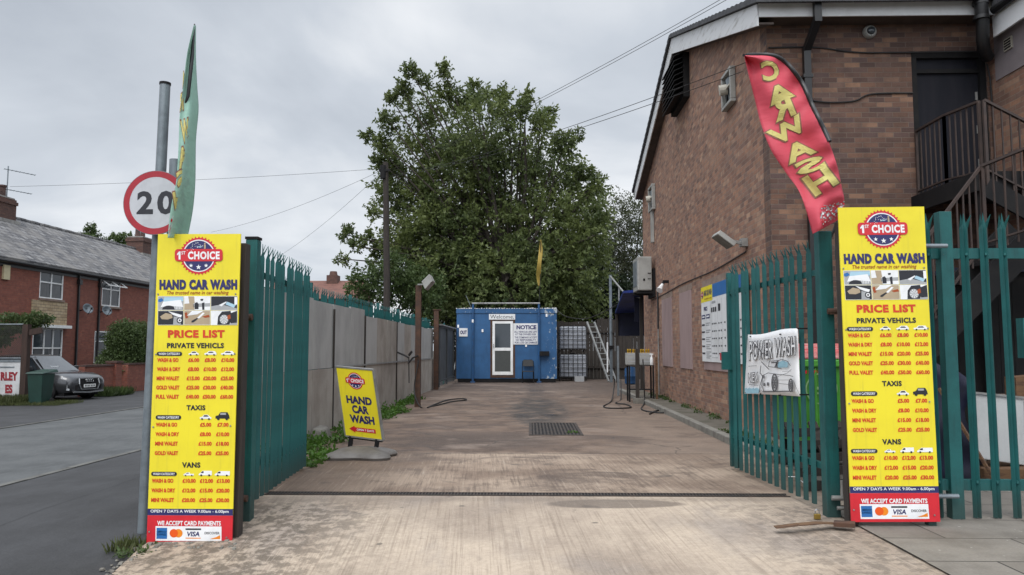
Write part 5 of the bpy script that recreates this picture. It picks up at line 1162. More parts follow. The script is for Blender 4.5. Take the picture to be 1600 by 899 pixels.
for k in range(-16, 36):
    for s_ in (1, -1):
        a = Vector((fx0+k*.075, yy, fm+.01 if s_ > 0 else ft-.01)); b = a+Vector((hh_, 0, hh_*s_)); ta = max(0, (fx0-a.x)/hh_); tb = min(1, (fx1-a.x)/hh_)
        if tb > ta: mb.bar(a.lerp(b, ta), a.lerp(b, tb), .007, .007)
mb.build('wire_mesh', 'chain', t)
t = thing('lettered_board', (fx1-.8, FY, -.3), 'white board with faded red painted letters standing in the verge grass', 'sign')
bx1 = AY(31, 590, FY).x; bt = AY(20, 566, FY).z
mb = MB(); mb.box(bx1-1.9, bx1, FY, FY+.04, -.4, bt); mb.build('board', weathered('white_board', (.56, .57, .58), (.42, .43, .43), 2, .6), t)
mb = MB(); mb.box(bx1-1.95, bx1+.02, FY-.02, FY+.08, bt+.003, bt+.08); mb.box(bx1-1.7, bx1-.2, FY-.012, FY-.001, bt-.19, bt-.15); mb.build('top_batten', 'galv', t)
f = lambda a, b, d: AY(a, b, FY-.005-d)
mb = MB(); mb.closed = False; text(mb, 'RLEY', 1, 581.5, 28, 595, f, .001, .06); text(mb, 'ES', 8, 601, 19.5, 615, f, .001, .06); mb.build('lettering', plain('faded_red_paint', (.26, .02, .03), .6), t)
P_, D_, L_, W_ = twigs([((fx1-.9, FY+.6, ft+.05), (1.1, .4, .28)), ((fx1+.1, FY+.6, ft+.2), (.6, .3, .2)), ((fx1-1.3, FY+.5, ft-.35), (.7, .3, .45))], 900, (.15, .4), 9, .11, .1, .3, .5)
tag(leafmesh('climbing_plant', P_, D_, L_, W_, 'leafmid', origin=(fx1-.8, FY+.6, ft)), 'leafy climber trailing over the top of the chain link panel', 'plant')
# wheelie bin on the verge
BY = 24.5; bl, br = AY(50, 600, BY).x, AY(74, 600, BY).x; bc = (bl+br)/2; w_ = (br-bl)/2; bz = AY(60, 584, BY).z
t = thing('wheelie_bin', (bc, BY, -.42), 'dark green wheelie bin on the verge in front of the grey car', 'bin')
mb = MB(); k_ = w_*.82; mb.hexa([(bc-k_, BY-.2, -.36), (bc+k_, BY-.2, -.36), (bc+k_, BY+.3, -.36), (bc-k_, BY+.3, -.36), (bc-w_, BY-.27, bz), (bc+w_, BY-.27, bz), (bc+w_, BY+.4, bz), (bc-w_, BY+.4, bz)]); mb.build('bin_body', 'darkgreen', t, bevel=.02)
mb = MB(); w2 = w_+.045; mb.hexa([(bc-w2, BY-.32, bz+.002), (bc+w2, BY-.32, bz+.002), (bc+w2, BY+.5, bz+.04), (bc-w2, BY+.5, bz+.04), (bc-w_, BY-.28, bz+.05), (bc+w_, BY-.28, bz+.05), (bc+w_, BY+.48, bz+.13), (bc-w_, BY+.48, bz+.13)]); mb.build('bin_lid', 'darkgreen', t, bevel=.012)
for x in (bc-k_-.06, bc+k_+.01): mb = MB(); mb.tube([(x, BY+.28, -.32), (x+.05, BY+.28, -.32)], .10, 16); mb.build('wheel', 'rubber', t)
# ------------------------------------------------------------------ the grey car
def car():
    t = thing('parked_car', (-17.72, 27.5, -.42), 'dark grey SUV parked nose out on the drive of the left terraced house', 'car')
    X0 = Matrix.Translation((-17.72, 27.5, -.42)) @ Matrix.Rotation(R(-14), 4, 'Z')
    def loft(rings, name, mat, caps=True, bevel=0):
        mb = MB(); mb.x = X0; I = [[mb.V(p) for p in r_] for r_ in rings]; n = len(rings[0])
        for a, b in zip(I, I[1:]):
            for j in range(n): mb.F(a[j], a[(j+1) % n], b[(j+1) % n], b[j])
        if caps: mb.F(*I[0][::-1]); mb.F(*I[-1])
        return mb.build(name, mat, t, smooth=True, bevel=bevel)
    def ring(x, w, zb, zs, zt, in_=.10):      # lower body section
        return [(x, -w*.86, zb), (x, -w, zb+.14), (x, -w*1.0, zs), (x, -w+in_*.6, zt-.05), (x, -w+in_*2.2, zt), (x, 0, zt+.015), (x, w-in_*2.2, zt), (x, w-in_*.6, zt-.05), (x, w*1.0, zs), (x, w, zb+.14), (x, w*.86, zb)]
    body = loft([ring(-2.15, .78, .42, .75, .98), ring(-2.05, .86, .28, .78, 1.02), ring(-1.3, .91, .25, .80, 1.04), ring(0, .915, .24, .80, 1.03), ring(.75, .915, .24, .80, 1.02), ring(1.15, .91, .24, .79, .99), ring(1.7, .89, .25, .74, .93), ring(2.0, .84, .27, .68, .86), ring(2.14, .76, .30, .62, .78), ring(2.19, .68, .36, .56, .70)], 'body', 'carpaint')
    def gr(x, w, z, wt, zt): return [(x, -w, z), (x, -wt, zt-.06), (x, -wt+.14, zt), (x, wt-.14, zt), (x, wt, zt-.06), (x, w, z)]
    mb = MB(); mb.x = X0
    base = [(-2.0, .80, 1.0), (-1.2, .84, 1.02), (0.2, .84, 1.01), (1.0, .80, .98)]; roof = [(-1.55, .62, 1.5), (-1.0, .66, 1.575), (-.1, .66, 1.585), (.3, .62, 1.53)]
    for (xb, wb, zb), (xt, wt, zt), nm in zip(base, roof, 'abcd'): pass
    rings = [[(xb, -wb, zb), (xt, -wt, zt-.05), (xt, -wt+.14, zt), (xt, wt-.14, zt), (xt, wt, zt-.05), (xb, wb, zb)] for (xb, wb, zb), (xt, wt, zt) in zip(base, roof)]
    loft(rings, 'cabin', 'carpaint')
    def patch(name, pts, mat, push=.006, n=(0, 0, 1)):
        mb = MB(); mb.x = X0; mb.closed = False; N_ = Vector(n)*push; mb.face([Vector(p)+N_ for p in pts]); return mb.build(name, mat, t, solid=.006)
    patch('windscreen', [(.985, -.70, 1.0), (.985, .70, 1.0), (.33, .52, 1.515), (.33, -.52, 1.515)], plain('windscreen_glass', (.12, .13, .14), .08), .012, (.6, 0, .8))
    mbp = MB(); mbp.x = X0; mbp.box(.80, .83, -.30, .02, 1.12, 1.18); mbp.build('parking_permit', 'pwhite', t)
    for s_ in (-1, 1):
        patch('side_window', [(.80, s_*.825, 1.035), (.30, s_*.655, 1.47), (-.35, s_*.68, 1.52), (-.38, s_*.845, 1.035)], 'glass', .014, (0, s_, .2))
        patch('side_window', [(-.45, s_*.845, 1.035), (-.42, s_*.68, 1.52), (-1.15, s_*.67, 1.51), (-1.55, s_*.83, 1.05)], 'glass', .014, (0, s_, .2))
        for xw in (-1.35, 1.28):
            mb = MB(); mb.x = X0; mb.lathe([(.40, -.02), (.405, .02), (.40, .03)], (xw, s_*.895, .37), 'Y', 32); mb.build('wheel_arch', 'black', t)
            mb = MB(); mb.x = X0; mb.lathe([(.22, -.1), (.33, -.1), (.35, -.07), (.35, .08), (.33, .105), (.23, .108), (.225, .09)], (xw, s_*.83 if s_ > 0 else s_*.84, .35), 'Y', 32) if s_ > 0 else mb.lathe([(.22, .1), (.33, .1), (.35, .07), (.35, -.08), (.33, -.105), (.23, -.108), (.225, -.09)], (xw, -.84, .35), 'Y', 32)
            wh = mb.build('wheel', 'rubber', t, smooth=True)
            mb = MB(); mb.x = X0; yy = s_*.945
            for k in range(10):
                a = k*math.pi/5; p = lambda r_, an: (xw+r_*math.cos(an), yy, .35+r_*math.sin(an)); mb.face([p(.05, a-.35), p(.235, a-.10), p(.235, a+.10), p(.05, a+.35)])
            mb.closed = False; mb.build('rim', 'chrome', wh, solid=.012)
        patch('headlight', [(1.93, s_*.80, .70), (2.10, s_*.60, .665), (2.11, s_*.56, .76), (1.83, s_*.83, .80)], plain('headlamp_lens', (.36, .38, .40), .1), .035, (.75, s_*.55, .25))
        patch('air_intake', [(2.09, s_*.74, .36), (2.19, s_*.50, .36), (2.20, s_*.48, .53), (2.10, s_*.74, .53)], 'black', .03, (.9, s_*.3, 0))
        patch('intake_blade', [(2.02, s_*.80, .36), (2.08, s_*.73, .35), (2.08, s_*.70, .56), (2.02, s_*.78, .56)], 'chrome', .05, (.8, s_*.5, 0))
        mb = MB(); mb.x = X0; mb.box(.52, .66, min(s_*.90, s_*1.1), max(s_*.90, s_*1.1), 1.02, 1.17); mb.build('wing_mirror', 'carpaint', t, bevel=.03)
    gpts = [(2.215, -.36, .38), (2.215, .36, .38), (2.21, .45, .56), (2.165, .42, .755), (2.165, -.42, .755), (2.21, -.45, .56)]
    patch('grille', gpts, 'black', .02, (1, 0, .1))
    mb = MB(); mb.x = X0; q = [Vector(p)+Vector((.026, 0, 0)) for p in gpts]
    for a, b in zip(q, q[1:]+q[:1]): mb.bar(a, b, .03, .03)
    mb.build('grille_surround', 'chrome', t)
    mb = MB(); mb.x = X0
    for k in range(4):
        yy = -.12+k*.08; mb.tube([(2.232, yy+.05*math.cos(a), .68+.05*math.sin(a)) for a in [i*math.pi/8 for i in range(17)]], .008, 6)
    mb.build('badge_rings', 'chrome', t)
    mb = MB(); mb.x = X0; mb.box(2.237, 2.25, -.26, .26, .44, .55); pl = mb.build('number_plate', 'plate', t)
    mb = MB(); mb.x = X0
    for k in range(7): mb.box(2.2505, 2.252, -.22+k*.064+(.02 if k > 3 else 0), -.185+k*.064+(.02 if k > 3 else 0), .465, .525)
    mb.build('plate_characters', 'ink', pl)
    mb = MB(); mb.x = X0; mb.bar((2.20, -.66, .30), (2.24, 0, .27), .06, .05); mb.bar((2.24, 0, .27), (2.20, .66, .30), .06, .05); mb.build('bumper_lip', 'chrome', t)
    mb = MB(); mb.x = X0; mb.box(-1.0, 1.9, -.75, .75, .16, .26); mb.build('underbody', 'black', t)
car()
# distant roof seen over the left wall
t = thing('distant_house', (-16.5, 62, 0), 'distant red roofed house with one chimney seen above the left wall', 'house')
mb = MB(); mb.box(-21, -14.2, 60, 68, -1, 5.3); mb.build('wall', 'brickred', t)
mb = MB(); mb.prism([(60-.4, 5.3), (64, 7.1), (68.4, 5.3)], lambda a, b, d: (d, a, b), -21.4, -13.8); mb.build('roof', 'redtile', t)
mb = MB(); mb.box(-16.9, -16.0, 63.2, 64.2, 6.4, 7.5); mb.lathe([(.35, 0), (.28, .35)], (-16.45, 63.7, 7.5)); mb.build('chimney', 'brickredx', t)

# ================================================================== site cabin at the end of the yard
CY = 31.4
cb = thing('site_cabin', (-.95, CY, 0), 'blue site cabin with peeling paint and white glazed door closing the yard', 'cabin')
x0, x1 = -3.0, 1.09; cz0, cz1 = .16, 3.06
dx0, dx1 = AY(767, 500, CY).x, AY(804, 500, CY).x; dzb, dzt = AY(785, 586, CY).z, AY(785, 502, CY).z
mb = MB(); 
mb.box(x0, dx0-.02, CY, CY+.06, cz0, 2.82); mb.box(dx1+.02, x1, CY, CY+.06, cz0, 2.82); mb.box(dx0-.02, dx1+.02, CY, CY+.06, dzt+.14, 2.82); mb.box(dx0-.02, dx1+.02, CY, CY+.06, cz0, dzb-.12)
mb.box(x0, x0+.06, CY+.061, CY+2.6, cz0, 2.82); mb.box(x1-.06, x1, CY+.061, CY+2.6, cz0, 2.82); mb.box(x0+.061, x1-.061, CY+2.54, CY+2.6, cz0, 2.82); mb.build('cabin_wall', 'cabin', cb)
mb = MB(); mb.box(x0-.02, x1+.02, CY-.03, CY+2.63, 2.823, 3.0); mb.box(x0+.05, x1-.05, CY+.1, CY+2.5, 3.0, 3.03); mb.build('roof', 'cabin', cb)
mb = MB()
for i in range(40): a = x0-.03+i*(x1-x0+.04)/40; mb.box(a, a+random.uniform(.04, .10), CY-.04, CY+.05, 3.001, 3.001+random.uniform(.012, .05))
mb.build('flaking_edge', 'oldwhite', cb)
mb = MB(); mb.box(x0+.05, x1-.05, CY+.02, CY+2.5, .02, .155); mb.build('skid', 'black', cb)
mb = MB()
for a, b in ((dx0-.02, dx0+.06), (dx1-.06, dx1+.02)): mb.box(a, b, CY-.02, CY+.05, dzb-.12, dzt+.14)
mb.box(dx0+.06, dx1-.06, CY-.02, CY+.05, dzt+.02, dzt+.14); mb.box(dx0+.06, dx1-.06, CY-.02, CY+.05, dzb-.12, dzb-.02)
dfm = mb.build('door_surround', 'rust', cb)
mb = MB(); a, b = dx0+.065, dx1-.065; zm = dzb+(dzt-dzb)*.485
for q in ((a, a+.10, dzb, dzt), (b-.10, b, dzb, dzt), (a+.10, b-.10, dzb, dzb+.13), (a+.10, b-.10, dzt-.10, dzt), (a+.10, b-.10, zm-.08, zm+.04)): mb.box(q[0], q[1], CY-.01, CY+.04, q[2], q[3])
dr = mb.build('door', 'upvc', cb)
mb = MB(); mb.box(a+.10, b-.10, CY+.01, CY+.02, zm+.04, dzt-.10); mb.build('upper_pane', 'glass', dr)
mb = MB(); mb.box(a+.10, b-.10, CY+.01, CY+.02, dzb+.13, zm-.08); mb.build('lower_pane', plain('grey_panel', (.06, .065, .062), .35), dr)
mb = MB(); mb.box(a+.03, a+.06, CY-.05, CY-.011, zm+.05, zm+.2); mb.build('handle', 'chrome', dr)
for px in (739, 842):
    q = AY(px, 500, CY-.1).x; mb = MB(); mb.tube([(q, CY-.09, .03), (q, CY-.09, 3.2)], .045, 10); mb.box(q-.09, q+.09, CY-.16, CY-.04, .0, .06); mb.build('scaffold_upright', 'bluepaint', cb)
qa, qb = AY(739, 500, CY-.1).x, AY(842, 500, CY-.1).x
mb = MB(); mb.tube([(qa-.05, CY-.09, 3.22), (qb+.05, CY-.09, 3.22)], .035, 10); mb.build('scaffold_rail', 'alu', cb)
mb = MB(); mb.box(AY(843, 550, CY).x, AY(858, 550, CY).x, CY-.22, CY-.005, AY(850, 556, CY).z, AY(850, 549, CY).z); mb.build('shelf_box', 'black', cb)
for px, py in ((754, 517), (739, 502), (822, 540), (716, 510), (854, 493)):
    p = AY(px, py, CY); mb = MB(); mb.box(p.x-.035, p.x+.035, CY-.03-(.12 if px == 739 else 0), CY-.004-(.12 if px == 739 else 0), p.z-.06, p.z+.06); mb.build('wall_fitting', 'pwhite', cb)
mb = MB(); mb.tube([(qa-.1, CY, 3.1), (qa-.3, CY, 3.55)], .012, 6); mb.build('whip_aerial', 'galv', cb)
def board(name, x0p, y0p, x1p, y1p, lines, label, col='navy', dep=.02, off=.03):
    a = AY(x0p, y0p, CY-.03); b = AY(x1p, y1p, CY-.03); t = thing(name, ((a.x+b.x)/2, CY-.04, b.z), label, 'sign')
    mb = MB(); mb.box(a.x, b.x, CY-.03, CY-.006, b.z, a.z); mb.build('board', 'white', t)
    f = lambda u, v, d: AY(u, v, CY-.031-d); mb = MB(); mb.closed = False
    for s_, q, o_ in lines: text(mb, s_, *q, f, .002, o_)
    mb.build('lettering', col, t); return t
board('welcome_sign', 764, 491, 805, 499.6, [('Welcome,', (766, 492.2, 803, 499), .0)], 'narrow white board reading Welcome above the cabin door', 'ink')
board('out_sign', 717.5, 513, 730.5, 526, [('OUT', (719, 516.5, 729.5, 522.5), .05)], 'small white OUT notice at the left end of the blue cabin')
board('notice_board', 802, 505.5, 841, 538.5, [('NOTICE', (807, 508.3, 838, 515), .05), ('ALL VEHICLES ARE LEFT', (803.5, 517.2, 839.5, 520.2), .02), ('AT THE OWNERS RISK', (805, 521.2, 838, 524.2), .02), ('THE COMPANY ACCEPT', (804, 526, 839, 529), .02), ('NO RESPONSIBILITY', (806, 530, 837.5, 533), .02), ('FOR LOSS OR DAMAGE', (804.5, 534, 839.5, 537), .02)], 'white NOTICE board right of the cabin door')
# folding chair
t = thing('folding_chair', (.02, 31.0, 0), 'black folding chair set against the cabin under the NOTICE board', 'chair')
c = AY(825, 580, 31.05).x; w = .23
mb = MB()
for s_ in (-1, 1):
    mb.tube([(c+s_*w, 30.85, .0), (c+s_*w, 31.12, .45), (c+s_*w*.95, 31.25, .86)], .013, 8); mb.tube([(c+s_*w*.9, 31.30, .0), (c+s_*w*.9, 30.88, .46)], .013, 8)
mb.tube([(c-w*.95, 31.25, .86), (c-w*.7, 31.27, .92), (c+w*.7, 31.27, .92), (c+w*.95, 31.25, .86)], .013, 8); mb.tube([(c-w, 30.93, .16), (c+w, 30.93, .16)], .01, 6); mb.build('chair_frame', 'black', t)
mb = MB(); mb.box(c-w, c+w, 30.85, 31.18, .45, .48); mb.build('seat', 'blackplastic', t, bevel=.01)
mb = MB(); mb.hexa([(c-w*.95, 31.20, .66), (c+w*.95, 31.20, .66), (c+w*.95, 31.22, .66), (c-w*.95, 31.22, .66), (c-w*.85, 31.25, .91), (c+w*.85, 31.25, .91), (c+w*.85, 31.27, .91), (c-w*.85, 31.27, .91)]); mb.build('backrest', 'blackplastic', t, bevel=.008)
# stacked water tanks
def tank(z, label):
    xa, xb = AY(874, 550, 33).x, AY(917, 550, 33).x; t = thing('water_tank', ((xa+xb)/2, 33.5, z), label, 'tank', 'caged white water tanks')
    mb = MB(); mb.box(xa+.03, xb-.03, 33.03, 34.0, z+.15, z+1.1); mb.build('tank_bottle', 'ibc', t, bevel=.06)
    mb = MB()
    for k in range(7): x = xa+(xb-xa)*k/6; mb.bar((x, 33.0, z+.13), (x, 33.0, z+1.12), .028, .025)
    for k in range(6): zz = z+.16+k*.19; mb.bar((xa, 32.975, zz), (xb, 32.975, zz), .025, .028); mb.bar((xa, 33.0, zz), (xa, 34.0, zz), .022, .022); mb.bar((xb, 33.0, zz), (xb, 34.0, zz), .022, .022)
    mb.build('cage', weathered('tank_cage_steel', (.05, .052, .056), (.03, .03, .03), 4, .5, .3), t)
    mb = MB(); mb.box(xa, xb, 33.0, 34.0, z+.10, z+.13)
    for k in range(3): mb.box(xa+k*(xb-xa-.12)/2, xa+k*(xb-xa-.12)/2+.12, 33.0, 34.0, z+.0, z+.098)
    mb.build('pallet', 'darkwood', t)
    mb = MB(); mb.lathe([(.11, 0), (.11, .06)], ((xa+xb)/2, 33.5, z+1.1)); mb.build('filler_cap', 'black', t)
tank(.02, 'lower caged water tank standing on the ground right of the cabin'); tank(1.22, 'upper caged water tank on top of the other tank')
# ladder, grey pole, lean-to
a, b = AY(917, 503, 33.4), AY(951, 596, 32.4); t = thing('ladder', (b.x, b.y, 0), 'aluminium ladder leaning beside the stacked water tanks', 'ladder')
a2 = Vector((.34, .25, 0)); 
mb = MB(); mb.bar(a, Vector((b.x, b.y, .01)), .08, .05); mb.build('ladder_rail', 'alu', t); mb = MB(); mb.bar(a+a2, Vector((b.x, b.y, .01))+a2, .08, .05); mb.build('ladder_rail', 'alu', t)
for k in range(1, 11): mb = MB(); p = a.lerp(Vector((b.x, b.y, .01)), k/11); mb.tube([p, p+a2], .02, 6); mb.build('rung', 'alu', t)
pz = AY(953.5, 430, 31.8); t = thing('steel_pole', (pz.x, 31.8, 0), 'tall grey steel pole with a diagonal brace between the tanks and the blue lean-to', 'pole')
mb = MB(); mb.tube([(pz.x, 31.8, 0), (pz.x, 31.8, pz.z)], .06, 10); mb.build('pole_shaft', 'galv', t)
mb = MB(); q = AY(983, 467, 29); mb.tube([(pz.x, 31.8, pz.z-.05), q], .035, 8); mb.build('brace', 'alu', t)
mb = MB(); mb.tube([AY(967, 448, 30.8), AY(967, 470, 30.8)], .03, 8); mb.build('brace_hanger', 'alu', t)
mb = MB(); mb.box(pz.x-.08, pz.x+.1, 31.66, 31.74, 1.35, 1.5); mb.build('switch_box', 'black', t)
mb = MB(); mb.bar(AY(949, 535, 31.5), AY(949, 582, 31.5), .05, .05); mb.build('marker_strip', 'pwhite', t)
t = thing('lean_to', (4.2, 28, 0), 'dark lean-to with a blue tarpaulin roof between the brick building and the back fence', 'shelter')
mb = MB(); mb.hexa([(3.05, 25.2, 3.18), (6.5, 25.2, 3.45), (6.5, 31.6, 3.0), (3.5, 31.6, 2.8), (3.05, 25.2, 3.26), (6.5, 25.2, 3.53), (6.5, 31.6, 3.08), (3.5, 31.6, 2.88)]); mb.build('roof', 'tarp', t)
mb = MB(); mb.hexa([(3.5, 31.55, 1.9), (6.5, 31.55, 1.9), (6.5, 31.6, 1.9), (3.5, 31.6, 1.9), (3.5, 31.55, 2.79), (6.5, 31.55, 2.99), (6.5, 31.6, 2.99), (3.5, 31.6, 2.79)]); mb.build('tarpaulin_side', 'darktarp', t); mb = MB(); mb.box(3.6, 6.5, 26.5, 26.55, 2.3, 3.2); mb.build('tarpaulin_side', 'darktarp', t)
for x, y in ((3.55, 31.5), (3.75, 26), (6.4, 31.5)): mb = MB(); mb.box(x-.05, x+.05, y-.05, y+.05, 0, 2.8 if y > 30 else 3.2); mb.build('shelter_post', 'darkwood', t)
t = thing('board_fence', (3, 35, 0), 'dark vertical board fence closing the yard behind the tanks', 'fence')
mb = MB()
for k in range(62): x = -3.4+k*.165; mb.box(x, x+.158, 35.0+.012*(k % 2), 35.025+.012*(k % 2), -.2, 2.6+random.uniform(-.06, .04)+(.15 if x > 3 else 0))
mb.build('boards', 'darkwood', t)
mb = MB(); mb.box(-3.4, 6.8, 34.93, 34.995, 2.1, 2.2); mb.box(-3.4, 6.8, 34.93, 34.995, .5, .6); mb.build('fence_rail', 'darkwood', t)
t = thing('brick_end_pier', (0, 0, 0), 'x', 'x') if False else None
# plastic bits by the tanks
for px, py, Y, s_, lb, mt in ((905, 593, 32.6, .13, 'small pale crate lying in front of the lower water tank', 'pgrey'), (985, 585, 30.0, .2, 'blue plastic drum lying by the lean-to', 'bluepaint')):
    p = AY(px, py, Y); t = thing('plastic_crate' if s_ < .15 else 'plastic_drum', (p.x, Y, 0), lb, 'crate' if s_ < .15 else 'drum'); mb = MB()
    if s_ < .15: mb.box(p.x-.2, p.x+.2, Y-.15, Y+.15, .0, .03); mb.box(p.x-.2, p.x+.2, Y-.15, Y-.13, .03, .22); mb.box(p.x-.2, p.x+.2, Y+.13, Y+.15, .03, .22); mb.box(p.x-.2, p.x-.18, Y-.13, Y+.13, .03, .22); mb.box(p.x+.18, p.x+.2, Y-.13, Y+.13, .03, .22)
    else: mb.lathe([(.16, 0), (.22, .04), (.22, .28), (.235, .3), (.235, .34), (.22, .36), (.22, .6), (.16, .66), (.06, .68)], (p.x, Y, 0), 'Z', 24)
    mb.build('crate_shell' if s_ < .15 else 'drum_shell', mt, t, smooth=s_ > .15)
# ================================================================== A-frame pavement sign
ab = thing('swing_sign', (-2.1, 9.75, 0), 'yellow pavement sign leaning on a grey moulded base beside the left wall', 'sign')
bx, by = -2.12, 9.72
mb = MB(); n = 48; m_ = 7; prev = None
for j in range(m_+1):
    s_ = j/m_; row = []
    for i in range(n):
        a = 2*math.pi*i/n; lob = 1+.12*math.cos(4*(a-.75)); rr = .42*[1.0, 1.03, .99, .86, .66, .44, .24, .10][j]*lob**(1.6*(1-s_)+.2); zz = [0, .03, .05, .075, .10, .12, .132, .136][j]
        if j == 0: rr *= .98
        row.append(mb.V((bx+rr*math.cos(a)*1.02, by+rr*math.sin(a)*.80, zz+.016*math.cos(4*(a-.75))*(s_ > .2)*(1-s_))))
    if prev:
        for i in range(n): mb.F(prev[i], prev[(i+1) % n], row[(i+1) % n], row[i])
    else: mb.F(*row[::-1])
    prev = row
mb.F(*prev); mb.build('water_base', 'greyplastic', ab, smooth=True)
TL, TR, BL = AY(525, 574.5, 9.86), AY(581.5, 579.5, 9.70), AY(540, 680, 9.92); BR = TR+BL-TL
nrm = (TR-TL).cross(BL-TL).normalized()
if nrm.y > 0: nrm = -nrm
fb = lambda u, v, d: (TL.lerp(TR, u)).lerp(BL.lerp(BR, u), v)+nrm*d
mb = MB(); q = [(-.0, -.0), (1, 0), (1, 1), (0, 1)]; mb.prism(q, fb, -.035, .0); mb.build('panel', 'yellow', ab)
mb = MB()
for a, b in (((-.01, -.012), (1.02, -.012)), ((1.02, -.012), (1.02, 1.012)), ((1.02, 1.012), (-.01, 1.012)), ((-.01, 1.012), (-.01, -.012))): mb.bar(fb(*a, -.017), fb(*b, -.017), .02, .044, nrm)
mb.build('panel_frame', 'alu', ab)
mb = MB(); mb.closed = False
asp = (BL-TL).length/(TR-TL).length
fbb = lambda a, b, d: fb(a, b/asp, d)
badge(mb, .49, .29, .22, fbb, .0015, .001)
mb.cur = IX['navy']
text(mb, 'HAND', .17, .40*asp, .87, .515*asp, fbb, .002, .05); text(mb, 'CAR', .29, .535*asp, .745, .655*asp, fbb, .002, .05); text(mb, 'WASH', .19, .68*asp, .865, .80*asp, fbb, .002, .05)
mb.cur = IX['red']; y_ = .895*asp; mb.poly([(.13, y_), (.29, y_-.085), (.29, y_-.05), (.86, y_-.05), (.86, y_+.05), (.29, y_+.05), (.29, y_+.085)], fbb, .002)
mb.cur = IX['pwhite']; text(mb, 'OPEN 7 DAYS', .34, y_-.026, .82, y_+.026, fbb, .003, .03)
mb.build('lettering', SM, ab)
mb = MB()
for u in (.14, .86): p = fb(u, 1.01, -.02); mb.bar(p, (p.x-.02, p.y+.0, .09), .05, .05)
p, q = fb(.05, 1.03, -.02), fb(.98, 1.03, -.02); mb.bar(p, q, .03, .03); mb.build('spring_mount', 'black', ab)

# ================================================================== green waste container and clutter on the right
t = thing('waste_container', (3.4, 8.7, 0), 'large green wheeled waste container with a red lid behind the right gate', 'bin')
xa, xb, ya, yb = 2.84, 4.12, 8.35, 9.35
mb = MB(); mb.hexa([(xa+.10, ya+.1, .32), (xb-.10, ya+.1, .32), (xb-.10, yb-.1, .32), (xa+.10, yb-.1, .32), (xa, ya, 1.22), (xb, ya, 1.22), (xb, yb, 1.22), (xa, yb, 1.22)]); mb.box(xa-.03, xb+.03, ya-.03, ya-.002, 1.16, 1.24)
for k in range(3): x = xa+.2+k*.42; mb.box(x, x+.03, ya-.012, ya+.06, .5, 1.15)
mb.build('container_body', 'greenbin', t, bevel=.015)
mb = MB(); mb.hexa([(xa-.02, ya-.03, 1.245), (xb+.02, ya-.03, 1.245), (xb+.02, yb, 1.25), (xa-.02, yb, 1.25), (xa, ya, 1.345), (xb, ya, 1.345), (xb, yb-.05, 1.42), (xa, yb-.05, 1.42)]); mb.build('lid', 'binred', t, bevel=.02)
mb = MB()
for x in (xa+.15, xb-.15):
    for y in (ya+.2, yb-.2): mb.tube([(x-.03, y, .11), (x+.03, y, .11)], .10, 14); mb.box(x-.04, x+.04, y-.03, y+.03, .2, .33)
mb.build('castor', 'rubber', t)
f = lambda a, b, d: Vector((a, ya-.002+(1.22-b)*.11-d-.004, b))
mb = MB(); mb.closed = False; n = 30
for i in range(n):
    a0, a1 = 2*math.pi*i/n, 2*math.pi*(i+1)/n; mb.poly([(3.12+math.cos(a)*r_, .93+math.sin(a)*r_) for a, r_ in ((a0, .17), (a1, .17), (a1, .155), (a0, .155))], f, .016)
mb.rect(3.04, .92, 3.2, .95, f, .016); mb.rect(3.06, .87, 3.18, .89, f, .016); mb.build('logo_ring', plain('pale_green_print', (.25, .42, .2)), t)
mb = MB(); mb.closed = False
for k in range(7): mb.rect(2.93+k*.05, 1.09, 2.965+k*.05, 1.125, f, .016)
mb.build('warning_strip', 'red', t)
def thing1(name, mbx, mat, label, cat, org, **k): return tag(mbx.build(name, mat, origin=org, **k), label, cat)
# broken pallets and steel under the container
t = thing('wooden_pallet', (2.75, 7.9, 0), 'broken wooden pallet leaning low behind the right gate', 'pallet')
mb = MB()
for k in range(5): mb.bar((2.62, 7.5+k*.14, .05+k*.11), (3.4, 7.75+k*.14, .05+k*.11), .02, .09)
for k in range(3): mb.bar((2.7+k*.28, 7.55+k*.08, .02), (2.7+k*.28, 8.2+k*.08, .58), .09, .03)
mb.build('slats', 'darkwood', t)
t = thing('metal_panel', (4.85, 8.2, 0), 'white metal appliance panel leaning behind the right fence', 'panel')
a, b, c_, d_ = AY(1520, 615, 8.0), AY(1600, 623, 8.1), AY(1603, 728, 8.0), AY(1524, 716, 7.9)
mb = MB(); o = Vector((.02, .10, .0)); mb.hexa([d_, c_, c_+o, d_+o, a, b, b+o, a+o]); mb.build('panel_face', weathered('dull_white_enamel', (.42, .43, .43), (.33, .34, .34), 2, .5), t, bevel=.01)
mb = MB(); mb.bar(a+Vector((0, -.01, .01)), b+Vector((0, -.01, .01)), .02, .02); mb.build('panel_lip', 'alu', t)
mb = MB(); mb.box(4.5, 5.6, 7.85, 8.4, .013, .17); thing1('timber_stack', mb, 'plank', 'low stack of rough timber under the white panel behind the right fence', 'timber', (5, 8.1, 0), bevel=.01)
t = thing('trestle_table', (5.6, 8.6, 0), 'pale work table edge showing through the right fence', 'table')
mb = MB(); mb.box(5.1, 6.6, 8.3, 9.0, .80, .84); mb.build('tabletop', 'lintel', t); mb = MB()
for x in (5.2, 6.5): mb.box(x-.03, x+.03, 8.35, 8.41, .013, .80); mb.box(x-.03, x+.03, 8.89, 8.95, .013, .80)
mb.build('table_legs', 'darkwood', t)
mb = MB(); mb.hexa([(5.2, 8.4, .842), (5.4, 8.4, .842), (5.4, 8.6, .842), (5.2, 8.6, .842), (5.2, 8.4, 1.05), (5.4, 8.4, 1.07), (5.4, 8.6, 1.07), (5.2, 8.6, 1.05)]); thing1('cardboard_box', mb, 'plank', 'small brown carton on the work table behind the right fence', 'box', (5.3, 8.5, .84))
mb = MB(); mb.closed = False; n, k_ = 14, 10; g = []
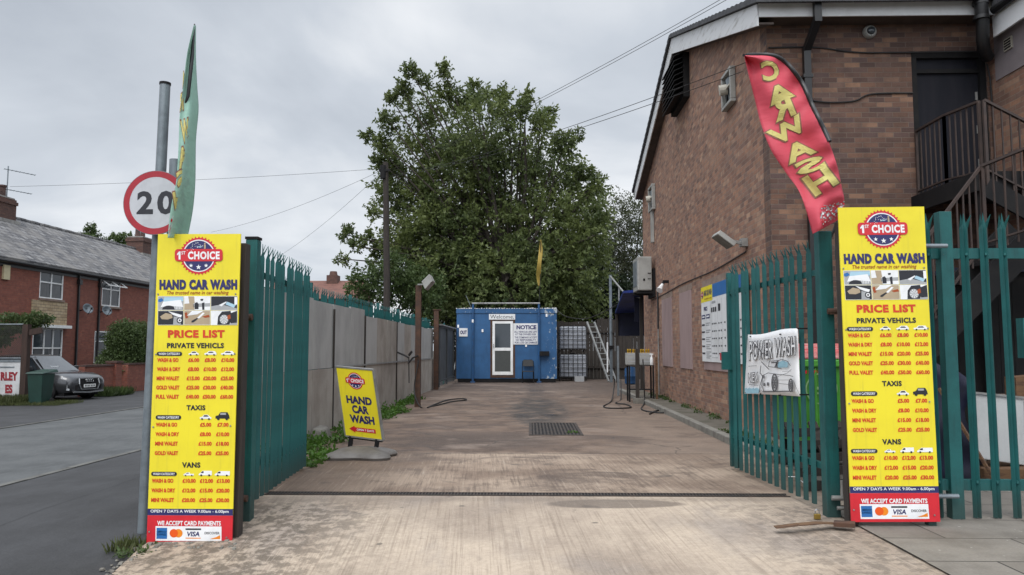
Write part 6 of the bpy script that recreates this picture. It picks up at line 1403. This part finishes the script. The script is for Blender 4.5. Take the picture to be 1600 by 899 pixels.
for j in range(k_+1):
    row = []
    for i in range(n+1):
        u, v = i/n, j/k_; row.append(mb.V((3.75+u*.85+.05*math.sin(v*8), 8.0+.25*v+.07*math.sin(u*13+v*3)+.05*math.sin(v*11), 1.22*v*(1-.28*abs(u-.4))+.03*math.sin(u*17)*v+.02)))
    g.append(row)
for j in range(k_):
    for i in range(n): mb.F(g[j][i], g[j][i+1], g[j+1][i+1], g[j+1][i])
thing1('tarpaulin', mb, 'darktarp', 'dark blue tarpaulin heap draped behind the higher price sign', 'tarpaulin', (4.1, 8.1, 0), smooth=True, solid=.01)
for i, (a, b, lb) in enumerate((((3.95, 7.6, .02), (3.55, 8.0, 1.3), 'brown plank leaning on the tarpaulin heap'), ((4.55, 7.7, .02), (4.2, 8.05, .95), 'thin pale batten leaning between the tarpaulin and the white panel'))):
    mb = MB(); mb.bar(a, b, .09 if i == 0 else .04, .025); thing1('wooden_plank', mb, 'plank', lb, 'plank', a)
# bent rusty plank and brass lock lying by the right sign
mb = MB(); P = [AZ(1211, 824, .03), AZ(1245, 820, .05), AZ(1280, 817, .05), AZ(1306, 818, .03)]
for a, b in zip(P, P[1:]): mb.bar(a, b, .075, .0065)
thing1('rusty_strip', mb, 'plank', 'long rusty brown strip of wood lying at the foot of the right gate post', 'plank', tuple(P[0]))
mb = MB(); a, b = AZ(1303, 818, .04), AZ(1336, 820, .045); mb.bar(a, b, .10, .03); thing1('broken_board', mb, 'rust', 'short dark red broken board butting against the higher price sign', 'board', tuple(a))
p = AZ(1277, 810, .01); t = thing('padlock', p, 'tiny brass padlock lying behind the rusty strip', 'padlock')
mb = MB(); mb.box(p.x-.025, p.x+.025, p.y-.012, p.y+.012, .002, .045); mb.build('lock_body', plain('brass', (.35, .24, .06), .35, .8), t, bevel=.004)
mb = MB(); mb.tube([(p.x-.015, p.y, .045), (p.x-.015, p.y, .07), (p.x, p.y, .08), (p.x+.015, p.y, .07), (p.x+.015, p.y, .045)], .005, 6); mb.build('shackle', 'chrome', t)

# ================================================================== price board on the gable wall
t = thing('wall_price_board', (3.47, 13.6, 1.1), 'white price board with yellow and blue header fixed to the gable wall', 'sign')
XB = 3.455
fy_ = lambda a, b, d: Vector((XB-d, 15.55-(a*3.3), 2.58-b*1.47))
mb = MB(); mb.box(XB, 3.477, 12.25, 15.55, 1.11, 2.58); mb.build('board', 'white', t)
mb = MB(); mb.closed = False; mb.cur = IX['yellow']; mb.rect(.0, .0, .29, .205, fy_, .002); mb.cur = IX['pblue']; mb.rect(.29, .0, 1, .17, fy_, .002)
fa = lambda a, b, d: fy_(a, b*3.3/1.52, d)
badge(mb, .035, .047, .026, fa, .003); mb.cur = IX['navy']; text(mb, 'HAND CAR WASH', .075, .05, .275, .13, fy_, .003, .05); mb.cur = IX['brownred']; text(mb, 'The trusted name in car washing', .085, .155, .265, .185, fy_, .003, .01)
mb.cur = IX['navy']; text(mb, 'PRICE', .07, .27, .16, .325, fy_, .003, .04)
for a in (.01, .125): mb.cur = IX['navy']; mb.rect(a, .375, a+.09, .43, fy_, .003); mb.cur = IX['pwhite']; mb.rect(a+.012, .393, a+.078, .413, fy_, .0045)
mb.cur = IX['pgrey']
for r_ in range(5):
    b = .50+r_*.095
    mb.cur = IX['ink']; mb.rect(.01, b, .085, b+.022, fy_, .003); mb.cur = IX['pgrey']
    for k in range(2+(r_ > 1)+(r_ > 3)): mb.rect(.115, b-.015+k*.026, .23-(k % 2)*.03, b-.003+k*.026, fy_, .003)
    mb.cur = IX['ink']
    for a in (.27, .31, .35, .42, .47, .55, .62, .70, .78, .86): mb.rect(a, b, a+.024, b+.018, fy_, .003)
mb.cur = IX['ink']
for a in (.255, .30, .345): mb.rect(a, .30, a+.032, .36, fy_, .003)
mb.rect(.42, .27, .47, .36, fy_, .003); mb.cur = IX['pgrey']; mb.rect(.27, .22, .36, .25, fy_, .003); mb.rect(.25, .94, .40, .945, fy_, .003)
for a in (.245, .405, .50, .6, .75): mb.rect(a, .20, a+.003, .93, fy_, .003)
mb.cur = IX['red']; mb.rect(.44, .88, .54, .97, fy_, .004)
mb.build('printed_table', SM, t)

# ================================================================== hose stations by the path
def hosepost(x, y, z, w, label, mat='rust'):
    t = thing('hose_post', (x, y, 0), label, 'post'); mb = MB(); mb.box(x-w/2, x+w/2, y-w/2, y+w/2, -.02, z); mb.build('post_shaft', mat, t); return t
def st_(px, Y): return AY(px, 600, Y).x
t = hosepost(st_(996, 19.4), 19.4, 1.36, .085, 'brown timber post in front of the two yellow topped crates', 'darkwood')
mb = MB(); mb.box(st_(996, 19.4)-.1, st_(996, 19.4)+.16, 19.3, 19.5, -.01, .14); mb.build('concrete_foot', 'kerb', t)
hosepost(st_(966, 22.6), 22.6, 1.45, .06, 'thin grey post left of the yellow topped crates', 'galv')
hosepost(st_(1026, 19.8), 19.8, 1.15, .05, 'pale timber stake beside the boarded windows', 'plank')
def crate(px, Y, z, label):
    x = st_(px, Y); t = thing('plastic_crate', (x, Y, z), label, 'crate', 'white crates of yellow topped bottles'); w = .145
    mb = MB(); mb.box(x-w, x+w, Y-.15, Y+.15, z, z+.02)
    for a in (-1, 1):
        mb.box(x-w, x+w, Y+a*.15-.008, Y+a*.15+.008, z+.02, z+.31); mb.box(x+a*w-.008, x+a*w+.008, Y-.14, Y+.14, z+.02, z+.31)
    mb.build('crate_shell', weathered('crate_white', (.36, .36, .34), (.26, .26, .25)), t)
    mb = MB()
    for k in range(3): mb.box(x-w+.02, x+w-.02, Y-.162, Y-.159, z+.07+k*.09, z+.10+k*.09)
    mb.build('handle_slots', 'pgrey', t)
    for k in range(4): mb = MB(); mb.lathe([(.038, .02), (.04, .30), (.02, .36), (.025, .365), (.025, .43), (.01, .44)], (x-.10+k*.068, Y-.04+.06*(k % 2), z-.03), 'Z', 10); mb.build('bottle', plain('yellow_plastic', (.45, .26, .01), .4), t, smooth=True)
t = thing('steel_stand', (st_(998, 20.2), 20.2, 0), 'black open stand carrying the yellow topped crates', 'stand')
mb = MB(); xa, xb = st_(982, 20.2), st_(1019, 20.2)
for x in (xa, xb):
    for y in (20.0, 20.4): mb.box(x-.02, x+.02, y-.02, y+.02, .0, .92)
mb.build('stand_legs', 'black', t); mb = MB(); mb.box(xa-.03, xb+.03, 19.97, 20.43, .921, .945); mb.build('stand_top', 'darkwood', t)
mb = MB(); mb.box(xa+.02, xb-.02, 20.01, 20.39, .3, .32); mb.build('stand_shelf', 'black', t)
crate(987.5, 20.2, .947, 'crate of yellow topped bottles left of the brown post'); crate(1008, 20.2, .947, 'crate of yellow topped bottles right of the brown post')
x = st_(1017, 20.0); t = thing('spray_bottle', (x, 20.05, .947), 'white spray bottle hanging beside the right crate of bottles', 'bottle')
mb = MB(); mb.lathe([(.04, 0), (.045, .05), (.04, .16), (.018, .22), (.018, .26)], (x+.03, 20.02, .947), 'Z', 14); mb.bar((x-.02, 20.02, 1.22), (x+.07, 20.02, 1.22), .03, .04); mb.build('bottle_shell', 'upvc', t, smooth=True)
def hose(name, pts, label, z=.018, r=.016):
    P = [AZ(px, py, z) if len(q) == 2 else Vector(q) for q in pts for px, py in [q[:2]]]; mb = None
    return cable('hose', P, r, 'rubber', label, 'hose', None, None, 8)
hx = st_(1006, 19.2)
hose('h', [(hx, 19.3, 1.1), (hx+.01, 19.2, .5), (hx, 19.15, .05), (1003, 640), (1030, 645), (1070, 643), (1098, 640), (1068, 636), (1030, 641), (1015, 647)], 'black hose running from the brown post along the path kerb')
hx = st_(961, 22.4)
hose('h', [(hx, 22.5, .5), (hx-.05, 22.3, .2), (955, 627), (943, 635), (955, 638), (985, 637), (978, 632), (962, 630), (970, 624), (hx+.18, 22.5, .45)], 'black hose coiled on the concrete under the thin grey post')
hose('h', [(-2.62, 18.1, 1.1), (-2.7, 18.0, .4), (658, 637), (680, 634), (705, 628), (728, 625), (722, 623), (700, 625), (682, 631), (668, 637)], 'black hose trailing across the yard from the rusty post')

# ================================================================== utility pole and wires
UY = 31.0; ub = AY(603, 560, UY); ut = AY(602.5, 254, UY)
t = thing('utility_pole', (ub.x, UY, 0), 'dark wooden utility pole carrying wires behind the left wall', 'utility pole')
mb = MB(); mb.tube([(ub.x, UY, -.5), (ub.x, UY, 4), (ut.x, UY, ut.z)], [.15, .135, .11], 12); mb.build('pole_shaft', 'darkwood', t, smooth=True)
mb = MB(); mb.tube([(ut.x-.08, UY-.1, ut.z-.7), (ut.x-.08, UY-.1, ut.z-.15)], .12, 10); mb.box(ut.x-.25, ut.x+.2, UY-.16, UY-.1, ut.z-.4, ut.z-.32); mb.build('junction_box', 'black', t)
mb = MB()
for k in range(5): mb.bar((ut.x-.2, UY, 3.2+k*.9), (ut.x+.2, UY, 3.2+k*.9), .02, .02)
mb.build('step_irons', 'galv', t)
top = Vector((ut.x, UY, ut.z-.25))
def wire(a, b, sag, label, r=.0065):
    a, b = Vector(a), Vector(b); P = [a.lerp(b, k/24)-Vector((0, 0, sag*4*(k/24)*(1-k/24))) for k in range(25)]
    mb = MB(); mb.tube(P, r, 5); tag(mb.build('overhead_wire', 'rubber', origin=tuple(a)), label, 'wire')
wire(top, (-23, 33, AX(0, 287, -23).z), .1, 'overhead wire from the utility pole to the left terraced house roof')
wire(top, AY(330, 363, 44), .3, 'upper overhead wire sloping down left from the utility pole behind the gate', .0065)
wire(top, AY(420, 410, 48), .3, 'lower overhead wire sloping down left from the utility pole towards the far roofs', .0065)
W1 = AY(1150, -5, 14); 
wire(top+Vector((.1, 0, -.1)), AY(1132, -4, 16), .2, 'highest overhead wire crossing the sky to the top of the brick building', .0065)
wire(top+Vector((.12, 0, -.18)), AY(1142, -4, 16), .2, 'second highest overhead wire beside the highest one', .0065)
wire(top+Vector((.12, 0, -.3)), AX(1165, 98, 3.47), .25, 'overhead wire reaching the gable wall behind the red flag', .0065)
wire(top+Vector((.12, 0, -.36)), AX(1160, 112, 3.47), .25, 'lowest overhead wire reaching the gable wall just under its neighbour', .0065)
cable('cable', [(1.1, 31.3, 2.95), AY(885, 495, 31), AY(915, 498, 30.5), AY(945, 487, 30), AY(983, 466, 29), (3.45, 24.1, 2.95)], .016, 'rubber', 'black cable slung from the cabin roof to the corner of the brick building', 'cable')

# ================================================================== trees
def lobe3(lst, Y, dy=1.6, seed=1):
    rs = random.Random(seed); out = []
    for x, y, r in lst: k = r/1200*Y; q = AY(x, y, Y+rs.uniform(-dy, dy)); out.append((tuple(q), (k, k*1.05, k)))
    return out
t = thing('cherry_tree', (-.84, 37, 0), 'large broad leafy cherry tree towering behind the blue cabin', 'tree')
main = [(700, 205, 62), (655, 170, 36), (755, 200, 55), (820, 200, 40), (640, 255, 55), (715, 290, 75), (800, 280, 70), (862, 262, 42), (895, 305, 38), (660, 335, 60), (755, 365, 78), (845, 355, 66), (895, 372, 46), (740, 470, 50), (800, 474, 48), (850, 468, 46), (690, 470, 42), (900, 465, 42), (645, 410, 55), (705, 430, 62), (790, 440, 68), (870, 430, 60), (915, 420, 40), (740, 250, 50), (690, 370, 60), (610, 310, 30), (620, 380, 32), (922, 292, 26), (912, 338, 32), (925, 370, 24)]
spk = [(694, 112, 17), (700, 150, 24), (642, 112, 17), (630, 140, 20), (612, 155, 14), (608, 190, 20), (785, 148, 17), (778, 170, 22), (825, 150, 14), (815, 172, 20), (740, 135, 13), (738, 160, 22), (860, 178, 14), (845, 195, 22), (575, 214, 13), (598, 222, 18), (590, 248, 14), (612, 262, 20), (930, 295, 15), (912, 270, 18), (902, 212, 12), (880, 225, 22), (600, 300, 14), (936, 330, 12), (545, 368, 16), (560, 385, 14), (535, 405, 12), (575, 372, 14), (595, 395, 18), (940, 350, 14), (665, 130, 15), (760, 150, 16), (585, 335, 12)]
L1 = lobe3(main, 37, 1.8, 2); L2 = lobe3(spk, 36.5, 1.0, 3); back = lobe3([(x, y, r) for x, y, r in main if y > 240], 39.5, .8, 4)
P1 = twigs([(c, tuple(q*.88 for q in r)) for c, r in L1], 64, (.6, 1.3), 15, .195, .38, .40, .32); P2 = twigs([(c, tuple(q*.72 for q in r)) for c, r in L2], 230, (.6, 1.2), 14, .18, .75, .25, .05); P3 = twigs(back, 40, (.6, 1.2), 11, .22, .2, .3, .3)
leafmesh('crown', *[np.concatenate([a, b, c]) for a, b, c in zip(P1, P2, P3)], 'leaf', t)
mb = MB(); B0 = Vector((-.84, 37, -.2)); F1 = Vector((-.9, 37, 4.2)); mb.tube([B0, Vector((-.8, 37, 2)), F1], [.34, .27, .24], 12)
for i, (c, r) in enumerate(L1+L2):
    c = Vector(c); z0 = clamp(c.z*.42, 3.2, 8); s_ = F1.lerp(Vector((c.x*.35-.5, 37, z0+1.2)), clamp((z0-3.2)/3)); m_ = s_.lerp(c, .55)+Vector((random.uniform(-.3, .3), 0, .35)); big = i < len(L1)
    mb.tube([s_, m_, c, c+(c-m_)*.08], [.13, .085, .045, .015] if big else [.06, .045, .025, .01], 6)
mb.build('trunk', 'bark', t, smooth=True)
def bush(name, label, lst, Y, mat, dens, leaf, tl, cat='tree', dy=.8, seed=5, fill=.4, trunk=True, up=.3):
    L = lobe3(lst, Y, dy, seed); c0 = Vector(L[0][0]); t = thing(name, (c0.x, Y, 0), label, cat)
    leafmesh('crown', *twigs(L, dens, tl, 11, leaf, up, .3, fill), mat, t)
    if trunk:
        mb = MB(); b0 = Vector((c0.x, Y, -.6)); 
        for c, r in L: c = Vector(c); mb.tube([b0, b0.lerp(c, .5)+Vector((0, 0, .2)), c], [.12, .07, .02], 6)
        mb.build('trunk', 'bark', t, smooth=True)
    return t
bush('sparse_tree', 'pale thin leaved tree between the cherry tree and the brick gable', [(975, 345, 40), (955, 380, 40), (990, 390, 46), (965, 430, 48), (1000, 340, 30), (945, 420, 36), (990, 450, 45), (940, 350, 18)], 44, 'leafpale', 95, .15, (.5, 1.3), seed=8, fill=.2)
bush('elder_shrub', 'bushy mid green shrub left of the utility pole above the left wall', [(580, 440, 32), (560, 455, 24), (605, 445, 32), (635, 450, 34), (620, 420, 26), (660, 455, 36)], 33.5, 'leafmid', 190, .15, (.3, .7), 'shrub', seed=9)
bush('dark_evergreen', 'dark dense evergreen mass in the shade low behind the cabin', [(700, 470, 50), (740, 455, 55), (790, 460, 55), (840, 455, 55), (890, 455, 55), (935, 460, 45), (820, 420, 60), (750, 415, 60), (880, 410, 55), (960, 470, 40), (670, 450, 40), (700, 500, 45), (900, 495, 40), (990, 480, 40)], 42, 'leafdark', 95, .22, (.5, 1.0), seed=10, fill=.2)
bush('conifer', 'small pointed conifer showing above the terraced roof ridge', [(142, 356, 7), (140, 367, 11), (143, 378, 17), (142, 392, 22)], 52, 'leafmid', 260, .16, (.3, .7), seed=12, up=.1)
bush('garden_tree', 'round leafy tree showing above the roof beside the far chimney', [(180, 378, 12), (195, 374, 12), (212, 384, 14), (228, 392, 14), (172, 388, 10), (205, 395, 16), (236, 400, 12)], 54, 'leafmid', 260, .17, (.3, .7), seed=13)
# weeds, verge grass
def weeds(spots, label, name='weed_patch', mat='weed', leaf=.07, n=46):
    Ps, Ds = [], []
    for x, y, z, r, hh in spots:
        k = int(n*r*r/.04)+20; a = rng.uniform(0, 6.283, k); q = r*np.sqrt(rng.random(k)); zz = rng.random(k)**1.3*hh*(1-.6*q/r)
        Ps.append(np.stack([x+q*np.cos(a), y+q*np.sin(a), z+zz], 1)); d = rng.normal(size=(k, 3))*.6; d[:, 2] += .35; Ds.append(d)
    P = np.concatenate(Ps); D = np.concatenate(Ds); L = rng.uniform(.6, 1.3, len(P))*leaf
    o = leafmesh(name, P, D, L, L*.55, mat, origin=tuple(P.mean(0))); tag(o, label, None, None, 'stuff'); return o
rs = random.Random(21)
sp = []
for k in range(80): y = rs.uniform(8.9, 18.2); dn = 1.0 if y < 11 else .8; sp.append((-3.2+rs.random()**1.5*(.55 if 11 < y < 17 else .4), y, 0, rs.uniform(.07, .18)*dn, rs.uniform(.08, .3)))
for k in range(16): sp.append((-3.15+rs.random()*.2, rs.uniform(18.5, 21), 0, rs.uniform(.08, .16), rs.uniform(.1, .3)))
weeds(sp, 'green weeds growing along the foot of the left wall')
weeds([(-2.66+rs.uniform(-.12, .2), rs.uniform(8.6, 10.2), 0, rs.uniform(.05, .1), rs.uniform(.03, .12)) for k in range(16)], 'small weeds at the foot of the open left gate', 'weed_tuft')
weeds([(2.98+rs.random()*.25, rs.uniform(9.4, 12.5), .085, rs.uniform(.04, .10), rs.uniform(.02, .09)) for k in range(30)]+[(3.35+rs.random()*.12, rs.uniform(12, 22), .085, rs.uniform(.05, .12), rs.uniform(.03, .14)) for k in range(26)], 'low moss and weeds on the side path by the brick wall', 'path_weeds', 'leafmid', .05)
weeds([(.62+rs.random()*.15, 12.45+rs.random()*.2, .0, .03, .04) for k in range(4)], 'a few green shoots at the edge of the yard drain', 'drain_weeds', 'weed', .03)
def blades(n, reg, label, hh, mat='drygrass', name='verge_grass'):
    P = np.stack([rng.uniform(reg[0], reg[1], n), rng.uniform(reg[2], reg[3], n), np.full(n, reg[4])], 1)
    D = rng.normal(size=(n, 3))*.35; D[:, 2] = 1; L = rng.uniform(.3, 1, n)*hh; o = leafmesh(name, P, D, L, L*.07+.006, mat, origin=tuple(P.mean(0))); tag(o, label, None, None, 'stuff')
blades(5200, (-19.2, -16.2, 24.0, 25.5, -.42), 'rough grass verge around the white lettered board', .34)
blades(2600, (-16.8, -14.8, 23.8, 25.4, -.42), 'thin grass around the wheelie bin', .16, name='bin_grass')
blades(1800, (-16.6, -15.6, 28.4, 30.2, -.42), 'grass clump at the corner of the garden wall', .4, 'leafmid', 'corner_grass')
blades(150, (-3.2, -2.98, 5.85, 6.1, -.2), 'dry weeds at the foot of the leaning grey pole', .13, 'drygrass', 'pole_weeds')
weeds([(-3.1+rs.random()*.3, 5.75+rs.random()*.2, -.19, .05, .09) for k in range(9)], 'small leafy weeds at the foot of the lower price sign', 'sign_weeds', 'leafmid', .035)
# loose stones at the broken edge of the apron
mb = MB()
for k in range(90):
    x = -2.95+rs.gauss(0, .06) if k < 60 else rs.uniform(-2.85, -2.2); y = rs.uniform(4.9, 6.0) if k < 60 else rs.uniform(5.8, 6.0); s_ = rs.uniform(.006, .022); z = h(x, y)-(.03 if x < -2.93 else 0)
    q = [Vector((x+sx*s_*rs.uniform(.6, 1), y+sy*s_*rs.uniform(.6, 1), z+sz*s_*rs.uniform(.5, .9))) for sx, sy, sz in ((-1, -1, 0), (1, -1, 0), (1, 1, 0), (-1, 1, 0), (-.7, -.7, 1), (.7, -.7, 1), (.7, .7, 1), (-.7, .7, 1))]; mb.hexa(q)
tag(mb.build('loose_stones', 'kerb', origin=(-2.9, 5.5, -.2)), 'loose stones along the broken concrete edge by the lower price sign', None, None, 'stuff')
